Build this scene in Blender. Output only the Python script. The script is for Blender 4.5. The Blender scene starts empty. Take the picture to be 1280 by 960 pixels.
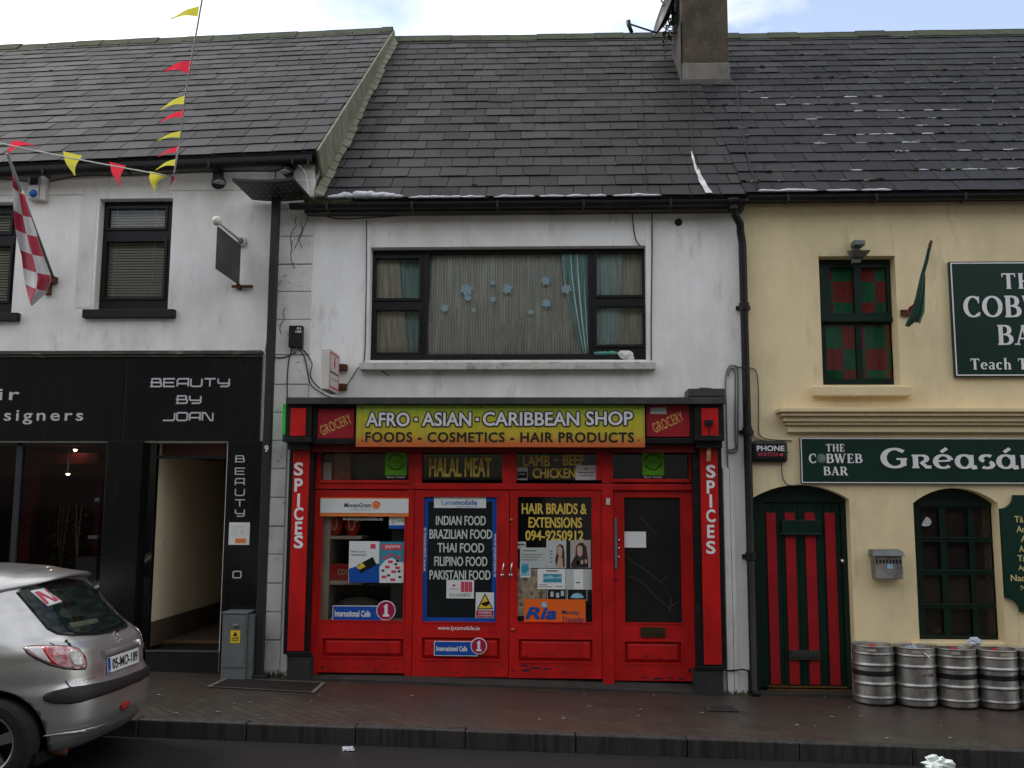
import bpy, bmesh, math, random
from mathutils import Vector, Matrix
from mathutils.geometry import delaunay_2d_cdt, tessellate_polygon
from mathutils.bvhtree import BVHTree
random.seed(7)
R_ = math.radians
scene = bpy.context.scene
COL = scene.collection

# ---------------------------------------------------------------- camera
FPX, PITCH, YAW, ROLL = 1200.0, 7.2, 2.4, 0.25
CAM = Vector((0, -10.2, 1.9))
cam_d = bpy.data.cameras.new("camera"); cam_d.sensor_width = 36; cam_d.lens = FPX / 1280 * 36
cam_d.clip_start = 0.05; cam_d.clip_end = 500
cam = bpy.data.objects.new("camera", cam_d); COL.objects.link(cam)
CM = (Matrix.Rotation(R_(YAW), 3, 'Z') @ Matrix.Rotation(R_(90 + PITCH), 3, 'X') @ Matrix.Rotation(R_(ROLL), 3, 'Z'))
cam.matrix_world = Matrix.Translation(CAM) @ CM.to_4x4()
scene.camera = cam

# ---------------------------------------------------------------- sky and sun
SUN_DIR = Vector((-0.72, 0.12, 0.80)).normalized()          # towards the sun: up the street to the left, just behind the roofs
SUN_EL = math.asin(SUN_DIR.z); SUN_AZ = math.atan2(SUN_DIR.x, SUN_DIR.y)
world = bpy.data.worlds.new("World"); scene.world = world; world.use_nodes = True
wt = world.node_tree; wt.nodes.clear()
def wn(t): return wt.nodes.new(t)
w_out = wn('ShaderNodeOutputWorld'); w_bg = wn('ShaderNodeBackground'); w_bg.inputs['Strength'].default_value = 0.12
sky = wn('ShaderNodeTexSky'); sky.sky_type = 'NISHITA'; sky.sun_disc = False
sky.sun_elevation = SUN_EL; sky.sun_rotation = SUN_AZ; sky.air_density = 1.0; sky.dust_density = 1.5
tc = wn('ShaderNodeTexCoord'); mp = wn('ShaderNodeMapping'); mp.inputs['Scale'].default_value = (1, 1, 2.2)
mp.inputs['Location'].default_value = (0.35, 0.2, 0.0)
nz = wn('ShaderNodeTexNoise'); nz.inputs['Scale'].default_value = 1.7; nz.inputs['Detail'].default_value = 7; nz.inputs['Roughness'].default_value = 0.52
cr = wn('ShaderNodeValToRGB'); cr.color_ramp.elements[0].position = 0.43; cr.color_ramp.elements[1].position = 0.62; cr.color_ramp.elements[0].color = (.10, .10, .10, 1)
mx = wn('ShaderNodeMix'); mx.data_type = 'RGBA'; mx.inputs[7].default_value = (9.6, 9.1, 8.4, 1)
L = wt.links.new
L(tc.outputs['Generated'], mp.inputs['Vector']); L(mp.outputs['Vector'], nz.inputs['Vector']); L(nz.outputs['Fac'], cr.inputs['Fac'])
L(cr.outputs['Color'], mx.inputs[0]); L(sky.outputs['Color'], mx.inputs[6]); L(mx.outputs[2], w_bg.inputs['Color']); L(w_bg.outputs[0], w_out.inputs['Surface'])
sd = bpy.data.lights.new("sun", 'SUN'); sd.energy = 0.9; sd.angle = R_(14); sd.color = (1.0, 0.93, 0.83)
sun = bpy.data.objects.new("sun", sd); COL.objects.link(sun)
sun.rotation_euler = SUN_DIR.to_track_quat('Z', 'Y').to_euler(); sun.location = (-8, 2, 14)
scene.view_settings.view_transform = 'Standard'; scene.view_settings.look = 'None'
scene.view_settings.gamma = 1; scene.view_settings.use_curve_mapping = False
scene.view_settings.exposure = 1.08

# ---------------------------------------------------------------- helpers: pixels of the photograph to points of the street
def ray(px, py): return CM @ Vector(((px - 640) / FPX, -(py - 480) / FPX, -1))
def P(px, py, Y=0.0):
    d = ray(px, py); return CAM + d * ((Y - CAM.y) / d.y)
def RC(px0, py0, px1, py1, Y=0.0):
    a, b, c, d = P(px0, py0, Y), P(px1, py0, Y), P(px0, py1, Y), P(px1, py1, Y)
    return (a.x + c.x) / 2, (b.x + d.x) / 2, (c.z + d.z) / 2, (a.z + b.z) / 2       # x0 x1 z0 z1
def base_z(x): return 0.066 - 0.0245 * x                                             # foot of the walls: the street falls to the right
def ground_z(x, y): return base_z(x) + 0.022 * min(y, 0)
def kerb_y(x): return -2.02 + 0.030 * (x + 3)
def gp(px, py, dz=0.0):                                                             # pixel to a point of the pavement
    d = ray(px, py); t = (base_z(CAM.x) + 0.022 * CAM.y + dz - CAM.z) / (d.z + 0.0245 * d.x - 0.022 * d.y)
    return CAM + d * t

# ---------------------------------------------------------------- helpers: objects
def tag(o, label=None, cat=None, group=None, kind=None):
    if label: o["label"] = label
    if cat: o["category"] = cat
    if group: o["group"] = group
    if kind: o["kind"] = kind
    return o
def thing(name, loc, label, cat, group=None):
    o = bpy.data.objects.new(name, None); o.empty_display_size = 0.1
    COL.objects.link(o); o.location = loc
    return tag(o, label, cat, group)
def wloc(o):
    v = Vector((0, 0, 0))
    while o: v = v + o.location; o = o.parent
    return v
class B:
    def __init__(s): s.v = []; s.f = []; s.m = []; s.mats = []; s.sm = []; s.cur = 0; s.smooth = False
    def mat(s, m):
        if m not in s.mats: s.mats.append(m)
        s.cur = s.mats.index(m); return s
    def add(s, vs, fs):
        k = len(s.v); s.v += [Vector(p) for p in vs]
        for f in fs: s.f.append([k + i for i in f]); s.m.append(s.cur); s.sm.append(s.smooth)
        return s
    def box(s, x0, x1, y0, y1, z0, z1):
        x0, x1 = sorted((x0, x1)); y0, y1 = sorted((y0, y1)); z0, z1 = sorted((z0, z1))
        return s.add([(x0, y0, z0), (x1, y0, z0), (x1, y1, z0), (x0, y1, z0), (x0, y0, z1), (x1, y0, z1), (x1, y1, z1), (x0, y1, z1)],
                     [(0, 3, 2, 1), (4, 5, 6, 7), (0, 1, 5, 4), (1, 2, 6, 5), (2, 3, 7, 6), (3, 0, 4, 7)])
    def hexa(s, p):       # 8 points: bottom 4, top 4
        return s.add(p, [(0, 3, 2, 1), (4, 5, 6, 7), (0, 1, 5, 4), (1, 2, 6, 5), (2, 3, 7, 6), (3, 0, 4, 7)])
    def pbox(s, px0, py0, px1, py1, yf, yb):
        x0, x1, z0, z1 = RC(px0, py0, px1, py1, yf); return s.box(x0, x1, yf, yb, z0, z1)
    def quad(s, a, b, c, d): return s.add([a, b, c, d], [(0, 1, 2, 3)])
    def prism(s, pts, y0, y1):   # (x,z) outline, extruded along y
        n = len(pts); A = sum(pts[i][0] * pts[(i + 1) % n][1] - pts[(i + 1) % n][0] * pts[i][1] for i in range(n))
        if A < 0: pts = pts[::-1]
        vs = [(x, y0, z) for x, z in pts] + [(x, y1, z) for x, z in pts]
        tr = tessellate_polygon([[Vector((x, z, 0)) for x, z in pts]])
        fs = []
        for t in tr:
            a, b, c = t
            ar = (pts[b][0] - pts[a][0]) * (pts[c][1] - pts[a][1]) - (pts[c][0] - pts[a][0]) * (pts[b][1] - pts[a][1])
            if ar < 0: b, c = c, b
            fs.append((a, b, c)); fs.append((a + n, c + n, b + n))
        for i in range(n):
            j = (i + 1) % n; fs.append((i, i + n, j + n, j))
        return s.add(vs, fs)
    def pprism(s, pxs, y0, y1):
        return s.prism([(P(a, b, y0).x, P(a, b, y0).z) for a, b in pxs], y0, y1)
    def tube(s, pts, r, n=8, r1=None):
        pts = [Vector(p) for p in pts]; rings = []; old = s.smooth; s.smooth = True
        up = None
        for i, p in enumerate(pts):
            a = pts[max(i - 1, 0)]; b = pts[min(i + 1, len(pts) - 1)]; t = (b - a).normalized()
            if up is None:
                up = Vector((0, 0, 1)) if abs(t.z) < 0.9 else Vector((1, 0, 0))
            u = (up - t * up.dot(t)).normalized(); w = t.cross(u); up = u
            rr = r if r1 is None else r + (r1 - r) * i / max(len(pts) - 1, 1)
            rings.append([p + (u * math.cos(2 * math.pi * k / n) + w * math.sin(2 * math.pi * k / n)) * rr for k in range(n)])
        vs = [v for g in rings for v in g]; fs = []
        for i in range(len(rings) - 1):
            for k in range(n):
                k2 = (k + 1) % n; fs.append((i * n + k, i * n + k2, (i + 1) * n + k2, (i + 1) * n + k))
        fs.append(tuple(range(n - 1, -1, -1))); fs.append(tuple((len(rings) - 1) * n + k for k in range(n)))
        s.add(vs, fs); s.smooth = old; return s
    def lathe(s, prof, c, n=40, axis='z', smooth=True):
        q_ = [prof[0]]
        for (r0, h0), (r1, h1) in zip(prof, prof[1:]):
            l = math.hypot(r1 - r0, h1 - h0)
            if l > .02: q_ += [(r0 + (r1 - r0) * .0015 / l, h0 + (h1 - h0) * .0015 / l), (r1 - (r1 - r0) * .0015 / l, h1 - (h1 - h0) * .0015 / l)]
            q_.append((r1, h1))
        prof = q_
        old = s.smooth; s.smooth = smooth; vs = []; fs = []
        for (r, h) in prof:
            for k in range(n):
                a = 2 * math.pi * k / n
                q = (r * math.cos(a), r * math.sin(a), h) if axis == 'z' else ((r * math.cos(a), h, r * math.sin(a)) if axis == 'y' else (h, r * math.cos(a), r * math.sin(a)))
                vs.append((c[0] + q[0], c[1] + q[1], c[2] + q[2]))
        for i in range(len(prof) - 1):
            for k in range(n):
                k2 = (k + 1) % n; f = (i * n + k, i * n + k2, (i + 1) * n + k2, (i + 1) * n + k)
                fs.append(f if axis != 'y' else f[::-1])
        s.add(vs, fs); s.smooth = old; return s
    def blob(s, c, rx, ry, rz, seed=0, n=7, m=5, j=0.25):
        rnd = random.Random(seed); vs = []; fs = []
        for i in range(m + 1):
            th = math.pi * i / m
            for k in range(n):
                a = 2 * math.pi * k / n; q = 1 + rnd.uniform(-j, j)
                vs.append((c[0] + rx * q * math.sin(th) * math.cos(a), c[1] + ry * q * math.sin(th) * math.sin(a), c[2] + rz * q * math.cos(th)))
        for i in range(m):
            for k in range(n):
                k2 = (k + 1) % n; fs.append((i * n + k, (i + 1) * n + k, (i + 1) * n + k2, i * n + k2))
        return s.add(vs, fs)
    def build(s, name, m=None, parent=None, bev=0.0, smooth_angle=None):
        if m is not None: s.mats = [m] + [q for q in s.mats if q != m] if not s.mats else s.mats
        c = sum(s.v, Vector()) / len(s.v); off = wloc(parent) if parent else Vector((0, 0, 0))
        me = bpy.data.meshes.new(name); me.from_pydata([v - c for v in s.v], [], s.f)
        for q in s.mats: me.materials.append(q)
        for p, mi, smo in zip(me.polygons, s.m, s.sm): p.material_index = mi; p.use_smooth = smo
        me.update()
        o = bpy.data.objects.new(name, me); COL.objects.link(o)
        if parent: o.parent = parent
        o.location = c - off
        if bev:
            b = o.modifiers.new("bevel", 'BEVEL'); b.width = bev; b.segments = 2; b.limit_method = 'ANGLE'; b.harden_normals = False
        return o

def link_copy(o, parent=None):
    c = o.copy(); COL.objects.link(c)
    if parent: c.parent = parent
    for ch in list(o.children): link_copy(ch, c)
    return c

# ---------------------------------------------------------------- helpers: materials
def new_mat(name):
    m = bpy.data.materials.new(name); m.use_nodes = True
    nt = m.node_tree; return m, nt, nt.nodes['Principled BSDF']
def rgba(c): return (c[0], c[1], c[2], 1)
VARY = False
def tex_noise(nt, scale, stretch=(1, 1, 1), detail=4, rough=0.6, off=None):
    t = nt.nodes.new('ShaderNodeTexCoord'); mpn = nt.nodes.new('ShaderNodeMapping'); mpn.inputs['Scale'].default_value = stretch
    mpn.inputs['Location'].default_value = off or (random.uniform(0, 9), random.uniform(0, 9), random.uniform(0, 9))
    n = nt.nodes.new('ShaderNodeTexNoise'); n.inputs['Scale'].default_value = scale; n.inputs['Detail'].default_value = detail; n.inputs['Roughness'].default_value = rough
    if VARY:      # copies of one thing weather differently
        oi = nt.nodes.new('ShaderNodeObjectInfo'); mu = nt.nodes.new('ShaderNodeMath'); mu.operation = 'MULTIPLY'; mu.inputs[1].default_value = 37.0
        ad = nt.nodes.new('ShaderNodeVectorMath'); ad.operation = 'ADD'; nt.links.new(oi.outputs['Random'], mu.inputs[0]); nt.links.new(t.outputs['Object'], ad.inputs[0]); nt.links.new(mu.outputs[0], ad.inputs[1]); nt.links.new(ad.outputs[0], mpn.inputs['Vector'])
    else: nt.links.new(t.outputs['Object'], mpn.inputs['Vector'])
    nt.links.new(mpn.outputs['Vector'], n.inputs['Vector'])
    return n.outputs['Fac']
def ramp(nt, fac, p0, p1, c0=(0, 0, 0, 1), c1=(1, 1, 1, 1)):
    r = nt.nodes.new('ShaderNodeValToRGB'); r.color_ramp.elements[0].position = p0; r.color_ramp.elements[1].position = p1
    r.color_ramp.elements[0].color = c0; r.color_ramp.elements[1].color = c1
    nt.links.new(fac, r.inputs['Fac']); return r.outputs['Color']
def mix(nt, fac, a, b, mode='MIX'):
    n = nt.nodes.new('ShaderNodeMix'); n.data_type = 'RGBA'; n.blend_type = mode
    for sck, val in ((0, fac), (6, a), (7, b)):
        if hasattr(val, 'links'): nt.links.new(val, n.inputs[sck])
        else: n.inputs[sck].default_value = val if sck == 0 else rgba(val)
    return n.outputs[2]
def bump(nt, bs, h, strength, dist=0.01):
    b = nt.nodes.new('ShaderNodeBump'); b.inputs['Strength'].default_value = strength; b.inputs['Distance'].default_value = dist
    nt.links.new(h, b.inputs['Height']); nt.links.new(b.outputs['Normal'], bs.inputs['Normal'])
def M(name, col, rough=0.6, metal=0.0, var=0.18, vs=4, stretch=(1, 1, 1), stains=(), bmp=0.0, bs=60, coat=0.0, spec=0.3, rvar=0.0):
    """stains: (colour, scale, stretch, p0, p1, amount)"""
    m, nt, bsd = new_mat(name)
    bsd.inputs['Roughness'].default_value = rough; bsd.inputs['Metallic'].default_value = metal
    bsd.inputs['Specular IOR Level'].default_value = spec
    bsd.inputs['Coat Weight'].default_value = coat; bsd.inputs['Coat Roughness'].default_value = 0.08
    c = rgba(col)
    n = tex_noise(nt, vs, stretch)
    out = mix(nt, ramp(nt, n, 0.3, 0.72), tuple(x * (1 - var) for x in col), tuple(min(x * (1 + var * 0.6), 0.95) for x in col))
    for (sc, ss, st, p0, p1, am) in stains:
        f = ramp(nt, tex_noise(nt, ss, st, 6, 0.65), p0, p1, (0, 0, 0, 1), (am, am, am, 1)); out = mix(nt, f, out, sc)
    nt.links.new(out, bsd.inputs['Base Color'])
    if rvar:
        r = nt.nodes.new('ShaderNodeMapRange'); r.inputs['To Min'].default_value = max(rough - rvar, 0.02); r.inputs['To Max'].default_value = min(rough + rvar, 1)
        nt.links.new(tex_noise(nt, 9), r.inputs['Value']); nt.links.new(r.outputs[0], bsd.inputs['Roughness'])
    if bmp: bump(nt, bsd, tex_noise(nt, bs, (1, 1, 1), 5), bmp, 0.008)
    return m
def emat(name, col, s):
    m, nt, bsd = new_mat(name); bsd.inputs['Emission Color'].default_value = rgba(col); bsd.inputs['Emission Strength'].default_value = s; return m
def glass(name, tint=(1, 1, 1), refl=1.0, rough=0.02):
    m, nt, bsd = new_mat(name); nt.nodes.remove(bsd); out = nt.nodes['Material Output']
    tr = nt.nodes.new('ShaderNodeBsdfTransparent'); tr.inputs['Color'].default_value = rgba(tint)
    gl = nt.nodes.new('ShaderNodeBsdfGlossy'); gl.inputs['Roughness'].default_value = rough
    fr = nt.nodes.new('ShaderNodeFresnel'); fr.inputs['IOR'].default_value = 1.55
    mu = nt.nodes.new('ShaderNodeMath'); mu.operation = 'MULTIPLY'; mu.inputs[1].default_value = refl; mu.use_clamp = True
    nt.links.new(fr.outputs[0], mu.inputs[0]); ms = nt.nodes.new('ShaderNodeMixShader')
    bp = nt.nodes.new('ShaderNodeBump'); bp.inputs['Strength'].default_value = 0.15; bp.inputs['Distance'].default_value = 0.004
    nt.links.new(tex_noise(nt, 1.6, (1, 1, 1), 1), bp.inputs['Height']); nt.links.new(bp.outputs[0], gl.inputs['Normal'])
    nt.links.new(mu.outputs[0], ms.inputs[0]); nt.links.new(tr.outputs[0], ms.inputs[1]); nt.links.new(gl.outputs[0], ms.inputs[2])
    nt.links.new(ms.outputs[0], out.inputs['Surface']); return m

STREAK = (5, 5, 0.5)
m_white = M("white_render", (0.83, 0.825, 0.80), 0.8, var=0.06, vs=2.5, bmp=0.25, bs=45, stains=(
    ((0.50, 0.48, 0.42), 0.9, (1.6, 1, 0.6), 0.42, 0.75, 0.7), ((0.34, 0.32, 0.27), 3.2, (1.7, 1, 0.55), 0.58, 0.78, 0.6), ((0.16, 0.16, 0.14), 26, (1, 1, 1), 0.70, 0.78, 0.5)))
m_quoin = M("quoin_render", (0.66, 0.655, 0.63), 0.85, var=0.10, vs=3, bmp=0.4, bs=40, stains=(
    ((0.30, 0.29, 0.25), 3, (1, 1, 1), 0.50, 0.75, 0.6), ((0.10, 0.10, 0.09), 9, (1, 1, 2), 0.62, 0.74, 0.75)))
m_cream = M("cream_render", (0.77, 0.635, 0.385), 0.75, var=0.05, vs=1.5, bmp=0.22, bs=50, stains=(
    ((0.50, 0.42, 0.25), 0.9, (1.6, 1, 0.7), 0.42, 0.75, 0.7), ((0.33, 0.28, 0.18), 3.0, (2.0, 1, .5), .58, .78, .55), ((0.25, 0.21, 0.13), 30, (1, 1, 1), 0.70, 0.78, 0.4)))
m_cream_trim = M("cream_trim", (0.69, 0.56, 0.335), 0.7, var=0.07, vs=3, bmp=0.2, bs=40, stains=(
    ((0.16, 0.13, 0.07), 12, (1, 1, 1.6), 0.62, 0.74, 0.7),))
m_black = M("black_paint", (0.007, 0.0065, 0.007), 0.42, var=0.4, vs=6, rvar=0.15, stains=(((0.05, 0.047, 0.042), 14, (1, 1, .5), .58, .8, .6),))
m_salon_black = M("salon_black_panel", (0.007, 0.0075, 0.009), 0.22, var=0.3, vs=1.2, rvar=0.08, stains=(((0.015, 0.015, 0.016), 3, (3, 1, .3), .5, .8, .6),))
m_gutter = M("black_gutter", (0.007, 0.007, 0.007), 0.5, var=0.4, vs=8, stains=(((0.05, 0.05, 0.045), 9, (1, 1, 1), .58, .75, .6),))
m_red = M("red_gloss_paint", (0.50, 0.010, 0.010), 0.36, var=0.24, vs=3, bmp=0.06, bs=14, rvar=0.1, stains=(
    ((0.26, 0.008, 0.006), 2.2, (2.2, 1, .6), .42, .74, .7), ((0.50, 0.035, 0.025), 5, (1, 1, 1), .60, .78, .5), ((0.03, 0.02, 0.02), 30, (1, 1, 1), .71, .77, .8)))
m_red_worn = M("red_gloss_paint_worn", (0.50, 0.010, 0.010), 0.38, var=0.26, vs=3, bmp=0.08, bs=14, rvar=0.1, stains=(
    ((0.26, 0.010, 0.008), 2.2, (2.2, 1, .6), .42, .74, .75), ((0.50, 0.035, 0.025), 5, (1, 1, 1), .60, .78, .5), ((.06, .02, .015), 9, (1.5, 1, .8), .62, .74, .6), ((0.012, 0.012, 0.03), 11, (.6, 1, 1.3), .66, .71, .95)))
m_red_panel = M("dark_red_board", (0.30, 0.010, 0.018), 0.45, var=0.12, vs=2)
m_green = M("pub_green_paint", (0.004, 0.020, 0.012), 0.35, var=0.25, vs=4, bmp=0.05, bs=20, rvar=0.1)
m_green_sign = M("pub_green_board", (0.006, 0.030, 0.020), 0.35, var=0.18, vs=1.4, rvar=0.1)
m_redstripe = M("dark_red_stripe", (0.33, 0.010, 0.014), 0.4, var=0.2, vs=5, bmp=0.06, bs=25)
m_frame = M("dark_brown_frame", (0.009, 0.007, 0.007), 0.4, var=0.35, vs=8, stains=(((0.45, 0.44, 0.42), 22, (1, 1, 1), .735, .76, .9),))
m_frame_plain = M("dark_frame", (0.008, 0.0065, 0.007), 0.38, var=0.3, vs=8)
m_sill_dark = M("dark_sill_stone", (0.011, 0.012, 0.012), 0.6, var=0.3, vs=9, bmp=.2)
m_sill_white = M("dirty_white_sill", (0.50, 0.49, 0.45), 0.8, var=0.15, vs=6, bmp=.3, stains=(((0.10, .10, .08), 9, (1, 1, 1.4), .52, .72, .8),))
m_lead = M("lead_flashing", (0.06, 0.06, 0.058), 0.55, 0.3, var=0.35, vs=6, bmp=.2, bs=20)
m_lettering_w = M("white_lettering", (0.72, 0.72, 0.72), 0.5, var=0.04)
m_lettering_silver = M("silver_lettering", (0.55, 0.55, 0.58), 0.35, 0.3, var=0.05)
m_lettering_grey = M("grey_lettering", (0.50, 0.50, 0.48), 0.4, var=0.05)
m_lettering_gold = M("gold_lettering", (0.66, 0.48, 0.09), 0.45, var=0.12, vs=10)
m_lettering_black = M("black_lettering", (0.012, 0.012, 0.012), 0.5, var=0.1)
m_lettering_outline = M("outlined_letter_fill", (0.64, 0.635, 0.64), 0.5, var=0.06)
m_lettering_cream = M("cream_lettering", (0.60, 0.52, 0.24), 0.5, var=0.05)
m_lettering_tan = M("tan_lettering", (0.60, 0.32, 0.10), 0.5, var=0.1)
m_lettering_pale = M("pale_green_lettering", (0.55, 0.62, 0.56), 0.5, var=0.05)
m_blue = M("blue_vinyl", (0.010, 0.075, 0.36), 0.35, var=0.08)
m_darkvinyl = M("dark_board", (0.011, 0.014, 0.015), 0.3, var=0.3, vs=1.5)
m_black_glass = M("dark_pane", (0.007, 0.007, 0.008), 0.05, var=0.4, vs=2, spec=0.6)
m_mesh_glass = M("meshed_dark_pane", (0.015, 0.0145, 0.0135), 0.22, var=0.25, vs=2.5, bmp=.25, bs=220)
m_paper = M("white_paper", (0.66, 0.68, 0.67), 0.7, var=0.05)
m_papergrey = M("grey_paper", (0.42, 0.46, 0.44), 0.7, var=0.08)
m_orange = M("orange_vinyl", (0.75, 0.125, 0.015), 0.4, var=0.05)
m_orange_trim = M("orange_print", (0.70, 0.20, 0.04), 0.5, var=0.05)
m_magenta = M("magenta_print", (0.36, 0.010, 0.060), 0.4, var=0.05)
m_pinkred = M("pink_red_print", (0.55, 0.06, 0.10), 0.5, var=0.1)
m_teal = M("teal_print", (0.03, 0.26, 0.36), 0.5, var=0.2, vs=20)
m_skyblue = M("pale_blue_print", (0.25, 0.45, 0.58), 0.5, var=0.3, vs=25)
m_yellow = M("yellow_print", (0.70, 0.48, 0.03), 0.5, var=0.05)
m_limegreen = M("lime_green_print", (0.13, 0.48, 0.02), 0.5, var=0.06)
m_brightgreen = M("bright_green_paint", (0.03, 0.50, 0.04), 0.45, var=0.08)
m_skin = M("printed_skin", (0.48, 0.30, 0.23), 0.6, var=0.1)
m_greyprint = M("printed_grey", (0.38, 0.33, 0.32), 0.6, var=0.15, vs=30)
m_hair = M("printed_dark_hair", (0.035, 0.022, 0.02), 0.6, var=0.3)
m_plum = M("printed_plum", (0.12, 0.03, 0.06), 0.6, var=0.3)
m_brass = M("dull_brass", (0.32, 0.20, 0.07), 0.4, 0.8, var=0.3, vs=20)
m_chrome = M("worn_chrome", (0.6, 0.6, 0.6), 0.25, 1.0, var=0.2, vs=20)
VARY = True
m_steel = M("brushed_steel", (0.42, 0.41, 0.39), 0.50, 1.0, var=0.25, vs=5, rvar=0.1, bmp=.05, bs=30, stains=(((0.10, 0.09, 0.078), 6, (1, 1, .7), .48, .70, .75), ((0.20, 0.16, 0.11), 14, (1, 1, 2), .60, .72, .5)))
VARY = False
m_greymetal = M("grey_painted_metal", (0.14, 0.155, 0.155), 0.5, 0.2, var=0.15, vs=5, stains=(((0.09, .08, .065), 7, (2, 2, .5), .55, .8, .6),))
m_post = M("dark_grey_post", (0.026, 0.027, 0.025), 0.5, 0.2, var=0.2, vs=4)
m_rust = M("rusty_iron", (0.11, 0.045, 0.02), 0.85, 0.2, var=0.5, vs=30)
m_cable = M("grey_cable", (0.10, 0.095, 0.09), 0.6, var=0.2)
m_cable_dark = M("dark_cable", (0.012, 0.0115, 0.0115), 0.8, var=0.2)
m_plastic_white = M("aged_white_plastic", (0.55, 0.54, 0.50), 0.5, var=0.08)
m_plastic_black = M("black_plastic", (0.010, 0.010, 0.010), 0.4, var=0.2)
m_hall = M("hall_cream_wall", (0.70, 0.61, 0.43), 0.8, var=0.05, vs=2)
m_hall_dark = M("hall_brown", (0.085, 0.060, 0.042), 0.7, var=0.15, vs=3)
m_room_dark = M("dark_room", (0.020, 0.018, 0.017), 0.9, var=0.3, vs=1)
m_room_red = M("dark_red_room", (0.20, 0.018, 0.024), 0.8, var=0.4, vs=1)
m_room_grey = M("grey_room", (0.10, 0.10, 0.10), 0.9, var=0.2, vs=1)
m_shelf = M("cream_shelf", (0.66, 0.60, 0.48), 0.6, var=0.1)
m_food_red = M("red_packet_film", (0.62, 0.03, 0.025), 0.3, var=0.2, vs=14)
m_glass = glass("window_glass", (0.93, 0.95, 0.94), 1.0)
m_glass_shop = glass("shop_glass", (0.95, 0.96, 0.95), 0.9)
m_glass_dark = glass("tinted_glass", (0.8, 0.8, 0.8), 0.9)
m_leaf = M("dull_leaf", (0.035, 0.060, 0.018), 0.6, var=0.5, vs=15)
m_moss = M("moss_green", (0.022, 0.028, 0.010), 0.95, var=0.5, vs=30)
m_moss_grey = M("dry_grey_moss", (0.13, 0.13, 0.115), 0.95, var=0.5, vs=30)
m_frost = M("frost_white", (0.46, 0.47, 0.50), 0.8, var=0.06)
m_chimney = M("chimney_render", (0.070, 0.056, 0.042), 0.95, var=0.25, vs=5, bmp=1.0, bs=40, stains=(((0.022, 0.020, 0.016), 4, (1, 1, .7), .45, .68, .8), ((0.13, 0.12, 0.10), 22, (1, 1, 1), .56, .72, .6), ((0.22, 0.20, 0.17), 60, (1, 1, 1), .68, .74, .8)))
m_cement = M("pale_cement", (0.14, 0.13, 0.115), 0.9, var=0.25, vs=6, bmp=.4, bs=40, stains=(((0.10, .10, .08), 5, (1, 1, .6), .5, .75, .6),))
m_ridge = M("mossy_ridge_tile", (0.036, 0.042, 0.030), 0.9, var=0.4, vs=5, bmp=.4, bs=40, stains=(((0.035, .06, .012), 4, (1, 1, 1), .48, .65, .8),))
m_verge = M("mossy_cement_verge", (0.17, 0.17, 0.125), 0.9, var=0.25, vs=5, bmp=.4, bs=30, stains=(((0.09, .11, .05), 4, (1, 1, 1), .48, .68, .75),))

def slate_mat(name, lo, hi, mossy):
    m, nt, bsd = new_mat(name); bsd.inputs['Roughness'].default_value = 0.55; bsd.inputs['Specular IOR Level'].default_value = 0.22
    g = nt.nodes.new('ShaderNodeNewGeometry')
    c = ramp(nt, g.outputs['Random Per Island'], 0.0, 1.0, rgba(lo), rgba(hi))
    n1 = tex_noise(nt, 1.1, (1, 1, 1), 4); c = mix(nt, ramp(nt, n1, .35, .7), c, tuple(x * 0.5 for x in lo), 'MIX')
    n2 = tex_noise(nt, 16, (1, 1, 1), 5); c = mix(nt, ramp(nt, n2, .52, .75, (0, 0, 0, 1), (.55, .55, .55, 1)), c, tuple(x * 1.7 for x in hi))
    n3 = tex_noise(nt, 3.2, (1, 1, 1), 6); c = mix(nt, ramp(nt, n3, .60, .72, (0, 0, 0, 1), (mossy, mossy, mossy, 1)), c, (0.020, 0.026, 0.009))
    nt.links.new(c, bsd.inputs['Base Color'])
    r = nt.nodes.new('ShaderNodeMapRange'); r.inputs['To Min'].default_value = 0.55; r.inputs['To Max'].default_value = 0.75
    nt.links.new(g.outputs['Random Per Island'], r.inputs['Value']); nt.links.new(r.outputs[0], bsd.inputs['Roughness'])
    bump(nt, bsd, tex_noise(nt, 70, (1, 1, 1), 5), .25, .006)
    return m
m_slate_l = slate_mat("grey_slate", (0.018, 0.0184, 0.021), (0.030, 0.0306, 0.034), .6)
m_slate_m = slate_mat("charcoal_slate", (0.0100, 0.0104, 0.0118), (0.0165, 0.017, 0.0188), .7)
m_slate_r = slate_mat("blue_black_slate", (0.0062, 0.0068, 0.0092), (0.0108, 0.0115, 0.0148), .6)

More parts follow.
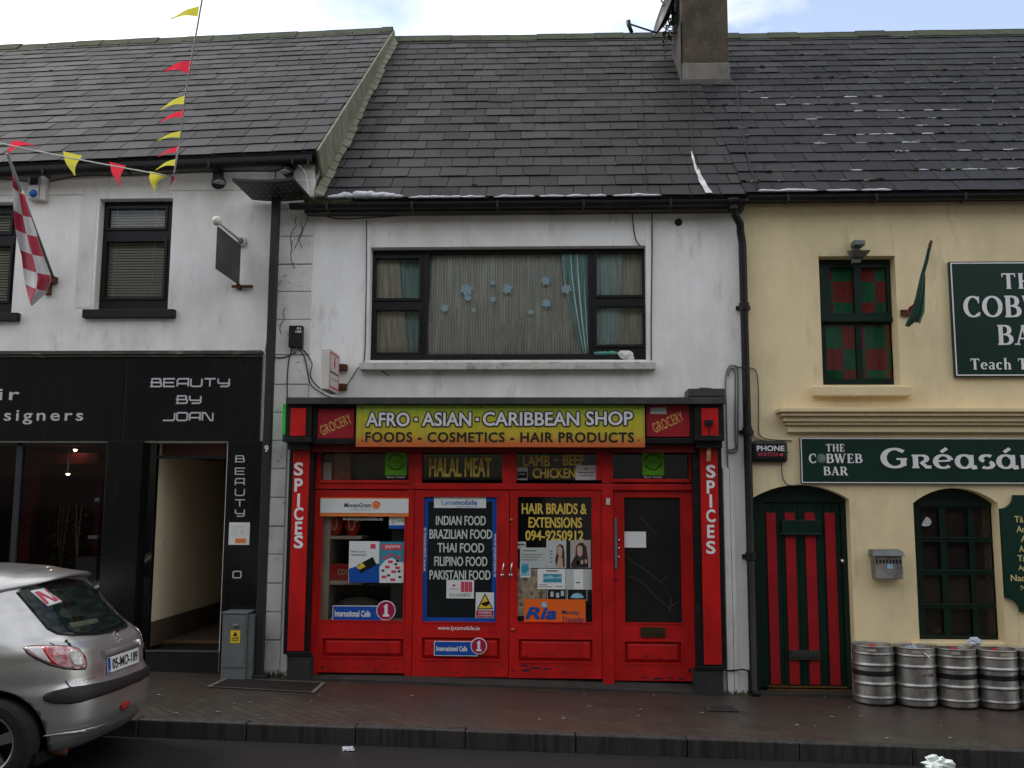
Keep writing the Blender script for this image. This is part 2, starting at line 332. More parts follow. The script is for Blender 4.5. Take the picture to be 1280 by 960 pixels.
# ---------------------------------------------------------------- helpers: lettering
_fc = {}
def glyphs(s, off=0.0, spacing=1.0, shear=0.0):
    k = (s, off, spacing, shear)
    if k in _fc: return _fc[k]
    cu = bpy.data.curves.new("t", 'FONT'); cu.body = s; cu.resolution_u = 4; cu.fill_mode = 'FRONT'; cu.offset = off
    cu.space_character = spacing; cu.shear = shear; cu.size = 1
    o = bpy.data.objects.new("t", cu); me = o.to_mesh()
    vs = [v.co.copy() for v in me.vertices]; fs = [tuple(p.vertices) for p in me.polygons]
    # outline pieces facing +z
    ff = []
    for f in fs:
        n = (vs[f[1]] - vs[f[0]]).cross(vs[f[2]] - vs[f[0]]); ff.append(f if n.z >= 0 else f[::-1])
    o.to_mesh_clear(); bpy.data.objects.remove(o); bpy.data.curves.remove(cu)
    _fc[k] = (vs, ff); return _fc[k]
def place(bb, g, box, Y, rot=0.0, ref=None, depth=0.0):
    """put flat glyph geometry into the pixel box on the plane y = Y"""
    vs, fs = g
    if not vs: return
    rv = ref[0] if ref else vs
    x0 = min(v.x for v in rv); x1 = max(v.x for v in rv); y0 = min(v.y for v in rv); y1 = max(v.y for v in rv)
    X0, X1, Z0, Z1 = RC(*box, Y)
    cx, cz = (X0 + X1) / 2, (Z0 + Z1) / 2; out = []
    for v in vs:
        a = X0 + (v.x - x0) / max(x1 - x0, 1e-6) * (X1 - X0) - cx; b = Z0 + (v.y - y0) / max(y1 - y0, 1e-6) * (Z1 - Z0) - cz
        c, s_ = math.cos(R_(rot)), math.sin(R_(rot))
        out.append((cx + a * c - b * s_, Y - v.z * 0.0, cz + a * s_ + b * c))
    bb.add(out, fs)
def text(bb, s, box, Y, off=0.0, spacing=1.0, shear=0.0, rot=0.0, ref_off=None):
    place(bb, glyphs(s, off, spacing, shear), box, Y, rot, glyphs(s, ref_off, spacing, shear) if ref_off is not None else None)
def fat(bb, s, box, Y, r, n=8, spacing=1.0, shear=0.0):
    """bold lettering: the same letters several times, each shifted by r and set a hair deeper"""
    X0, X1, Z0, Z1 = RC(*box, Y); k0 = len(bb.v); text(bb, s, box, Y, 0, spacing, shear); vs = bb.v[k0:]; nf = glyphs(s, 0, spacing, shear)[1]
    for i in range(n):
        a = 2 * math.pi * i / n; bb.add([(v.x + r * math.cos(a), v.y + .0003 * (i + 1), v.z + r * math.sin(a)) for v in vs], nf)
def ribbon(pts, w, closed=False):
    vs = []; fs = []; n = len(pts)
    for i, p in enumerate(pts):
        if closed: a, b = pts[(i - 1) % n], pts[(i + 1) % n]
        else: a, b = pts[max(i - 1, 0)], pts[min(i + 1, n - 1)]
        def nrm(u, v):
            d = (v[0] - u[0], v[1] - u[1]); l = math.hypot(*d) or 1; return (-d[1] / l, d[0] / l)
        n1 = nrm(a, p) if a != p else nrm(p, b); n2 = nrm(p, b) if b != p else n1
        m = (n1[0] + n2[0], n1[1] + n2[1]); l = math.hypot(*m) or 1; m = (m[0] / l, m[1] / l)
        k = 1 / max(m[0] * n1[0] + m[1] * n1[1], 0.5); ww = (w[i] if isinstance(w, list) else w) / 2 * k
        vs += [Vector((p[0] + m[0] * ww, p[1] + m[1] * ww, 0)), Vector((p[0] - m[0] * ww, p[1] - m[1] * ww, 0))]
    for i in range(n if closed else n - 1):
        j = (i + 1) % n; fs.append((2 * i, 2 * i + 1, 2 * j + 1, 2 * j))
    return vs, fs
def ell(cx, cy, rx, ry, a0=0, a1=360, n=20, tk=.17, tn=.06):
    pts = []; w = []
    for i in range(n + 1):
        a = R_(a0 + (a1 - a0) * i / n); pts.append((cx + rx * math.cos(a), cy + ry * math.sin(a))); w.append(tn + (tk - tn) * abs(math.cos(a)) ** 1.3)
    return pts, w
def V_(x, h=1.0, t=.17, sr=.14, n=.06, top=True, bot=True):
    o = [([(x, 0), (x, h)], t)]
    if bot: o.append(([(x - sr, n / 2), (x + sr, n / 2)], n))
    if top: o.append(([(x - sr, h - n / 2), (x + sr, h - n / 2)], n))
    return o
SERIF = {
 'T': (.80, V_(.40, top=False) + [([(.02, .965), (.78, .965)], .07), ([(.045, .96), (.045, .76)], .05), ([(.755, .96), (.755, .76)], .05)]),
 'H': (.92, V_(.20) + V_(.72) + [([(.2, .5), (.72, .5)], .06)]),
 'E': (.74, V_(.20, sr=.16) + [([(.2, .965), (.64, .965)], .07), ([(.2, .5), (.52, .5)], .06), ([(.2, .035), (.68, .035)], .07), ([(.63, .96), (.63, .76)], .05), ([(.67, .04), (.67, .26)], .05), ([(.51, .38), (.51, .62)], .05)]),
 'C': (.80, [ell(.44, .5, .35, .465, 48, 312), ([(.69, .66), (.69, .97)], .06), ([(.69, .06), (.72, .24)], .06)]),
 'O': (.92, [ell(.46, .5, .37, .465)]),
 'B': (.80, V_(.20, sr=.16) + [([(.2, .965), (.42, .965)], .07), ([(.2, .52), (.44, .52)], .06), ([(.2, .035), (.42, .035)], .07), ell(.40, .745, .22, .215, 90, -90, 12), ell(.42, .275, .28, .24, 90, -90, 12)]),
 'W': (1.22, [([(.12, 1), (.36, 0)], .17), ([(.36, 0), (.60, .95)], .07), ([(.56, 1), (.82, 0)], .17), ([(.82, 0), (1.08, 1)], .07), ([(0, .97), (.28, .97)], .06), ([(.44, .97), (.68, .97)], .06), ([(.95, .97), (1.2, .97)], .06)]),
 'A': (.90, [([(.44, .98), (.14, 0)], .07), ([(.44, 1), (.74, 0)], .17), ([(.22, .32), (.62, .32)], .06), ([(0, .03), (.28, .03)], .06), ([(.58, .03), (.90, .03)], .06)]),
 'R': (.88, V_(.20, sr=.16) + [([(.2, .965), (.42, .965)], .07), ([(.2, .48), (.44, .48)], .06), ell(.42, .72, .23, .24, 90, -90, 12), ([(.42, .50), (.76, .02)], .17), ([(.66, .03), (.90, .03)], .06)]),
 'N': (.95, V_(.16, t=.07) + V_(.78, t=.07, bot=False) + [([(.14, 1), (.78, 0)], .18)]),
 'e': (.56, [ell(.28, .33, .21, .30, 0, 320, 18, .15, .05), ([(.10, .35), (.49, .35)], .05)]),
 'a': (.58, [ell(.24, .18, .16, .16, 0, 360, 14, .12, .05), ell(.25, .47, .18, .17, 0, 150, 10, .13, .05), ([(.42, .50), (.42, .05)], .15), ([(.36, .03), (.56, .03)], .05)]),
 'c': (.52, [ell(.28, .33, .21, .30, 50, 310, 16, .15, .05), ([(.42, .50), (.42, .60)], .08)]),
 'h': (.68, V_(.15, 1.05, .15, .12, .05) + V_(.50, .45, .15, .12, .05, top=False) + [ell(.32, .44, .18, .18, 0, 180, 10, .14, .06)]),
 'n': (.68, V_(.15, .64, .15, .12, .05) + V_(.50, .45, .15, .12, .05, top=False) + [ell(.32, .44, .18, .18, 0, 180, 10, .14, .06)]),
 'g': (.58, [ell(.27, .38, .18, .24, 0, 360, 16, .14, .05), ell(.27, -.08, .22, .14, 0, 360, 16, .10, .05), ([(.12, .12), (.2, .04)], .07)]),
 ' ': (.36, []),
}
SERIF['á'] = (.58, SERIF['a'][1] + [([(.24, .74), (.36, .96)], .09)])
UNC = {   # round half-uncial letters, broad pen
 'G': (1.06, [ell(.52, .5, .42, .46, 62, 318, 22, .19, .09), ([(.66, .93), (.86, .82)], .13), ([(.84, .10), (.84, .44)], .17), ([(.58, .45), (.98, .45)], .08)]),
 'r': (.76, [([(.16, 0), (.16, .62)], .16), ([(.02, .03), (.30, .03)], .06), ([(.02, .63), (.40, .63)], .07), ell(.38, .47, .20, .165, 90, -90, 10, .15, .07), ([(.36, .31), (.56, .05), (.74, .05)], .12)]),
 'e': (.74, [ell(.37, .33, .29, .32, 12, 318, 20, .16, .08), ([(.12, .34), (.62, .38)], .07)]),
 'a': (.80, [ell(.34, .33, .26, .32, 30, 330, 20, .16, .08), ([(.60, .66), (.60, .12), (.68, .03), (.80, .06)], .15)]),
 's': (.60, [ell(.31, .48, .21, .16, 40, 240, 14, .15, .09), ell(.31, .17, .21, .16, 60, -140, 14, .15, .09)]),
 'n': (.80, [([(.14, 0), (.14, .62)], .16), ([(.02, .62), (.2, .62)], .07), ell(.40, .38, .24, .27, 0, 160, 12, .16, .09), ([(.64, .4), (.64, .08), (.78, .03)], .15)]),
}
for k in ('e', 'a'): UNC[{'e': 'é', 'a': 'á'}[k]] = (UNC[k][0], UNC[k][1] + [([(.30, .80), (.52, 1.0)], .12)])
TECH = {
 'B': (1, [([(0, 0), (.9, 0), (1, .1), (1, .42), (.9, .52), (0, .52)], .15), ([(.14, 0), (.14, 1), (.82, 1), (.92, .9), (.92, .52)], .15)]),
 'E': (1, [([(1, 1), (0, 1), (0, 0), (1, 0)], .15), ([(0, .5), (.92, .5)], .15)]),
 'A': (1, [([(0, 0), (0, .82), (.16, 1), (1, 1), (1, 0)], .15), ([(0, .36), (1, .36)], .15)]),
 'U': (1, [([(0, 1), (0, .16), (.14, 0), (.86, 0), (1, .16), (1, 1)], .15)]),
 'T': (1, [([(0, 1), (1, 1)], .15), ([(.5, 1), (.5, 0)], .15)]),
 'Y': (1, [([(0, 1), (0, .52), (.12, .4), (1, .4)], .15), ([(1, 1), (1, .14), (.86, 0), (.2, 0)], .15)]),
 'J': (1, [([(1, 1), (1, .16), (.86, 0), (-.1, 0)], .15)]),
 'O': (1, [([(.12, 0), (.88, 0), (1, .12), (1, .88), (.88, 1), (.12, 1), (0, .88), (0, .12)], .15, True)]),
 'N': (1, [([(0, 0), (0, 1), (.25, 1), (.80, 0), (1, 0), (1, 1)], .15)]),
 ' ': (.5, []),
}
def strokes(s, font, gap=.06, wx=1.0, bold=1.0):
    vs = []; fs = []; x = 0
    for ch in s:
        adv, st = font[ch]
        for j, t in enumerate(st):
            pts, w = t[0], t[1]; w = [q * bold for q in w] if isinstance(w, list) else w * bold
            a, b = ribbon([(p[0] * wx, p[1]) for p in pts], w, len(t) > 2)
            k = len(vs)
            for v in a: vs.append(Vector((v.x + x, v.y, 0)))
            for f in b:
                q = [k + i for i in f]; nn = (vs[q[1]] - vs[q[0]]).cross(vs[q[2]] - vs[q[0]])
                fs.append(tuple(q) if nn.z >= 0 else tuple(q[::-1]))
        x += adv * wx + gap
    return vs, fs
def stext(bb, s, box, Y, font, gap=.06, wx=1.0, bold=1.0, rot=0.0):
    """stroke lettering: every stroke gets its own hair of depth, so that crossing strokes do not share a plane"""
    vs, fs = strokes(s, font, gap, wx, bold)
    x0 = min(v.x for v in vs); x1 = max(v.x for v in vs); y0 = min(v.y for v in vs); y1 = max(v.y for v in vs)
    X0, X1, Z0, Z1 = RC(*box, Y); used = {}
    comp = list(range(len(vs)))
    def find(a):
        while comp[a] != a: comp[a] = comp[comp[a]]; a = comp[a]
        return a
    for f in fs:
        for i in f[1:]: comp[find(i)] = find(f[0])
    ids = {}
    out = []
    for i, v in enumerate(vs):
        r = find(i); ids.setdefault(r, len(ids))
        out.append((X0 + (v.x - x0) / (x1 - x0) * (X1 - X0), Y - 0.0006 * (ids[r] % 9), Z0 + (v.y - y0) / (y1 - y0) * (Z1 - Z0)))
    bb.add(out, fs)

# ================================================================ the street (setting)
KA, KB = gp(160, 899), gp(1280, 939)
def kerb_y(x): return KA.y + (KB.y - KA.y) * (x - KA.x) / (KB.x - KA.x)
def road_z(x, y=0): return base_z(x) - 0.045 - 0.13
def mat_road():
    m, nt, bsd = new_mat("wet_asphalt"); bsd.inputs['Roughness'].default_value = 0.42
    n = tex_noise(nt, 120, (1, 1, 1), 3); c = ramp(nt, n, .3, .8, (0.006, 0.006, 0.0065, 1), (0.022, 0.022, 0.023, 1))
    c = mix(nt, ramp(nt, tex_noise(nt, .8, (1, .5, 1), 5), .45, .7), c, (0.007, 0.007, 0.008)); nt.links.new(c, bsd.inputs['Base Color'])
    bump(nt, bsd, n, .5, .008); return m
def mat_pave():
    m, nt, bsd = new_mat("paving"); bsd.inputs['Roughness'].default_value = 0.45
    t = nt.nodes.new('ShaderNodeTexCoord'); mpn = nt.nodes.new('ShaderNodeMapping'); mpn.inputs['Rotation'].default_value = (0, 0, R_(45)); mpn.inputs['Scale'].default_value = (1, 1, 1)
    br = nt.nodes.new('ShaderNodeTexBrick'); br.inputs['Scale'].default_value = 1; br.inputs['Brick Width'].default_value = .2; br.inputs['Row Height'].default_value = .1
    br.inputs['Mortar Size'].default_value = .006; br.inputs['Color1'].default_value = (0.048, 0.043, 0.034, 1); br.inputs['Color2'].default_value = (0.036, 0.032, 0.026, 1); br.inputs['Mortar'].default_value = (0.013, 0.011, 0.009, 1)
    nt.links.new(t.outputs['Object'], mpn.inputs['Vector']); nt.links.new(mpn.outputs['Vector'], br.inputs['Vector'])
    c = br.outputs['Color']
    c = mix(nt, ramp(nt, tex_noise(nt, .55, (.8, .8, 1), 4, .6, (3.1, 1.2, 0)), .43, .62, (0, 0, 0, 1), (.55, .55, .55, 1)), c, (0.050, 0.024, 0.017))
    c = mix(nt, ramp(nt, tex_noise(nt, 2.2, (1, 1, 1), 6), .45, .75, (0, 0, 0, 1), (.7, .7, .7, 1)), c, (0.018, 0.016, 0.014))
    c = mix(nt, ramp(nt, tex_noise(nt, 55, (1, 1, 1), 2), .72, .76, (0, 0, 0, 1), (.5, .5, .5, 1)), c, (0.10, 0.09, 0.08))
    nt.links.new(c, bsd.inputs['Base Color']); bump(nt, bsd, br.outputs['Fac'], -.35, .004); return m
def mat_kerb():
    m, nt, bsd = new_mat("stained_kerbstone"); bsd.inputs['Roughness'].default_value = 0.6
    c = ramp(nt, tex_noise(nt, 25, (1, 1, 1), 4), .3, .7, (0.024, 0.0225, 0.020, 1), (0.038, 0.035, 0.032, 1))
    c = mix(nt, ramp(nt, tex_noise(nt, 16, (1, 1, .06), 5, .7), .46, .60), c, (0.010, 0.0095, 0.009))
    nt.links.new(c, bsd.inputs['Base Color']); return m
m_road, m_pave, m_kerb = mat_road(), mat_pave(), mat_kerb()
XL, XR = -14.0, 12.0
b = B(); b.quad((-90, -70, road_z(-90) - .01), (90, -70, road_z(90) - .01), (90, 70, road_z(90) - .01), (-90, 70, road_z(-90) - .01))
tag(b.build("ground", m_road), kind='structure')
b = B(); b.quad((-30, -9.1, road_z(-30)), (30, -9.1, road_z(30)), (30, kerb_y(30) - .06, road_z(30)), (-30, kerb_y(-30) - .06, road_z(-30)))
tag(b.build("road", m_road), kind='structure')
b = B(); x0, x1 = -30.0, 30.0
b.quad((x0, kerb_y(x0) + .12, ground_z(x0, kerb_y(x0))), (x1, kerb_y(x1) + .12, ground_z(x1, kerb_y(x1))), (x1, .5, base_z(x1)), (x0, .5, base_z(x0)))
o = b.build("pavement", m_pave); o.location.z += 0; tag(o, kind='structure')
b = B(); x = -30.0
while x < 30:
    L_ = 0.915; xa, xb = x + .003, x + L_ - .003; q = random.uniform(-.004, .004)
    def kz(xx): return ground_z(xx, kerb_y(xx)) + .004 + q
    ya, yb = kerb_y(xa), kerb_y(xb)
    b.hexa([(xa, ya, kz(xa) - .3), (xb, yb, kz(xb) - .3), (xb, yb + .125, kz(xb) - .3), (xa, ya + .125, kz(xa) - .3),
            (xa, ya, kz(xa)), (xb, yb, kz(xb)), (xb, yb + .125, kz(xb)), (xa, ya + .125, kz(xa))]); x += L_
tag(b.build("kerb", m_kerb, bev=.012), kind='structure')
# the far side, behind the photographer
b = B(); b.hexa([(-30, -12, road_z(-30) - .2), (30, -12, road_z(30) - .2), (30, -9.0, road_z(30) - .2), (-30, -9.0, road_z(-30) - .2), (-30, -12, road_z(-30) + .13), (30, -12, road_z(30) + .13), (30, -9.0, road_z(30) + .13), (-30, -9.0, road_z(-30) + .13)])
tag(b.build("pavement", m_pave), kind='structure')
m_opp = [M("opposite_render", c, .85, var=.1, vs=2) for c in ((.30, .29, .27), (.24, .19, .14), (.34, .31, .23))]
b = B(); xs = [-22, -13.5, -6.5, .5, 7.5, 15, 22]; hs = [6.9, 6.4, 7.1, 6.5, 7.0, 6.4]
for i in range(6):
    b.mat(m_opp[i % 3]).box(xs[i], xs[i + 1] - .01, -18, -11.6, -1.2, hs[i])
    b.mat(m_slate_m).hexa([(xs[i], -18, hs[i]), (xs[i + 1] - .01, -18, hs[i]), (xs[i + 1] - .01, -11.4, hs[i]), (xs[i], -11.4, hs[i]),
                           (xs[i], -15.1, hs[i] + 2.9), (xs[i + 1] - .01, -15.1, hs[i] + 2.9), (xs[i + 1] - .01, -14.9, hs[i] + 2.9), (xs[i], -14.9, hs[i] + 2.9)])
    for k in range(3):
        xx = xs[i] + 1.0 + k * 2.1; b.mat(m_black_glass).box(xx, xx + 1.0, -11.58, -11.55, 3.6, 5.0)
    b.mat(m_black_glass).box(xs[i] + .6, xs[i + 1] - .7, -11.58, -11.54, .4, 2.5)
tag(b.build("buildings_across_street"), kind='structure')

# ================================================================ building helpers
def wall(bb, x0, x1, z0, z1, holes, y=0.0, t=.3, slope=0.0):
    xs = sorted({x0, x1, *[h[0] for h in holes], *[h[1] for h in holes]}); zs = sorted({z0, z1, *[h[2] for h in holes], *[h[3] for h in holes]})
    xs = [q for q in xs if x0 <= q <= x1]; zs = [q for q in zs if z0 <= q <= z1]
    def zz(xx, z): return z + (slope * (xx - x1) if abs(z - z1) < 1e-6 else 0)
    for i in range(len(xs) - 1):
        for j in range(len(zs) - 1):
            cx, cz = (xs[i] + xs[i + 1]) / 2, (zs[j] + zs[j + 1]) / 2
            if any(h[0] < cx < h[1] and h[2] < cz < h[3] for h in holes): continue
            bb.quad((xs[i], y, zz(xs[i], zs[j])), (xs[i + 1], y, zz(xs[i + 1], zs[j])), (xs[i + 1], y, zz(xs[i + 1], zs[j + 1])), (xs[i], y, zz(xs[i], zs[j + 1])))
    for h in holes:
        a, c, d, e = h[:4]; a = max(a, x0); c = min(c, x1)
        bb.quad((a, y, d), (a, y + t, d), (a, y + t, e), (a, y, e)); bb.quad((c, y, d), (c, y, e), (c, y + t, e), (c, y + t, d))
        bb.quad((a, y, e), (a, y + t, e), (c, y + t, e), (c, y, e)); bb.quad((a, y, d), (c, y, d), (c, y + t, d), (a, y + t, d))
def room(bb, x0, x1, y0, y1, z0, z1):
    bb.quad((x0, y1, z0), (x1, y1, z0), (x1, y1, z1), (x0, y1, z1)); bb.quad((x0, y0, z0), (x0, y1, z0), (x0, y1, z1), (x0, y0, z1))
    bb.quad((x1, y0, z0), (x1, y0, z1), (x1, y1, z1), (x1, y1, z0)); bb.quad((x0, y0, z0), (x1, y0, z0), (x1, y1, z0), (x0, y1, z0))
    bb.quad((x0, y0, z1), (x0, y1, z1), (x1, y1, z1), (x1, y0, z1))
def slate_roof(name, x0, x1, ye, ze, yr, zr, rows, w, mat, parent, tilt=0.0, xt=0.0, seed=1, cut=None, mossy=0, moss_fn=None):
    rnd = random.Random(seed); Ls = math.hypot(yr - ye, zr - ze); ty, tz = (yr - ye) / Ls, (zr - ze) / Ls; ny, nz_ = -tz, ty
    ex = Ls / rows; bb = B()
    def pt(x, s, h): return (x, ye + ty * s + ny * h, ze + tz * s + nz_ * h + tilt * (x - xt))
    # boarding under the slates
    bb.hexa([pt(x0, 0, -.06), pt(x1, 0, -.06), pt(x1, Ls, -.06), pt(x0, Ls, -.06), pt(x0, 0, -.004), pt(x1, 0, -.004), pt(x1, Ls, -.004), pt(x0, Ls, -.004)])
    bb.hexa([pt(x0, Ls, -.06), pt(x1, Ls, -.06), (x1, yr + 4.6, ze + tilt * (x1 - xt)), (x0, yr + 4.6, ze + tilt * (x0 - xt)),
             pt(x0, Ls, 0), pt(x1, Ls, 0), (x1, yr + 4.66, ze + .05 + tilt * (x1 - xt)), (x0, yr + 4.66, ze + .05 + tilt * (x0 - xt))])
    joints = []
    for r in range(rows):
        s0 = r * ex; s1 = min(s0 + ex * 1.5, Ls); x = x0 - (w * .5 if r % 2 else 0) + rnd.uniform(-.015, .015)
        while x < x1 - .005:
            ww = w * rnd.uniform(.985, 1.015) if rnd.random() < .9 else w * rnd.uniform(.85, 1.15)
            a, c = max(x, x0), min(x + ww - .008, x1); x += ww
            if c - a < .02: continue
            sk = rnd.uniform(-.006, .006); h = .013 + rnd.uniform(-.002, .006); d = rnd.uniform(-.004, .005)
            if rnd.random() < .012: d -= .03; sk += .012
            bb.hexa([pt(a, s0 + sk + d, h), pt(c, s0 - sk + d, h + rnd.uniform(-.002, .002)), pt(c, s1, .000), pt(a, s1, .000), pt(a, s0 + sk + d, h + .007), pt(c, s0 - sk + d, h + .007), pt(c, s1, .005), pt(a, s1, .005)])
            joints.append((a, s0)); 
    o = bb.build(name, mat, parent)
    if moss_fn:
        mb = B(); k = 0
        for (a, s0) in joints:
            n, kind, size = moss_fn(a, s0 / Ls, rnd)
            for q in range(n):
                xx = a + rnd.uniform(-.03, w * .9) if q else a + rnd.uniform(-.02, .02); mb.mat(m_moss_grey if rnd.random() < kind else m_moss)
                sz = size * rnd.uniform(.5, 1.3); c = pt(min(max(xx, x0 + .02), x1 - .02), s0 + rnd.uniform(-.01, .03), .018)
                mb.blob(c, sz * rnd.uniform(.8, 1.7), sz * .8, sz * .55, seed=k, n=6, m=4); k += 1
        if mb.v: tag(mb.build("roof_moss", None, parent), kind='stuff')
    return pt
def ridge(parent, pt, x0, x1, Ls, mat, seed=3, r=.075):
    rnd = random.Random(seed); bb = B(); x = x0
    while x < x1 - .02:
        l = min(.46, x1 - x); a = Vector(pt(x + .004, Ls, 0)); c = Vector(pt(x + l - .004, Ls, 0)); dz = rnd.uniform(-.008, .01)
        for s_ in (0,):
            pr = [(-.17, -.14), (-.15, -.165), (0, -.015), (.15, -.165), (.17, -.14), (.02, .02), (-.02, .02)]
            vs = [(a.x, a.y + p[0], a.z + p[1] + dz + .03) for p in pr] + [(c.x, c.y + p[0], c.z + p[1] + dz + .03) for p in pr]; n = 7
            fs = [(i, (i + 1) % n, n + (i + 1) % n, n + i) for i in range(n)] + [(0, 1, 2, 6), (2, 3, 4, 5), (2, 5, 6), (7, 13, 9, 8), (9, 12, 11, 10), (9, 13, 12)]
            bb.add(vs, fs)
        x += l
    return bb.build("ridge_tiles", mat, parent, bev=.008)
def gutter(parent, x0, x1, y, z, r=.065, tilt=0.0, xt=0.0, facia=.16, m=None):
    bb = B(); n = 10; vs = []; fs = []
    for xx in (x0, x1):
        for i in range(n + 1):
            a = math.pi + math.pi * i / n; vs.append((xx, y + r * math.cos(a), z + tilt * (xx - xt) + r * math.sin(a)))
        for i in range(n + 1):
            a = 2 * math.pi - math.pi * i / n; vs.append((xx, y + (r - .006) * math.cos(a), z + tilt * (xx - xt) + .0 + (r - .006) * math.sin(a)))
    k = 2 * n + 2
    for i in range(k): fs.append((i, (i + 1) % k, k + (i + 1) % k, k + i))
    bb.add(vs, fs)
    x = x0 + .4
    while x < x1:   # brackets and joints
        zz = z + tilt * (x - xt); bb.box(x, x + .025, y - r - .006, y + r + .03, zz - r - .008, zz - r + .004); bb.box(x, x + .025, y - r - .008, y - r + .002, zz - r, zz + .006); x += .92
    return bb.build("gutter", m or m_gutter, parent)
def cable(bb, pxs, Y, r=.006, sag=0):
    pts = [P(a, b_, Y if not isinstance(Y, (list, tuple)) else Y[i]) for i, (a, b_) in enumerate(pxs)]
    out = []
    for i in range(len(pts) - 1):    # Catmull-Rom through the points
        p0 = pts[max(i - 1, 0)]; p1 = pts[i]; p2 = pts[i + 1]; p3 = pts[min(i + 2, len(pts) - 1)]
        for k in range(6):
            t = k / 6; out.append(.5 * ((2 * p1) + (p2 - p0) * t + (2 * p0 - 5 * p1 + 4 * p2 - p3) * t * t + (3 * p1 - p0 - 3 * p2 + p3) * t ** 3))
    out.append(pts[-1]); bb.tube(out, r, 6)

# ================================================================ 1. the white salon building on the left
XA, XQ = -11.5, P(393, 230).x          # its left end (out of frame) and its right end (the party line)
XS = P(326, 500).x                      # right edge of the black salon front
salon = thing("salon_building", ((XA + XQ) / 2, 0, base_z(-6)), "white two-storey salon with black ground-floor front and grey slate roof, left of the red shop", "building")
TL = 0.031; zE = 5.77                  # its eaves and ridge run slightly uphill to the right
w1 = RC(121, 248, 213, 387); w0 = RC(-100, 253, 19, 392)
w0 = (w0[0], w0[1], w0[2], w0[3])
hall = RC(191, 553, 279, 818); shopw = RC(-160, 553, 126, 830)
zf0, zf1 = P(160, 551).z, P(160, 446).z
b = B(); xsal = XQ
front_hole = (RC(-160, 553, 279, 830)[0], hall[1], -.6, zf0 - .02)
wall(b, XA, XQ, -.6, zE, [w1, w0, front_hole], slope=TL)
# its right gable rises above the red shop's roof
pt_y, pt_z = 4.5, 9.56
b.add([(XQ, 0, -.6), (XQ, 9, -.6), (XQ, 9, zE), (XQ, 4.5, pt_z - .12), (XQ, 0, zE)], [(0, 1, 2, 3, 4)])
b.add([(XA, 0, -.6), (XA, 9, -.6), (XA, 9, zE - .3), (XA, 4.5, pt_z - .5), (XA, 0, zE - .32)], [(0, 4, 3, 2, 1)])
b.quad((XA, 9, -.6), (XQ, 9, -.6), (XQ, 9, zE), (XA, 9, zE - .32))
b.build("wall", m_white, salon)
# channelled quoins between the salon front and the red shop
b = B(); qx0, qx1 = P(337, 330).x, P(391, 330).x
ys = [226, 262, 296, 331, 365, 400, 444, 481, 516, 551, 586, 622, 658, 693, 729, 765, 800, 845]
for i in range(len(ys) - 1):
    za, zb = P(360, ys[i]).z - .006, P(360, ys[i + 1]).z + .006
    xr = qx1 if ys[i] < 495 else P(358, 600).x
    j = random.uniform(-.004, .004); b.box(qx0, xr, -.022 + j, .02, zb, za)
b.build("quoins", m_quoin, salon, bev=.006)
# raised string band above the upper windows
b = B(); za = P(60, 244).z; b.box(XA, P(101, 300).x, -.012, .01, za, zE - .36); b.box(P(213.5, 250).x, XS, -.012, .01, P(260, 238).z, zE - .12)
b.box(P(101.2, 260).x, P(120.8, 260).x, -.006, .01, w1[2] + .02, w1[3] + .04)
b.build("plaster_band", m_white, salon, bev=.004)
Lsl = math.hypot(4.67, pt_z - 5.745)
def moss_l(x, t, rnd):
    return (1 if rnd.random() < (.10 + .12 * (t < .5)) else 0), .5, .018
ptL = slate_roof("roof", XA, XQ + .05, -.17, 5.745, 4.5, pt_z, 20, .335, m_slate_l, salon, TL, XQ, seed=11, moss_fn=moss_l)
ridge(salon, ptL, XA, XQ + .05, Lsl, m_ridge, 5)
# mortared verge with slate ends along the right edge
b = B(); bb2 = []
for i in range(24):
    s0, s1 = Lsl * i / 24, Lsl * (i + 1) / 24 - .006
    a, c = ptL(XQ + .055, s0, -.30), ptL(XQ + .055, s1, -.30)
    b.hexa([(a[0], a[1], a[2]), (a[0] + .035, a[1], a[2]), (c[0] + .035, c[1], c[2]), (c[0], c[1], c[2]),
            (a[0], a[1] - .21, a[2] + .235), (a[0] + .03, a[1] - .21, a[2] + .235), (c[0] + .03, c[1] - .21, c[2] + .235), (c[0], c[1] - .21, c[2] + .235)])
b.build("verge", m_verge, salon, bev=.006)
# gutter, fascia board, brackets
gutter(salon, XA, XQ - .02, -.23, 5.63, .058, TL, XQ)
b = B(); b.hexa([(XA, -.15, 5.645 + TL * (XA - XQ)), (XQ, -.15, 5.645), (XQ, .0, 5.655), (XA, .0, 5.655 + TL * (XA - XQ)), (XA, -.15, 5.73 + TL * (XA - XQ)), (XQ, -.15, 5.73), (XQ, 0, 5.75), (XA, 0, 5.75 + TL * (XA - XQ))])
b.build("fascia_board", m_gutter, salon)
# upper windows
def casement(parent, R, panes, m, y=.12, fw=.05, glass_m=None):
    x0, x1, z0, z1 = R; f = B(); holes = [RC(*p, y) for p in panes]
    wall(f, x0, x1, z0, z1, holes, y=y, t=.05)
    for h in holes:    # a second, thinner sash frame inside each light
        d = .028
        f.box(h[0] - d, h[1] + d, y - .018, y - .001, h[3], h[3] + d); f.box(h[0] - d, h[1] + d, y - .018, y - .001, h[2] - d, h[2])
        f.box(h[0] - d, h[0], y - .018, y - .001, h[2], h[3]); f.box(h[1], h[1] + d, y - .018, y - .001, h[2], h[3])
    fo = f.build("window", m, parent)
    for h in holes:
        g = B(); g.quad((h[0], y + .02, h[2]), (h[1], y + .02, h[2]), (h[1], y + .02, h[3]), (h[0], y + .02, h[3])); g.build("pane", glass_m or m_glass, fo)
    return fo
wa = casement(salon, w1, [(136, 261, 207, 285), (132, 302, 205, 372)], m_frame_plain)
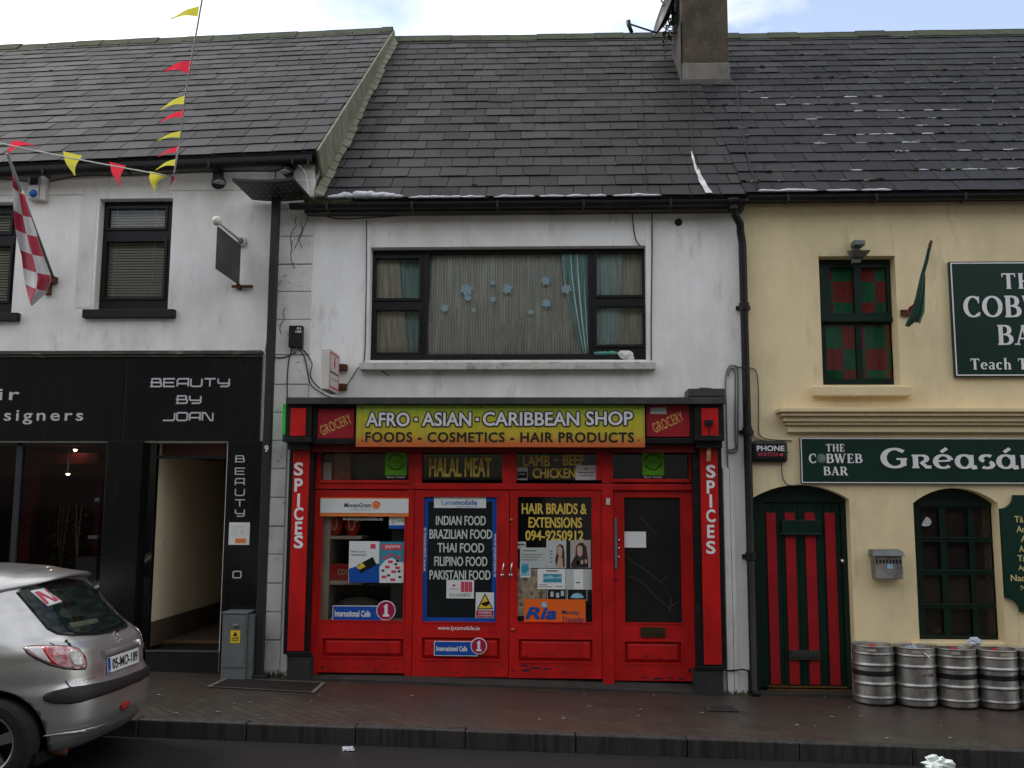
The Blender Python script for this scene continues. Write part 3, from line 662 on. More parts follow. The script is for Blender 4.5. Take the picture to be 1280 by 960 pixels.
wb = casement(salon, w0, [(-90, 268, 14, 291), (-90, 308, 12, 376)], m_frame_plain)
for fo, px in ((wa, (103, 386.5, 217.5, 397)), (wb, (-115, 391, 22, 401))):
    x0, x1, z0, z1 = RC(*px, -.06); s = B(); s.box(x0, x1, -.07, .13, z0, z1); s.build("sill", m_sill_dark, fo, bev=.006)
b = B(); room(b, w0[0] - .4, w1[1] + .4, .34, 2.6, 3.4, 5.4); b.build("upper_room", m_room_grey, salon)
# venetian blinds, hung inside
for R, lab in (((128, 258, 209, 374), "cream slatted venetian blind behind the salon's full upper window"), ((-92, 264, 15, 380), "cream slatted venetian blind behind the salon window cut by the photo's left edge")):
    x0, x1, z0, z1 = RC(*R, .22); s = B(); z = z0
    while z < z1:
        s.hexa([(x0, .205, z + .004), (x1, .205, z + .004), (x1, .215, z + .026), (x0, .215, z + .026), (x0, .203, z + .005), (x1, .203, z + .005), (x1, .213, z + .027), (x0, .213, z + .027)]); z += .031
    for q in (.2, .8): s.box(x0 + (x1 - x0) * q, x0 + (x1 - x0) * q + .004, .203, .236, z0, z1)
    tag(s.build("window_blind", M("blind_slat", (.62, .59, .48), .5, var=.05)), lab, "blind")
# black shopfront
b = B(); b.pbox(-300, 446, 154.5, 551, -.045, .0); b.pbox(155.5, 446, 325.5, 551, -.045, .0)
fas = b.build("shopfront_fascia", m_salon_black, salon, bev=.003)
b = B(); b.pbox(-300, 438.5, 326.5, 443, -.09, .0); b.pbox(-300, 443.2, 326, 446.5, -.07, .0)
b.build("fascia_cornice", M("weathered_dark_timber", (.06, .055, .045), .7, var=.3, vs=5, stains=(((.30, .27, .23), 9, (.5, 1, 5), .55, .68, .8),)), salon, bev=.003)
b = B(); x0, x1, z0, z1 = RC(126, 551.3, 171, 845, -.045); b.box(x0, x1, -.045, .25, -.5, z1); b.build("pilaster", m_salon_black, salon, bev=.004)
b = B(); x0, x1, z0, z1 = RC(279, 551.3, 325, 845, -.045); b.box(x0, x1, -.045, .25, -.5, z1); pil = b.build("pilaster", m_salon_black, salon, bev=.004)
L1 = B()
text(L1, "ir", (-1.5, 486, 24.5, 500), -.048, .012, 1.25); text(L1, "ha", (-40, 486, -8, 500), -.048, .012, 1.25)
place(L1, glyphs("signers", .012, 1.3), (5, 512.5, 104, 530.5), -.048); place(L1, glyphs("de", .012, 1.3), (-30, 512.5, -1.5, 526.5), -.048)
L1.build("lettering", m_lettering_grey, fas)
L1 = B()
stext(L1, "BEAUTY", (188, 472.5, 287.5, 484), -.048, TECH, .32, 1.35, 1.35); stext(L1, "BY", (220, 494, 252, 505), -.048, TECH, .32, 1.35, 1.35); stext(L1, "JOAN", (204, 515, 267, 526.5), -.048, TECH, .32, 1.35, 1.35)
L1.build("lettering", m_lettering_silver, fas)
L1 = B()
for ch, y0 in zip("BEAUTY", (569, 584.5, 597.5, 611, 624, 637)):
    stext(L1, ch, (293.5, y0, 306, y0 + 9), -.048, TECH, .3, 1.25, 1.1)
stext(L1, "O", (290.5, 713.5, 302, 723), -.048, TECH, .3, 1.0, 1.2)
L1.build("lettering", m_lettering_silver, pil)
# salon window with dim red interior
sx0, sx1, sz0, sz1 = RC(-160, 553, 126, 845, .06)
b = B(); b.box(P(15, 650, .03).x, P(22, 650, .03).x, .03, .09, -.3, zf0); b.box(XA + 1.5, sx1, .03, .09, .30, .55); b.box(XA + 1.5, sx1, .03, .09, zf0 - .05, zf0)
fw = b.build("shop_window", M("salon_window_frame", (.035, .04, .045), .35, var=.2), salon, bev=.003)
b = B(); b.quad((XA + 1.5, .06, .5), (sx1, .06, .5), (sx1, .06, zf0), (XA + 1.5, .06, zf0)); b.build("pane", m_glass_dark, fw)
b = B(); b.box(XA + 1.5, sx1, .0, .09, -.5, .30); b.build("stallriser", m_salon_black, salon)
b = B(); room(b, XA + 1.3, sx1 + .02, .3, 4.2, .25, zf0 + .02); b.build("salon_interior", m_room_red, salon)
b = B(); b.pbox(22, 558, 40, 700, 1.6, 1.75); b.pbox(22, 566, 122, 580, 1.6, 1.72); b.pbox(118, 600, 124, 700, 1.5, 1.6); b.build("partition", M("dim_red_partition", (.16, .012, .018), .6, var=.2), salon)
# hallway
hx0, hx1, hz0, hz1 = hall; hz0 = P(235, 812).z; hz1 = zf0
hl = P(189, 700, .10).x
b = B(); b.quad((hl, .12, hz0), (hl, 5.5, hz0), (hl, 5.5, hz1 + .3), (hl, .12, hz1 + .3)); b.quad((hx1 + .25, .25, hz0), (hx1 + .25, .25, hz1 + .3), (hx1 + .25, 5.5, hz1 + .3), (hx1 + .25, 5.5, hz0))
b.quad((hl, 5.5, hz0), (hx1 + .25, 5.5, hz0), (hx1 + .25, 5.5, hz1), (hl, 5.5, hz1))
hw = b.build("hallway_wall", m_hall, salon)
b = B(); b.box(hl + .001, hl + .018, .14, 5.4, hz0, hz0 + .26); b.build("skirting", m_hall_dark, hw)
b = B(); b.box(hl + .002, hl + .012, .36, .42, 1.42, 1.51); b.build("light_switch", m_plastic_white, hw)
b = B(); b.box(hl - .02, hx1 + .3, .25, 5.6, hz1 - .14, hz1 + .4); b.box(hl - .02, hx1 + .25, .1, .24, hz1 - .02, hz1 + .3)
b.build("hallway_ceiling", M("hall_brown_ceiling", (.16, .07, .055), .7, var=.15), salon)
b = B(); b.box(hl - .1, hx1 + .3, .5, 5.6, -.4, hz0 + .01); b.build("hallway_floor", m_hall_dark, salon)
b = B(); b.box(P(183, 815).x, hx1, -.02, .5, -.5, hz0 - .02); b.build("doorstep", M("dark_step", (.010, .0095, .009), .5, var=.3, vs=8), salon, bev=.004)
b = B(); b.box(P(183, 815).x, hx1, -.028, .0, hz0 - .021, hz0 - .003); b.build("step_edge", m_chrome, salon)
b = B(); b.box(hl + .05, hx1 + .2, .42, .46, hz0 + .012, hz0 + .03); b.build("threshold_strip", m_brass, salon)
b = B(); b.pbox(171.3, 553, 190, 815, .06, .14); b.build("door", m_black_glass, salon, bev=.004)
b = B(); b.box(P(190.5, 570).x, hx1, .05, .075, P(230, 573).z, P(230, 569).z); b.build("door_track", m_frame_plain, salon)

# ================================================================ 2. the shop building in the middle
XP = P(932, 400).x                                     # party line with the pub
shop = thing("shop_building", ((XQ + XP) / 2, 0, base_z(0)), "white two-storey building with a red and black grocery shopfront and one wide curtained upper window", "building")
zM = 5.18
uw = RC(462, 308, 808, 450); sf = RC(358, 500, 905, 850)
b = B(); sfh = (P(388, 650).x, P(868, 650).x, -.6, P(640, 520).z)
wall(b, XQ + .002, XP, -.6, zM, [uw, sfh])
b.build("wall", m_white, shop)
b = B(); b.quad((XQ, 9, -.6), (XP, 9, -.6), (XP, 9, zM), (XQ, 9, zM)); b.build("rear_wall", m_white, shop)
# shallow raised surround of the big window and the corner strip on the right
b = B(); sx = [P(455, 380).x, P(461.5, 380).x, P(808.5, 380).x, P(815, 380).x]; st = P(640, 308).z
b.box(sx[0], sx[1], -.014, .01, uw[2] - .05, st + .26); b.build("window_surround", m_white, shop, bev=.004)
b = B(); b.box(sx[2], sx[3], -.014, .01, uw[2] - .05, st + .26)
b.build("window_surround", m_white, shop, bev=.004)
b = B(); b.box(P(905, 700).x, P(913, 700).x, -.05, .01, -.3, P(909, 585).z); b.box(P(914, 700).x, P(919, 700).x, -.03, .01, -.3, P(909, 583).z)
b.build("corner_trim", m_white, shop, bev=.004)
def moss_m(x, t, rnd):
    if t < .02: return (0, .5, .02)
    return (1 if rnd.random() < (.17 if t < .28 else .03) else 0), .45, .020
yR, zR = 4.5, 9.40
ptM = slate_roof("roof", XQ + .06, XP, -.16, 5.20, yR, zR, 22, .315, m_slate_m, shop, 0, 0, seed=21, moss_fn=moss_m)
LsM = math.hypot(yR + .16, zR - 5.20)
ridge(shop, ptM, XQ + .1, XP, LsM, m_ridge, 6)
b = B(); rnd = random.Random(4)
for i in range(26):     # slate soakers against the higher gable
    s0 = LsM * i / 26; a = ptM(XQ + .05, s0, .03); c = ptM(XQ + .05, s0 + LsM / 26 - .01, .02); k = rnd.uniform(.09, .13)
    b.hexa([(a[0], a[1], a[2]), (a[0] + k, a[1], a[2] - .0), (c[0] + k, c[1], c[2] + .0), (c[0], c[1], c[2]), (a[0], a[1], a[2] + .06), (a[0] + k, a[1] - .004, a[2] + .012), (c[0] + k, c[1], c[2] + .012), (c[0], c[1], c[2] + .06)])
b.build("roof_flashing", m_verge, shop)
gutter(shop, P(370, 258).x, XP - .02, -.225, 5.125, .060)
b = B(); b.box(P(385, 258).x, XP - .01, -.15, .0, 5.055, 5.14); b.build("fascia_board", M("weathered_fascia", (.055, .05, .042), .7, var=.35, vs=6, stains=(((.16, .14, .11), 6, (.5, 1, 3), .55, .7, .6),)), shop, bev=.004)
# frost and white run-off on the lowest slates
b = B(); rnd = random.Random(9)
def frost(pt, x0, x1, s0, s1, h=.03):
    """a low uneven ridge of slush: overlapping flat lumps"""
    n = max(int((x1 - x0) / .05), 1)
    for i in range(n + 1):
        x = x0 + (x1 - x0) * (i + rnd.uniform(-.3, .3)) / max(n, 1); e = math.sin(math.pi * (i + .7) / (n + 1.4)); d = (s1 - s0) * (.35 + .65 * e) * rnd.uniform(.6, 1.05)
        c = pt(x, s0 + d * .45, h - .012); b.smooth = True; b.blob(c, rnd.uniform(.05, .085), d * .40, d * .32 + .003, rnd.randint(0, 9999), 10, 6, .14)
frost(ptM, P(419, 250).x, P(500, 250).x, -.02, .12, .038)
for px in (527, 548, 566, 592, 633, 655, 690, 722, 745, 778, 800, 812):
    w_ = rnd.uniform(8, 19); frost(ptM, P(px - w_ / 2, 250).x, P(px + w_ / 2, 250).x, -.02, rnd.uniform(.02, .04), .03)
tag(b.build("frost_patch", m_frost, shop), kind="stuff")
b = B(); pa = [(866, 200), (872, 215), (879, 230), (884, 243)]
def onroof(pt, Ls, px, py, ye, ze, yr, zr):
    d = ray(px, py); n = Vector((0, -(zr - ze), yr - ye)).normalized(); p0 = Vector((0, ye, ze)); t = (p0 - CAM).dot(n) / d.dot(n); return CAM + d * t
def roofpt(px, py, h=.03):
    p = onroof(None, 0, px, py, -.16, 5.20, yR, zR); return (p.x, p.y - .67 * h, p.z + .74 * h)
b = B(); pa = [(864, 192, 1.2), (866, 200, 3), (868, 208, 2.5), (871, 215, 6), (874, 222, 4.5), (877, 229, 8), (881, 236, 6.5), (886, 244, 9)]
for i in range(len(pa) - 1):
    (x0, y0, w0_), (x1, y1, w1_) = pa[i], pa[i + 1]
    b.quad(roofpt(x0 - w0_ / 2, y0), roofpt(x1 - w1_ / 2, y1), roofpt(x1 + w1_ / 2, y1), roofpt(x0 + w0_ / 2, y0))
b.build("cement_streak", M("limewash_streak", (.42, .42, .43), .9, var=.35, vs=9), shop)
b = B()
for pth in ([(797, 46), (797, 60), (801, 72), (801, 130), (805, 190), (809, 240)], [(861, 108), (862, 150), (866, 190), (872, 215)]):
    b.tube([roofpt(x, y, .035) for x, y in pth], .004, 6)
b.build("aerial_cable", m_cable_dark, shop)
# chimney on the party wall
cy = 2.7; cx0, cx1 = P(853, 104, cy).x, P(912, 104, cy).x; cz = P(880, 104, cy).z
b = B(); b.box(cx0, cx1, cy, cy + 1.0, cz - .5, 11.9); ch = b.build("chimney", m_chimney, shop, bev=.02)
b = B(); b.box(cx0 - .012, cx1 + .012, cy - .015, cy + .4, cz - .2, cz + .30); b.build("flaunching", m_cement, ch, bev=.02)
b = B(); b.box(cx0 - .03, cx1 + .02, cy - .07, cy - .02, cz - .06, cz + .03); b.box(cx0 - .02, cx0 - .0135, cy - .02, cy + 1.0, cz - .1, cz + .95); b.build("lead_apron", m_lead, ch, bev=.008)
b = B(); b.box(cx0 - .06, cx1 + .06, cy - .06, cy + 1.06, 11.6, 11.8); b.lathe([(.12, 11.9), (.12, 12.4), (.15, 12.42), (.15, 12.5), (.10, 12.5)], ((cx0 + cx1) / 2, cy + .3, 0)); b.build("chimney_cap", m_chimney, ch)
# upper window
def rpane(p, y): return RC(*p, y)
big = [(470, 323, 524.5, 373), (470, 388, 523.5, 441), (535, 317, 735, 443), (746, 316, 802.5, 369), (746, 383, 803.5, 431)]
uwin = casement(shop, uw, big, m_frame, y=.13)
b = B(); x0, x1, z0, z1 = RC(449.5, 452.5, 820, 462, -.09); b.box(x0, x1, -.10, .14, z0, z1); b.build("sill", m_sill_white, uwin, bev=.008)
b = B(); b.pbox(466, 444, 800, 450, .06, .129); b.build("sill_board", m_frame, uwin, bev=.003)
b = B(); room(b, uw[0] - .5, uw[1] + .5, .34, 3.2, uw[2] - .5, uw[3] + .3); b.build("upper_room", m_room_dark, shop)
# curtains (each hangs by itself)
def curtain(name, top, bot, y, folds, amp, m, lab, grp=None, seed=0):
    """top / bot: (pixel x0, x1, y) of the two edges"""
    rnd = random.Random(seed); nx, nz_ = 90, 10; bb = B(); bb.smooth = True; vs = []; fs = []
    ph = [rnd.uniform(0, 6.3) for _ in range(4)]
    for j in range(nz_ + 1):
        t = j / nz_; e = t ** 1.6
        xa = P(top[0], top[2], y).x * (1 - e) + P(bot[0], bot[2], y).x * e; xb = P(top[1], top[2], y).x * (1 - e) + P(bot[1], bot[2], y).x * e
        z = P(600, top[2], y).z * (1 - t) + P(600, bot[2], y).z * t
        for i in range(nx + 1):
            u = i / nx; u_ = u + .012 * math.sin(u * 17 + ph[3]) + .02 * t * math.sin(u * 9 + ph[1]); w_ = math.sin(u_ * folds * 6.283 + ph[0]) * (.7 + .5 * math.sin(u * 7 + ph[2])) + .5 * math.sin(u * folds * 2.3 * 6.283 + ph[1]) + .3 * math.sin(u * 5 + ph[2] + t * 2)
            vs.append((xa + (xb - xa) * u, y + amp * w_ * (.6 + .4 * t), z))
    for j in range(nz_):
        for i in range(nx): a = j * (nx + 1) + i; fs.append((a, a + 1, a + nx + 2, a + nx + 1))
    bb.add(vs, fs); o = bb.build(name, m); sm = o.modifiers.new("thickness", 'SOLIDIFY'); sm.thickness = .002
    return tag(o, lab, "curtain", grp)
def fabric(name, col, alpha=1.0, weave=0, sx=130, dark=None):
    m, nt, bsd = new_mat(name); bsd.inputs['Roughness'].default_value = .9; bsd.inputs['Base Color'].default_value = rgba(col)
    bsd.inputs['Sheen Weight'].default_value = .2
    n = tex_noise(nt, 6, (6, 1, .4), 3); nt.links.new(mix(nt, ramp(nt, n, .35, .7), tuple(x * .70 for x in col), col), bsd.inputs['Base Color'])
    if weave:
        t = nt.nodes.new('ShaderNodeTexCoord'); sp = nt.nodes.new('ShaderNodeSeparateXYZ'); nt.links.new(t.outputs['Object'], sp.inputs[0])
        def sn(sk, k):
            a = nt.nodes.new('ShaderNodeMath'); a.operation = 'MULTIPLY'; a.inputs[1].default_value = k; nt.links.new(sk, a.inputs[0])
            s = nt.nodes.new('ShaderNodeMath'); s.operation = 'SINE'; nt.links.new(a.outputs[0], s.inputs[0]); return s.outputs[0]
        mm = nt.nodes.new('ShaderNodeMath'); mm.operation = 'MULTIPLY'; pass
        ad = nt.nodes.new('ShaderNodeMath'); ad.operation = 'ADD'; nt.links.new(sn(sp.outputs[0], 210), mm.inputs[0]); mm.inputs[1].default_value = .16; nt.links.new(mm.outputs[0], ad.inputs[0]); nt.links.new(tex_noise(nt, 9, (9, 1, .22), 5, .75), ad.inputs[1])
        f = ramp(nt, ad.outputs[0], .30, .68, (alpha - .28,) * 3 + (1,), (min(alpha + .2, 1),) * 3 + (1,)); nt.links.new(f, bsd.inputs['Alpha'])
    elif alpha < 1: bsd.inputs['Alpha'].default_value = alpha
    return m
m_tealc = fabric("teal_curtain", (.42, .64, .59)); m_netc = fabric("net_curtain", (.95, .94, .84), .84, 1); m_beigec = fabric("beige_curtain", (.80, .74, .60)); m_palec = fabric("pale_curtain", (.70, .86, .82))
curtain("net_curtain", (540, 728, 314), (528, 738, 446), .205, 13, .020, m_netc, "cream lace net curtain hanging in folds across the middle of the shop's wide upper window", seed=3)
b = B(); b.smooth = True; vs = []; fs = []; rnd = random.Random(33); NX, NZ = 110, 12; ph = [rnd.uniform(0, 6.28) for _ in range(5)]
for j in range(NZ + 1):       # a second, looser layer of the same lace swept into swags along the sill
    t = j / NZ
    for i in range(NX + 1):
        u = i / NX; sw = abs(math.sin(u * 3.0 * math.pi + .4)) ** .7; px = 528 + 205 * u + 14 * (1 - t) * math.sin(u * 9.4 + ph[0]); top = 372 + 40 * sw + 10 * math.sin(u * 4 + ph[1])
        y = .178 + .010 * math.sin(u * 60 + ph[2] + t * 3) + .008 * math.sin(u * 23 + t * 5 + ph[3]); q = P(px, top * (1 - t) + 446 * t, y); vs.append(q)
for j in range(NZ):
    for i in range(NX): a = j * (NX + 1) + i; fs.append((a, a + 1, a + NX + 2, a + NX + 1))
b.add(vs, fs); tag(b.build("net_curtain", fabric("lace_swag", (.93, .91, .78), .62, 1)), "loose cream lace bunched in swags along the bottom of the wide centre pane", "curtain")
curtain("curtain", (531, 560, 314), (531, 538, 446), .25, 4, .016, m_tealc, "narrow teal curtain at the left side of the wide centre pane", seed=4)
curtain("curtain", (702, 738, 312), (728, 738, 446), .158, 4, .012, m_tealc, "teal curtain swept towards the right side of the wide centre pane", seed=5)
curtain("curtain", (466, 528, 318), (485, 528, 446), .25, 5, .016, m_tealc, "teal curtain behind the left pair of small panes above the shop", seed=6)
curtain("curtain", (464, 500, 318), (466, 512, 446), .21, 4, .016, m_beigec, "beige curtain in the left pair of small panes above the shop", seed=7)
curtain("curtain", (740, 778, 312), (740, 774, 440), .21, 4, .014, m_palec, "pale teal curtain behind the right pair of small panes above the shop", seed=8)
curtain("curtain", (775, 808, 312), (771, 808, 440), .245, 4, .014, m_beigec, "beige curtain in the right pair of small panes above the shop", seed=9)
# flower decals on the glass
flower = None
for px, py, s in ((583, 362, 8.5), (585, 372, 5), (616, 353, 4), (616, 374, 4.5), (634, 361, 7), (682, 351, 6.5), (708, 361, 7), (683, 379, 6), (556, 385, 5.5), (663, 390, 4), (592, 388, 3.5)):
    c = P(px, py, .145)
    if not flower:
        f = B(); vs = [(0, 0, 0)]; n = 48
        for i in range(n):
            a = 2 * math.pi * i / n; r = .058 * (1 + .22 * math.cos(6 * a)); vs.append((r * math.cos(a), 0, r * math.sin(a)))
        vs += [(x, .0012, z) for x, y, z in vs[1:]]
        fs = [(0, i + 1, (i + 1) % n + 1) for i in range(n)] + [(i + 1, n + 1 + i, n + 1 + (i + 1) % n, (i + 1) % n + 1) for i in range(n)]
        f.add(vs, fs); flower = f.build("flower_decal", M("pale_blue_felt", (.22, .31, .34), .8, var=.15, vs=40)); o = flower
    else: o = flower.copy(); COL.objects.link(o)
    o.location = c; k = s / 8; o.scale = (k, 1, k); o.rotation_euler = (0, px * .7, 0)
    tag(o, "pale blue flower-shaped decal on the wide pane in front of the net curtain", "decal", "blue flower decals on the upper window")
# cloths left on the sill under the right pane
b = B(); p = P(783, 444, .05); b.blob(p, .075, .05, .05, 3, 12, 8, .12); b.blob((p.x - .05, p.y, p.z + .015), .045, .04, .035, 5, 10, 6, .15); b.blob((p.x + .035, p.y, p.z - .03), .05, .04, .04, 8, 10, 6, .15)
o = tag(b.build("cloth", M("white_cloth", (.66, .65, .62), .9, var=.2, vs=30, bmp=.5, bs=30)), "crumpled white cloth lying on the sill under the small right pane", "cloth"); o.data.polygons.foreach_set("use_smooth", [True] * len(o.data.polygons))
b = B(); p = P(758, 442, .08)
for k in range(3): b.blob((p.x - .08 + k * .07, p.y, p.z + .002 * k), .06, .035, .022, 13 + k, 10, 6, .2)
o = tag(b.build("cloth", fabric("green_cloth", (.10, .32, .28))), "crumpled teal cloth trapped in the small right pane above the sill", "cloth"); o.data.polygons.foreach_set("use_smooth", [True] * len(o.data.polygons))

# ---------------------------------------------------------------- the red shopfront
YF = -.04
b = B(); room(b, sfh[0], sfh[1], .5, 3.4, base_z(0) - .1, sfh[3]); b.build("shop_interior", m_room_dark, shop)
b = B(); fz1 = P(640, 498).z
b.pbox(357, 496.5, 907, 505, -.40, .0); b.build("lead_capping", m_lead, shop, bev=.006)
b = B(); b.pbox(390, 504.8, 868, 556, -.26, .02); b.pbox(392, 548.5, 444, 555, -.30, -.255); b.pbox(807, 548, 868, 554, -.30, -.255); b.pbox(391, 505, 396, 548, -.29, -.255); b.pbox(863, 505, 868, 548, -.29, -.255)
fascia = b.build("fascia", m_black, shop, bev=.004)
b = B(); b.pbox(388.5, 552, 868, 565, -.20, .0); b.build("soffit", M("dark_red_timber", (.16, .008, .008), .5, var=.2), shop)
for px, lab in (((397, 511, 442.5, 548), None), ((808, 506, 862, 546), None)):
    b = B(); b.pbox(*px, -.285, -.262); pn = b.build("grocery_panel", m_red_panel, fascia, bev=.003)
    cxp, cyp = (px[0] + px[2]) / 2, (px[1] + px[3]) / 2 + (1.5 if px[0] < 500 else 2)
    L1 = B(); text(L1, "GROCERY", (cxp - 20.5, cyp - 6.8, cxp + 20.5, cyp + 6.2), -.289, .012, 1.05, rot=24); L1.build("lettering", m_lettering_tan, pn)
# fascia end blocks and pilasters
for (x0, x1, px0, px1, yb0, yb1) in ((357.5, 389.5, 363, 383, 504.8, 553), (868.5, 905, 877, 899, 504.8, 551)):
    b = B(); b.pbox(x0, yb0, x1, yb1 - 7, -.34, .0); b.pbox(x0 - .5, yb1 - 7, x1 + .5, yb1, -.37, .0); b.pbox(x0 + 2, yb1, x1 - 2, yb1 + 9, -.30, .0)
    cb = b.build("console_block", m_black, shop, bev=.005)
    b = B(); b.pbox(px0, 510, px1 - 1, 545, -.355, -.342); b.build("panel", m_red, cb, bev=.003)
b = B(); b.pbox(352.8, 504.5, 357, 543, -.33, .0); b.build("green_edge_board", m_brightgreen, shop, bev=.002)
b = B(); b.pbox(353, 543.3, 357, 552.5, -.33, .0); b.build("blue_edge_board", M("dark_blue_paint", (.01, .03, .06), .5), shop, bev=.002)
for (x0, x1, px0, px1, yt, yb, yp, base) in ((358, 388.5, 363, 383.5, 560, 818, 814, 846), (868, 905, 877.5, 899.5, 558, 836, 831, 868)):
    b = B(); b.pbox(x0, yt, x1, yb, -.16, .0); b.pbox(x0, yb - 3, x1 + 1, yb + 2.5, -.19, -.158)
    pl = b.build("pilaster", m_black, shop, bev=.004)
    b = B(); b.pbox(px0, yt + 1, px1, yp, -.178, -.162); b.build("panel", m_red, pl, bev=.004)
    X0, X1, Z0, Z1 = RC(x0 + .5, yb + 2.6, x1 - .5, base, -.18); b = B(); b.box(X0, X1, -.18, .0, -.4, Z1); b.build("plinth", M("dark_grey_plinth", (.024, .024, .023), .7, var=.3, vs=7, bmp=.3), pl, bev=.006)
    L1 = B(); ys_ = (578, 598, 617, 634, 652, 669) if x0 < 500 else (581, 600.5, 618, 636.5, 656, 676)
    for ch, y0 in zip("SPICES", ys_):
        cxx = (px0 + px1) / 2; hw = {'I': 1.7, 'E': 4.6, 'P': 5.2}.get(ch, 5.8)
        text(L1, ch, (cxx - hw, y0, cxx + hw, y0 + 16.5), -.181, .028)
    L1.build("lettering", m_lettering_w, pl)
# frame of posts and rails
b = B()
for x0, x1 in ((388.8, 400), (511, 527), (628, 645.5), (752.5, 766), (862, 867.8)): b.pbox(x0, 556, x1, 604, YF, .10)
b.pbox(388.8, 604.2, 867.8, 612, YF - .012, .10); b.pbox(388.8, 556, 867.8, 562, YF + .004, .10)
b.pbox(400, 600, 511, 604, YF - .03, .09); b.pbox(766, 598.5, 862, 603, YF - .03, .09)
X0, X1, Z0, Z1 = RC(388.8, 612.2, 399, 845, YF); b.box(X0, X1, YF, .10, -.3, Z1)
X0, X1, Z0, Z1 = RC(507.5, 612.2, 515.8, 845, YF); b.box(X0, X1, YF - .012, .10, -.3, Z1)
X0, X1, Z0, Z1 = RC(752.8, 612.2, 767, 845, YF); b.box(X0, X1, YF - .018, .10, -.3, Z1)
X0, X1, Z0, Z1 = RC(866.2, 612.2, 867.9, 845, YF); b.box(X0, X1, YF, .10, -.3, Z1)
b.build("shopfront_frame", m_red, shop, bev=.004)
b = B(); X0, X1, Z0, Z1 = RC(388, 840, 868, 852, -.1)
b.hexa([(X0, -.16, -.4), (X1, -.16, -.4), (X1, .3, -.4), (X0, .3, -.4), (X0, -.16, base_z(X0) + .012), (X1, -.16, base_z(X1) + .012), (X1, .3, base_z(X0) + .05), (X0, .3, base_z(X0) + .05)])
b.build("threshold", M("grey_threshold", (.034, .032, .028), .8, var=.35, vs=5, bmp=.3), shop, bev=.004)
# small lights over the doors
tw = []
for px, mm in (((400, 562, 511, 600), m_glass_shop), ((527, 562, 628, 600), m_black_glass), ((645.5, 562, 745.5, 600), m_black_glass), ((766, 562, 862, 598.5), m_black_glass)):
    x0, x1, z0, z1 = RC(*px, .04); b = B(); b.quad((x0, .04, z0), (x1, .04, z0), (x1, .04, z1), (x0, .04, z1)); tw.append(b.build("transom_pane", mm, shop))
b = B(); b.pbox(745.6, 562, 752.4, 600, YF, .1); b.build("transom_post", m_red, shop)
L1 = B(); fat(L1, "HALAL MEAT", (537, 572.5, 614, 595.5), .035, .0045); L1.build("lettering", m_lettering_gold, tw[1])
L1 = B(); fat(L1, "LAMB", (654, 569.5, 687, 582.5), .035, .003); fat(L1, "BEEF", (704, 568.5, 730, 581.5), .035, .003); L1.pbox(693, 574, 698, 576, .034, .036); fat(L1, "CHICKEN", (666, 585.5, 719, 597.5), .035, .003); L1.build("lettering", m_lettering_gold, tw[2])
# doors: stiles, rails, sunk pane, raised bottom panel
def shop_door(name, X, glass_px, panel_px, bottom, m, mg, y=YF, label=None):
    x0, x1 = X; f = B(); G = RC(*glass_px, y); D = RC(x0, 613, x1, bottom, y); Q = RC(*panel_px, y)
    wall(f, D[0], D[1], D[2], D[3], [G, Q], y=y, t=.045)
    f.quad((D[0], y, D[2]), (D[0], y + .045, D[2]), (D[0], y + .045, D[3]), (D[0], y, D[3])); f.quad((D[1], y, D[2]), (D[1], y, D[3]), (D[1], y + .045, D[3]), (D[1], y + .045, D[2]))
    f.quad((D[0], y, D[2]), (D[1], y, D[2]), (D[1], y + .045, D[2]), (D[0], y + .045, D[2]))
    # mouldings round glass and panel
    for H, d in ((G, .014), (Q, .018)):
        f.box(H[0], H[1], y - .006, y + .014, H[3] - d, H[3]); f.box(H[0], H[1], y - .006, y + .014, H[2], H[2] + d); f.box(H[0], H[0] + d, y - .006, y + .014, H[2] + d, H[3] - d); f.box(H[1] - d, H[1], y - .006, y + .014, H[2] + d, H[3] - d)
    o = f.build(name, m, shop)
    if label: o["label"] = label
    p = B(); p.quad((Q[0], y + .03, Q[2]), (Q[1], y + .03, Q[2]), (Q[1], y + .03, Q[3]), (Q[0], y + .03, Q[3])); p.hexa([(Q[0] + .025, y + .028, Q[2] + .025), (Q[1] - .025, y + .028, Q[2] + .025), (Q[1] - .025, y + .028, Q[3] - .025), (Q[0] + .025, y + .028, Q[3] - .025),
        (Q[0] + .06, y + .004, Q[2] + .055), (Q[1] - .06, y + .004, Q[2] + .055), (Q[1] - .06, y + .004, Q[3] - .055), (Q[0] + .06, y + .004, Q[3] - .055)]); p.build("panel", m, o)
    g = B(); g.quad((G[0], y + .022, G[2]), (G[1], y + .022, G[2]), (G[1], y + .022, G[3]), (G[0], y + .022, G[3])); g.build("pane", mg, o)
    return o
d1 = shop_door("display_window", (399.2, 507.2), (400.5, 622, 506.5, 777), (401, 796, 506, 823), 841, m_red_worn, m_glass_shop)
d2 = shop_door("shop_door", (516.2, 636), (527, 619.5, 622.5, 779), (525, 795, 627, 826), 846, m_red_worn, m_darkvinyl, label="left double door filled by a blue bordered dark board")
d3 = shop_door("shop_door", (636.8, 752.4), (645.5, 619.5, 741.5, 779), (646, 797, 743, 829), 848, m_red_worn, m_black_glass, label="right double door with gold lettering and many papers on its glass")
d4 = shop_door("shop_door", (767.4, 866), (779, 620, 853, 780), (779, 800, 854, 831), 851, m_red_worn, m_mesh_glass, y=-.015, label="single door with cracked dark mesh glass")
yg = YF + .022
b = B()
for a in ((527, 619.5, 622.5, 627), (527, 772, 622.5, 779), (527, 627.2, 534.5, 771.8), (615, 627.2, 622.5, 771.8)): b.pbox(*a, yg - .004, yg - .001)
b.build("blue_border", m_blue, d2)
L1 = B()
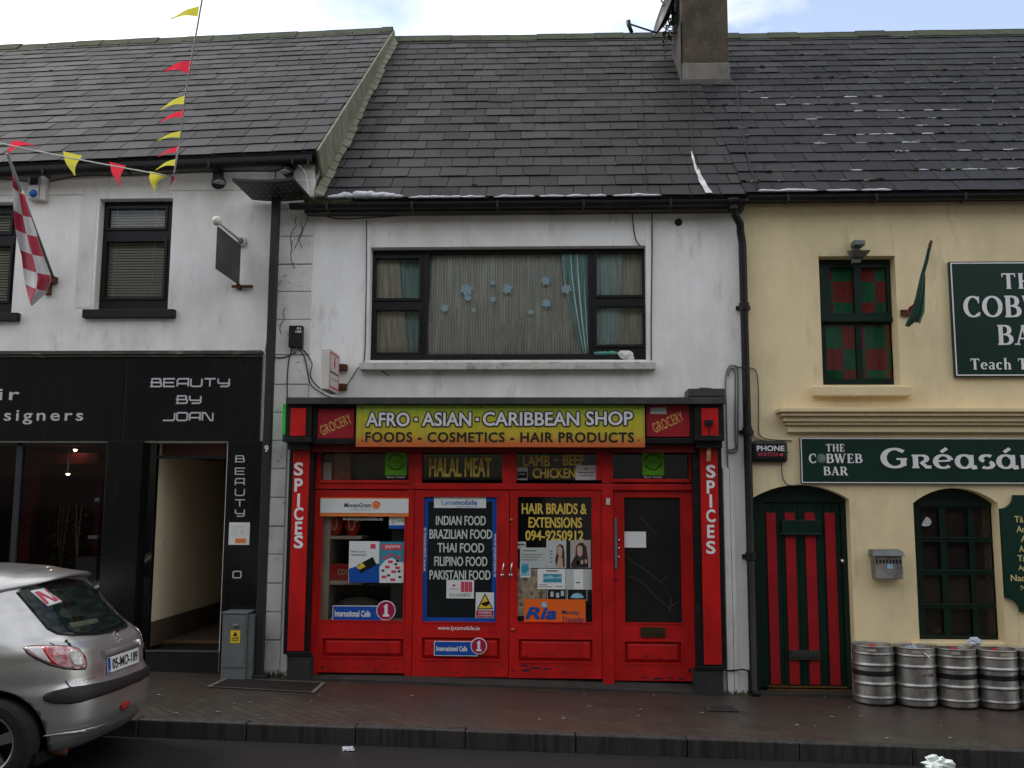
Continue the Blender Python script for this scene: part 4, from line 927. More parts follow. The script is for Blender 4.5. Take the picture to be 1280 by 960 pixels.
for s, x0, x1, y0 in (("INDIAN FOOD", 545, 607, 645), ("BRAZILIAN FOOD", 537, 615, 662), ("THAI FOOD", 547, 605, 679), ("FILIPINO FOOD", 543, 609, 696), ("PAKISTANI FOOD", 537, 613, 713)): fat(L1, s, (x0, y0, x1, y0 + 11.5), yg - .006, .0022)
L1.build("lettering", m_lettering_pale, d2)
L1 = B(); text(L1, "www.lycamobile.ie", (547, 782.5, 599.5, 789), YF - .002, .012)
for cxx, rt, cyy in ((531, 90, 687), (618.8, -90, 694)):
    hw, hh = 27, 3; text(L1, "www.lycamobile.ie", (cxx - hw, cyy - hh, cxx + hw, cyy + hh), yg - .007, .014, rot=rt)
L1.build("web_address", m_lettering_w, d2)
L1 = B(); fat(L1, "HAIR BRAIDS &", (652.5, 629.5, 733, 642.5), yg - .005, .0035); fat(L1, "EXTENSIONS", (661, 647, 727, 659.5), yg - .005, .0035); fat(L1, "094-9250912", (657, 663.5, 729, 675.5), yg - .005, .0035); L1.build("lettering", m_lettering_gold, d3)
for dd, px in ((d2, 628.5), (d3, 638.8)):
    h = B(); s_ = -1 if dd is d2 else 1
    h.tube([P(px + 1.2, 703, YF - .01), P(px + 1.2, 704, YF - .035), P(px, 711, YF - .04), P(px - .6, 718, YF - .035), P(px - .6, 719, YF)], .007, 8); h.lathe([(0, -.012), (.018, -.01), (.02, 0)], (P(px - .6, 719, YF).x, YF, P(px - .6, 719, YF).z), 14, 'y')
    h.build("handle", m_chrome, dd)
h = B()
for px, py in ((639, 650), (641, 787)): p = P(px, py, YF); h.lathe([(0, -.016), (.014, -.014), (.018, 0)], (p.x, YF, p.z), 14, 'y')
h.build("lock", m_brass, d3)
b = B(); b.pbox(768, 648, 771.5, 711, -.04, -.016); b.build("push_plate", m_greymetal, d4, bev=.002)
b = B()
for yy in (675, 685, 696): p = P(773.5, yy, -.015); b.lathe([(0, -.02), (.010, -.018), (.012, 0)], (p.x, -.015, p.z), 12, 'y')
b.build("lock", m_chrome, d4)
b = B(); b.pbox(801, 784, 831.5, 796.5, -.03, -.016); b.pbox(804, 787.5, 828.5, 793, -.036, -.029); b.build("letterbox", M("old_bronze", (.06, .045, .02), .5, .6, var=.3, vs=20), d4, bev=.003)
b = B(); p = P(866.5, 674, YF); b.lathe([(0, -.03), (.012, -.028), (.012, 0)], (p.x, YF, p.z), 12, 'y'); b.build("handle", m_plastic_black, d4)
b = B(); yc = .004
for pth in ([(800, 645), (808, 655), (816, 664), (822, 669)], [(780, 692), (792, 703), (812, 716), (826, 728), (838, 745)], [(780, 719), (795, 723), (808, 733), (822, 748), (836, 760), (842, 771)], [(838, 745), (839, 757), (836, 765)], [(826, 728), (834, 720)], [(836, 760), (848, 752)], [(781, 672), (800, 668), (808, 666)]): b.tube([P(x, y, yc) for x, y in pth], .0011, 4)
b.build("glass_crack", M("crack_glint", (.16, .16, .15), .5), d4)
b = B(); p = P(760, 627, YF - .018); b.box(p.x - .02, p.x + .02, YF - .04, YF - .018, p.z - .035, p.z + .035); b.box(p.x - .008, p.x + .008, YF - .046, YF - .04, p.z - .02, p.z + .01)
tag(b.build("door_bell", m_plastic_white, None, bev=.004), "small cream doorbell box on the red post beside the single shop door", "doorbell")

def scuffs(parent, spots, y, seed):
    rnd = random.Random(seed); b = B()
    for k, (px, py, w_, h_) in enumerate(spots):
        n = 14; b.pprism([(px + w_ * math.cos(2 * math.pi * i / n) * rnd.uniform(.45, 1.1), py + h_ * math.sin(2 * math.pi * i / n) * rnd.uniform(.4, 1.1)) for i in range(n)], y - .0011 - .0002 * (k % 5), y)
    tag(b.build("chipped_paint", M("bare_blue_undercoat", (.012, .014, .035), .8, var=.5, vs=30), parent), kind='stuff')
scuffs(d3, [(656, 832, 6, 1.6), (668, 835, 9, 1.3), (656.5, 838, 6, 2.4), (684, 836, 7, 1.2), (658, 820, 3, 1.2), (641, 838, 2.5, 1.5), (676, 818, 3, .5), (690, 817, 4, .4), (697, 833, 5, .6)], YF, 3)
scuffs(d4, [(806, 846.5, 6, 1.2), (822, 848, 8, 1.6), (838, 847.5, 5, 1.0), (852, 848.5, 6, 1.3), (808, 820, 3, .8), (826, 823, 4, .6), (862, 838, 2, 4)], -.015, 5)
scuffs(d1, [(447, 836, 5, .6), (470, 838, 4, .8), (496, 836, 5, .6), (403, 834, 2, 3), (440, 828, 3, .4)], YF, 6)
scuffs(d2, [(605, 835, 4, .6), (628, 832, 2.5, 1.4), (532, 828, 2, .8), (570, 841, 6, .6)], YF, 7)
# goods on the shelf behind the display glass
def RP(px, Y): return RC(*px, Y)
b = B(); b.pbox(401, 610, 412, 780, .04, .75); b.pbox(412, 670, 452, 674, .05, .5); b.pbox(412, 726, 452, 731, .05, .5); b.pbox(412, 773, 508, 784, .04, .7)
tag(b.build("display_shelf", m_shelf, None, bev=.003), "cream shelf unit standing inside the left shop window", "shelf")
b = B(); b.pbox(489, 640, 510, 778, .10, .12); tag(b.build("backing_board", m_room_grey), "plain grey board standing at the right inside the display window", "board")
m_label = M("packet_label", (.62, .45, .25), .5, var=.3, vs=40)
for k, (cxx, lab) in enumerate(((419, "red oval food packet on the top shelf, beside the cream upright"), (441, "red oval food packet on the top shelf, farther from the cream upright"))):
    c = P(cxx, 654, .11); t = thing("food_packet", (c.x, .11, P(cxx, 670, .11).z), lab, "food packet", "red packets in the shop window")
    b = B(); b.smooth = True; b.blob((c.x, .11, c.z), .086, .05, .140, 40 + k, 18, 14, .03); b.build("packet", m_food_red, t)
    b = B(); vs, fs = ribbon([(.030 * math.cos(a * .2618), .07 * math.sin(a * .2618)) for a in range(24)], .016, True); b.add([(c.x + v.x, .054, c.z + v.y) for v in vs], fs); b.build("label", m_label, t)
c0 = RP((411, 705, 447, 726), .08); t = thing("food_packet", ((c0[0] + c0[1]) / 2, .12, c0[2]), "long red food box lying on the middle shelf behind the card posters", "food packet")
b = B(); b.box(c0[0], c0[1] + .08, .08, .2, c0[2], c0[3]); b.build("box", m_food_red, t, bev=.012)
L1 = B(); text(L1, "coom", (422, 711, 446, 719), .077, .02); L1.build("lettering", m_label, t)
b = B(); p = P(450, 762, .2); b.smooth = True; b.blob(p, .27, .14, .13, 77, 20, 12, .08); b.blob((p.x - .22, p.y, p.z - .08), .12, .12, .08, 78, 16, 10, .1)
tag(b.build("sack", M("dull_sack", (.15, .14, .115), .6, var=.3, vs=12, bmp=.4, bs=16)), "dull grey-brown sack slumped on the bottom shelf of the display window", "sack")
b = B(); b.pbox(404, 578, 414, 600, .1, .2); tag(b.build("carton", m_paper), "pale carton behind the glass of the left top light", "carton")
b = B(); b.pbox(418, 566, 438, 600, .11, .2); tag(b.build("carton", M("faded_red_carton", (.34, .10, .07), .5, var=.4, vs=20)), "faded red carton behind the glass of the left top light", "carton")
b = B(); b.pbox(446, 563, 483, 600, .12, .14); tag(b.build("backing_board", m_plastic_black), "black board behind the left top light, next to a green poster", "board")

# ================================================================ 3. the cream pub on the right
XE = 10.5
pub = thing("pub_building", ((XP + XE) / 2, 0, base_z(6)), "cream rendered two-storey pub with dark green door and windows, right of the red shop", "building")
zP = 5.21
pw = RC(1026, 320, 1122, 481)
dr = RC(942, 606, 1066, 870); dr = (dr[0], dr[1], -.6, dr[3]); d_spr = P(1003, 624).z
aw = RC(1145, 610, 1252, 802); a_spr = P(1198, 629).z
b = B(); wall(b, XP + .002, XE, -.6, zP, [pw, dr, aw])
def arch(x0, x1, zs, zc, n=14):
    c = (x0 + x1) / 2; h = zc - zs; w_ = (x1 - x0) / 2; R = (w_ * w_ + h * h) / (2 * h); out = []
    for i in range(n + 1):
        x = x0 + (x1 - x0) * i / n; out.append((x, zc - R + math.sqrt(max(R * R - (x - c) ** 2, 0))))
    return out
for (x0, x1, zb, zc), zs in ((dr, d_spr), (aw, a_spr)):
    A = arch(x0, x1, zs, zc); h = len(A) // 2
    b.prism([A[i] for i in range(h + 1)] + [(x0, zc)], .0, .3); b.prism([A[i] for i in range(h, len(A))] + [(x1, zc)], .0, .3)
b.quad((XE, 0, -.6), (XE, 9, -.6), (XE, 9, zP), (XE, 0, zP)); b.add([(XE, 0, zP), (XE, 9, zP), (XE, 4.5, 9.3)], [(0, 1, 2)]); b.quad((XP, 9, -.6), (XE, 9, -.6), (XE, 9, zP), (XP, 9, zP))
b.build("wall", m_cream, pub)
def moss_r(x, t, rnd):
    k = min(max((x - XP - .3) / 2.6, 0), 1) * (1 if .08 < t < .80 else .35) * (1 - .55 * max(0, t - .5) / .5)
    if t < .02: return (0, .5, .02)
    return ((1 + int(rnd.random() < .45)) if rnd.random() < .18 + .82 * k else 0), .60, .030
ptR = slate_roof("roof", XP + .002, XE, -.16, 5.225, 4.5, 9.36, 22, .33, m_slate_r, pub, 0, 0, seed=31, moss_fn=moss_r)
LsR = math.hypot(4.66, 9.36 - 5.225); ridge(pub, ptR, XP + .002, XE, LsR, m_ridge, 8)
gutter(pub, XP + .01, XE, -.225, 5.165, .055)
b = B(); b.box(XP + .01, XE, -.14, .0, 5.165, 5.185); b.build("fascia_board", m_gutter, pub)
b = B(); rnd = random.Random(19)
for px, w_, t in ((955, 10, .03), (990, 38, .04), (1046, 18, .02), (1090, 20, .02)): frost(ptR, P(px - w_ / 2, 242).x, P(px + w_ / 2, 242).x, -.02, t, .042)
def roofptR(px, py, h=.03):
    p = onroof(None, 0, px, py, -.16, 5.225, 4.5, 9.36); return (p.x, p.y - .66 * h, p.z + .75 * h)
for k in range(46):    # thin white lines of frost caught along the slate courses
    px = 930 + 350 * rnd.random() ** .6; r = rnd.randint(1, 11); s = LsR / 22 * r; x = onroof(None, 0, px, 160, -.16, 5.225, 4.5, 9.36).x * (1 - r * .012)
    l = rnd.uniform(.008, .03) * (4 if rnd.random() < .15 else 1)
    if x + l < XE - .1 and x > XP + .1: frost(ptR, x, x + l, s - .004, s + rnd.uniform(.010, .022), .030)
tag(b.build("frost_patch", m_frost, pub), kind="stuff")
b = B(); b.tube([roofptR(x, y, .035) for x, y in ((920, 108), (922, 130), (926, 160), (932, 190), (940, 220), (946, 240))], .007, 6); b.build("aerial_cable", m_cable_dark, pub)
# cornice over the ground floor
b = B(); z0, z1 = P(1120, 541).z, P(1120, 512).z; xc0 = P(975, 512, -.2).x; xc1 = P(986, 540).x; h = z1 - z0
for y, a, c, dx in ((-.20, .82, 1.0, 0), (-.17, .66, .82, .03), (-.13, .44, .66, .06), (-.10, .30, .44, .085), (-.06, .0, .30, .11)): b.box(xc0 + dx, XE, y, .0, z0 + h * a, z0 + h * c - .0005)
b.build("cornice", m_cream_trim, pub, bev=.008)
# upper sash window
f = B(); x0, x1, z0, z1 = pw
holes = [RC(*p, .15) for p in ((1038, 334, 1068, 392), (1077, 334, 1109, 391))]; holes2 = [RC(*p, .19) for p in ((1033, 405, 1071, 474), (1078, 405, 1117, 473))]
zm = P(1074, 400, .15).z
wall(f, x0, x1, zm, z1, holes, y=.15, t=.05); wall(f, x0, x1, z0, zm - .001, holes2, y=.19, t=.05); f.box(x0, x1, .13, .19, zm - .02, zm + .02)
fo = f.build("window", m_green, pub, bev=.003)
for h_, y in ((holes, .175), (holes2, .215)):
    for h in h_: g = B(); g.quad((h[0], y, h[2]), (h[1], y, h[2]), (h[1], y, h[3]), (h[0], y, h[3])); g.build("pane", m_glass, fo)
b = B(); x0, x1, z0, z1 = RC(1017, 482.5, 1140, 495, -.08); b.box(x0, x1, -.09, .2, z0, z1); b.build("sill", m_cream_trim, fo, bev=.012)
b = B(); room(b, pw[0] - .3, pw[1] + .3, .33, 2.4, pw[2] - .3, pw[3] + .2); b.build("upper_room", m_room_dark, pub)
# red and green chequered cloth behind the sash
m_ck_r = fabric("chequer_red", (.50, .06, .05)); m_ck_g = fabric("chequer_green", (.03, .28, .12))
b = B(); rows = 30; cols = 22; x0, x1, z0, z1 = RC(1024, 326, 1126, 484, .235)
cw, chh = .235, .25
b.smooth = True
for i in range(44):
    for j in range(60):
        xa, xb = x0 + (x1 - x0) * i / 44, x0 + (x1 - x0) * (i + 1) / 44; za, zb = z1 - (z1 - z0) * j / 60, z1 - (z1 - z0) * (j + 1) / 60
        off = .09 if za > zm else .0
        ck = (int((xa - x0 + off) / cw) + int((z1 - za + .04) / chh)) % 2
        def yy(x, z): return .235 + .006 * math.sin(x * 22 + z * 3) + .005 * math.sin(x * 55)
        b.mat(m_ck_r if ck == 0 else m_ck_g).quad((xa, yy(xa, zb), zb), (xb, yy(xb, zb), zb), (xb, yy(xb, za), za), (xa, yy(xa, za), za))
tag(b.build("chequered_cloth"), "red and green chequered cloth hung behind the pub's upper sash window", "cloth")
# the arched door
yd = .16
A = arch(dr[0], dr[1], d_spr, dr[3]); dz0 = base_z(3) + .05
f = B(); X = RC(957, 641, 1054, 853, yd)
zt = P(1005, 628, yd).z
f.prism([(dr[0], zt)] + [(x, z) for x, z in A if z > zt + .005] + [(dr[1], zt)], yd - .03, yd + .06)
f.box(dr[0], X[0], yd - .03, yd + .06, dz0, zt - .001); f.box(X[1], dr[1], yd - .03, yd + .06, dz0, zt - .001); f.build("door_frame", m_green, pub, bev=.005)
f = B(); dtop = zt - .002
n = 9; ww = (X[1] - X[0]) / n
for i in range(n): f.box(X[0] + i * ww + .002, X[0] + (i + 1) * ww - .002, yd, yd + .05, dz0, dtop)
door = f.build("pub_door", m_green, pub, bev=.004)
for p in ((960.5, 641, 972.5, 852), (984, 641, 996.5, 852), (1009, 641, 1022, 852), (1034.5, 641, 1047, 852)):
    x0, x1, z0, z1 = RC(*p, yd - .01); b = B(); b.box(x0, x1, yd - .014, yd - .002, dz0 + .03, z1); b.build("stripe", m_redstripe, door, bev=.003)
b = B(); b.pbox(977, 650, 1025, 668, yd - .05, yd - .016); b.pbox(975, 666.5, 1027, 669, yd - .06, yd - .0165); b.build("crossbar", m_green, door, bev=.004)
b = B(); b.pbox(987, 813, 1026, 825, yd - .04, yd - .016); b.pbox(990, 816, 1023, 822, yd - .046, yd - .039); b.build("letterbox", M("grey_letterbox", (.05, .055, .045), .5, .5, var=.2), door, bev=.003)
b = B(); p = P(1052, 701, yd); b.lathe([(0, -.05), (.018, -.045), (.022, -.03), (.012, -.015), (.02, -.001)], (p.x, yd, p.z), 16, 'y'); b.build("knob", m_chrome, door)
b = B(); b.box(X[0], X[1], yd - .03, yd - .002, dz0 + .005, dz0 + .018); b.box(X[0] - .02, X[1] + .02, yd - .06, yd - .032, dz0 - .02, dz0 - .008); b.build("brass_strip", m_brass, door)
b = B(); b.box(dr[0], dr[1], -.04, .3, -.4, dz0 - .022); b.build("doorstep", M("pub_step", (.034, .031, .026), .8, var=.3, vs=6, bmp=.3), pub, bev=.008)
b = B(); b.pbox(935.5, 837, 950, 870, -.014, .0); b.build("plinth", m_green, pub, bev=.003)
b = B(); room(b, dr[0], dr[1], .25, 1, -.2, dr[3]); b.build("porch", m_room_dark, pub)
# arched window
yw = .17; A = arch(aw[0], aw[1], a_spr, aw[3])
f = B(); zt = P(1198, 633, yw).z
f.prism([(aw[0], zt)] + [(x, z) for x, z in A if z > zt + .005] + [(aw[1], zt)], yw - .02, yw + .05)
H = [RC(a, c, b_, d, yw) for a, b_ in ((1151, 1174), (1182, 1210), (1217, 1244)) for c, d in ((635, 671), (677.5, 712), (718.5, 754), (760.5, 794))]
xs_ = [(H[0][0] + 0, H[0][1]), (H[4][0], H[4][1]), (H[8][0], H[8][1])]; zs_ = [(H[k][2], H[k][3]) for k in range(4)]
H = [(x[0], x[1], z[0], z[1]) for x in xs_ for z in zs_]
wall(f, aw[0], aw[1], aw[2], zt - .001, H, y=yw, t=.045)
for z in zs_: f.box(aw[0] + .03, aw[1] - .03, yw - .012, yw - .001, z[0] - .018, z[0] - .004)
wo = f.build("arched_window", m_green, pub, bev=.003)
for h in H: g = B(); g.quad((h[0], yw + .025, h[2]), (h[1], yw + .025, h[2]), (h[1], yw + .025, h[3]), (h[0], yw + .025, h[3])); g.build("pane", m_glass_dark, wo)
b = B(); room(b, aw[0] - .4, aw[1] + .4, .33, 2.5, .2, aw[3] + .1); b.build("bar_room", m_room_dark, pub)
b = B(); x0, x1, z0, z1 = RC(1140, 803, 1256, 808, -.05); b.box(x0, x1, -.06, .2, z0, z1); b.build("sill", m_cream_trim, wo, bev=.008)
g = B(); g.quad((aw[0], .26, aw[2]), (aw[1], .26, aw[2]), (aw[1], .26, a_spr), (aw[0], .26, a_spr)); g.build("net_screen", fabric("brown_net", (.12, .085, .07)), wo)

# ================================================================ signs on the walls
def board(name, px, yf, yb, m, lab, cat, bev=.004, group=None):
    x0, x1, z0, z1 = RC(*px, yf); t = thing(name, ((x0 + x1) / 2, yb, z0), lab, cat, group)
    b = B(); b.box(x0, x1, yf, yb, z0, z1); b.build("board", m, t, bev=bev); return t, (x0, x1, z0, z1)
def edge(t, R, y, w, m, name="border", inset=.0):
    x0, x1, z0, z1 = R; x0 += inset; x1 -= inset; z0 += inset; z1 -= inset; b = B()
    b.box(x0, x1, y, y + .004, z1 - w, z1); b.box(x0, x1, y, y + .004, z0, z0 + w); b.box(x0, x0 + w, y, y + .004, z0 + w, z1 - w); b.box(x1 - w, x1, y, y + .004, z0 + w, z1 - w); b.build(name, m, t)
# main shop sign with its printed green to orange blend
m_sign, nt, bsd = new_mat("printed_sign"); bsd.inputs['Roughness'].default_value = .38
tcx = nt.nodes.new('ShaderNodeTexCoord'); sp = nt.nodes.new('ShaderNodeSeparateXYZ'); nt.links.new(tcx.outputs['Generated'], sp.inputs[0])
rr = nt.nodes.new('ShaderNodeValToRGB'); els = rr.color_ramp.elements
els[0].position = 0.0; els[0].color = (0.52, 0.10, 0.02, 1); els[1].position = 1.0; els[1].color = (0.13, 0.27, 0.02, 1)
for p_, c_ in ((.10, (.50, .13, .03, 1)), (.30, (.47, .36, .025, 1)), (.68, (.45, .42, .02, 1)), (.88, (.27, .37, .02, 1))): e = els.new(p_); e.color = c_
nt.links.new(sp.outputs[2], rr.inputs['Fac'])
nt.links.new(mix(nt, ramp(nt, tex_noise(nt, 5, (4, 1, .4), 5), .5, .8, (0, 0, 0, 1), (.4, .4, .4, 1)), rr.outputs[0], (.12, .10, .04)), bsd.inputs['Base Color'])
t, R = board("shop_sign", (445.2, 506, 806, 559), -.335, -.29, m_sign, "long green to yellow and orange fascia sign over the red shopfront", "sign")
words_ = (("AFRO", 458.2, 511.5, 1.0), ("ASIAN", 528, 588.5, .7), ("CARIBBEAN", 604, 723.5, .3), ("SHOP", 733, 790.5, -.5))
L1 = B(); L2 = B()
for s, xa, xb_, dy in words_: fat(L1, s, (xa, 515 + dy, xb_, 531.8 + dy), -.3425, .0165, 14); fat(L2, s, (xa, 515 + dy, xb_, 531.8 + dy), -.3475, .0045, 10)
for cx_ in (520, 596.5): L1.pbox(cx_ - 3.4, 520.8, cx_ + 3.4, 527.6, -.339, -.337); L2.pbox(cx_ - 2, 522.2, cx_ + 2, 526.2, -.342, -.3395)
L1.build("lettering_outline", m_lettering_black, t); L2.build("lettering", m_lettering_outline, t)
L1 = B(); fat(L1, "FOODS - COSMETICS - HAIR PRODUCTS", (457, 540.5, 792, 552.5), -.340, .0035, 8, 1.1); L1.build("lettering", m_lettering_black, t)
b = B()
for px, py in ((453, 551), (798, 550), (798, 510), (452, 510), (600, 509)): p = P(px, py, -.34); b.lathe([(0, -.006), (.008, -.004), (.009, 0)], (p.x, -.336, p.z), 10, 'y')
b.build("screw", m_rust, t)
# pub boards
t, R = board("pub_sign", (1190, 326.5, 1372, 471), -.05, -.005, m_green_sign, "large upper green pub sign with white serif lettering on the cream wall", "sign"); edge(t, R, -.054, .012, m_lettering_w, inset=.012)
L1 = B(); stext(L1, "THE", (1252, 341.5, 1309, 361), -.056, SERIF, .08, bold=1.25); stext(L1, "COBWEB", (1204, 369, 1357, 397), -.056, SERIF, .06, bold=1.25); stext(L1, "BAR", (1247, 405.5, 1315, 432), -.056, SERIF, .06, bold=1.25); stext(L1, "Teach T", (1213, 447.5, 1284, 462), -.056, SERIF, .10, bold=1.3)
L1.build("lettering", m_lettering_w, t)
t, R = board("pub_sign", (1001, 547.5, 1560, 605), -.045, -.005, m_green_sign, "long lower green pub sign under the cornice, over the striped door", "sign"); edge(t, R, -.049, .009, m_lettering_w, inset=.004)
L1 = B(); stext(L1, "THE", (1032.5, 555, 1055.5, 564.5), -.050, SERIF, .08, bold=1.3); stext(L1, "C", (1011, 567, 1020, 579), -.050, SERIF, bold=1.3); stext(L1, "BWEB", (1033, 567, 1078, 579), -.050, SERIF, .06, bold=1.3); stext(L1, "BAR", (1029.5, 583, 1060, 594.5), -.050, SERIF, .06, bold=1.3)
vs, fs = strokes("Gréasá", UNC, .07); X0, X1, Z0, Z1 = RC(1100, 559, 1272, 588, -.05)
stext(L1, "Gréasán", (1100.5, 559, 1302, 587), -.052, UNC, .07, bold=1.25)
L1.build("lettering", m_lettering_w, t)
m_web, nt, bsd = new_mat("cobweb_disc"); bsd.inputs['Base Color'].default_value = (.08, .16, .13, 1); bsd.inputs['Roughness'].default_value = .4
b = B(); p = P(1027, 573, -.05); b.lathe([(0, 0), (.050, 0.0), (.050, .004)], (p.x, -.052, p.z), 24, 'y'); wd = b.build("web_disc", m_web, t)
b = B(); 
for a in range(4):
    q = a * math.pi / 4; b.tube([(p.x - .045 * math.cos(q), -.053, p.z - .045 * math.sin(q)), (p.x + .045 * math.cos(q), -.053, p.z + .045 * math.sin(q))], .0012, 4)
for r in (.016, .03): b.tube([(p.x + r * math.cos(k * .785), -.0535, p.z + r * math.sin(k * .785)) for k in range(9)], .001, 4)
b.build("web_lines", m_papergrey, t)
# notched board by the arched window
x0, x1, z0, z1 = RC(1253.5, 619, 1420, 765.5, -.04); t = thing("notice_board", ((x0 + x1) / 2, -.005, z0), "tall dark green notched board with small cream verse beside the arched pub window", "sign")
b = B(); n = .14
def notch(cx, cz, a0, a1): return [(cx + n * math.cos(R_(a0 + (a1 - a0) * i / 8)), cz + n * math.sin(R_(a0 + (a1 - a0) * i / 8))) for i in range(9)]
b.prism(notch(x0, z1, 270, 360) + notch(x1, z1, 180, 270) + notch(x1, z0, 90, 180) + notch(x0, z0, 0, 90), -.04, -.005); b.build("board", m_green_sign, t, bev=.003)
L1 = B()
for s, px, y in (("Tá c", 1268, 645), ("An t", 1270.5, 657.5), ("A c", 1276, 669.5), ("Ac", 1274, 682), ("Tá c", 1272, 694), ("Ag", 1273, 706.5), ("Nac l", 1263.5, 718.5)):
    text(L1, s, (px, y, px + 4.6 * len(s), y + 8), -.043, .012)
stext(L1, "N", (1275, 732, 1284, 738), -.043, SERIF, bold=.8)
L1.build("lettering", m_lettering_cream, t)
# alarm boxes
x0, x1, z0, z1 = RC(940.5, 550.5, 985, 578, -.07); t = thing("alarm_box", ((x0 + x1) / 2, 0, z0), "black alarm box with white and red lettering on the cream wall", "alarm box")
b = B(); b.box(x0, x1, -.075, -.001, z0, z1); b.build("housing", m_plastic_black, t, bev=.036)
L1 = B(); text(L1, "PHONE", (946, 557, 980.5, 563.8), -.078, .03); L1.build("lettering", m_lettering_w, t)
L1 = B(); text(L1, "WATCH", (947, 565.5, 972, 570.5), -.078, .014, 1.1); text(L1, "•", (974.5, 566.5, 979, 570), -.078, .02); L1.build("lettering", m_pinkred, t)
x0, x1, z0, z1 = RC(35.5, 219, 57, 250, -.09); t = thing("alarm_box", ((x0 + x1) / 2, 0, z0), "white and blue siren box under the salon's gutter near the flag", "alarm box")
b = B(); b.box(x0, x0 + .12, -.10, -.001, z0 + .01, z1 - .02); b.box(x0 + .125, x1, -.09, -.001, z0, z1); b.build("housing", m_plastic_white, t, bev=.012)
b = B(); p = P(42, 242, -.1); b.lathe([(0, -.045), (.025, -.042), (.042, -.02), (.044, 0)], (p.x, -.10, p.z), 18, 'y'); b.build("strobe_lens", M("blue_lens", (.01, .12, .45), .15), t)
b = B(); b.pbox(37, 220, 48, 231, -.104, -.1005); b.build("grille", m_plastic_black, t)
# junction box with cables
x0, x1, z0, z1 = RC(361, 407, 378, 434, -.09); t = thing("junction_box", ((x0 + x1) / 2, -.022, z0), "small black cable box on the grey quoins beside the lamp post", "junction box")
b = B(); b.box(x0, x1, -.10, -.023, z0, z1); b.build("housing", m_plastic_black, t, bev=.006)
L1 = B(); text(L1, "01", (371, 409, 376, 412), -.102, .03); text(L1, "100", (369.5, 413, 377, 416), -.102, .03); L1.build("lettering", m_lettering_w, t)
# projecting light box of the money transfer agent
pA, pB = P(408, 440, -.52), P(431, 440, -.10)
lx0, lx1 = P(401, 460, -.55).x, P(412, 460, -.55).x
zt_, zb_ = P(405, 435, -.55).z, P(405, 487, -.55).z
t = thing("light_box_sign", (lx0, -.3, zb_), "white red-bordered box sign sticking out from the wall over the shopfront's left end", "sign")
b = B(); b.box(lx0, lx1, -.56, -.10, zb_, zt_); b.build("box", m_plastic_white, t, bev=.012)
def side_text(b, s, u0, u1, z0, z1, X, off=.0):   # lettering on a face that looks towards +x; reads left to right from the road to the wall
    vs, fs = glyphs(s, off); a0 = min(v.x for v in vs); a1 = max(v.x for v in vs); c0 = min(v.y for v in vs); c1 = max(v.y for v in vs)
    b.add([(X, u0 + (v.x - a0) / (a1 - a0) * (u1 - u0), z0 + (v.y - c0) / (c1 - c0) * (z1 - z0)) for v in vs], fs)
hgt = zt_ - zb_; X = lx1 + .002
b = B(); w_ = .018
b.box(lx1, lx1 + .003, -.545, -.115, zt_ - .03 - w_, zt_ - .03); b.box(lx1, lx1 + .003, -.545, -.115, zb_ + .03, zb_ + .03 + w_); b.box(lx1, lx1 + .003, -.545, -.545 + w_, zb_ + .03 + w_, zt_ - .03 - w_); b.box(lx1, lx1 + .003, -.115 - w_, -.115, zb_ + .03 + w_, zt_ - .03 - w_); b.build("border", m_pinkred, t)
b = B(); side_text(b, "MoneyGram", -.50, -.16, zb_ + hgt * .40, zb_ + hgt * .50, X, .02); side_text(b, "Money Transfer", -.47, -.19, zb_ + hgt * .26, zb_ + hgt * .33, X); b.build("lettering", m_lettering_black, t)
b = B()
for k, (du, dz) in enumerate(((-.02, .0), (.02, .0), (0, .03), (0, .06), (0, -.03))): b.lathe([(0, 0), (.018, 0.0), (.018, -.003)], (X + .001 * k, -.33 + du, zb_ + hgt * .68 + dz), 12, 'x')
b.build("emblem", m_pinkred, t)
b = B(); b.box(lx0 + .03, lx1 + .07, -.10, -.001, zt_ - .16, zt_ - .10); b.box(lx0 + .03, lx1 + .07, -.10, -.001, zb_ + .06, zb_ + .12); b.build("bracket", m_rust, t)
# hanging board of the salon
t = thing("hanging_sign", (P(306, 360).x, -.1, P(290, 360).z), "dark hanging board on a white rod with ball ends, left of the lamp post", "sign")
X = P(303, 290).x; yo = -.80
p0 = P(281, 276, yo); zr = p0.z
b = B(); b.tube([(X, .0, zr), (X, yo, zr)], .016, 10); b.blob((X, yo, zr), .05, .05, .05, 1, 14, 10, 0); b.lathe([(.03, 0), (.06, -.01), (.06, -.03), (.03, -.05)], (X, 0, zr), 16, 'y'); b.build("rod", m_plastic_white, t)
b = B(); zlo = P(302, 357).z; b.box(X - .012, X + .012, yo + .04, -.06, zlo, zr - .05); b.build("board", M("weathered_dark_board", (.035, .036, .036), .5, var=.4, vs=3, stains=(((.075, .075, .07), 3, (1, .6, 3), .48, .65, .7),)), t, bev=.004)
b = B(); b.box(P(291, 362).x, P(317, 362).x, -.05, -.02, zlo - .03, zlo - .005); b.box(X - .02, X + .02, -.08, .0, zlo - .05, zlo); b.build("bracket", m_rust, t)
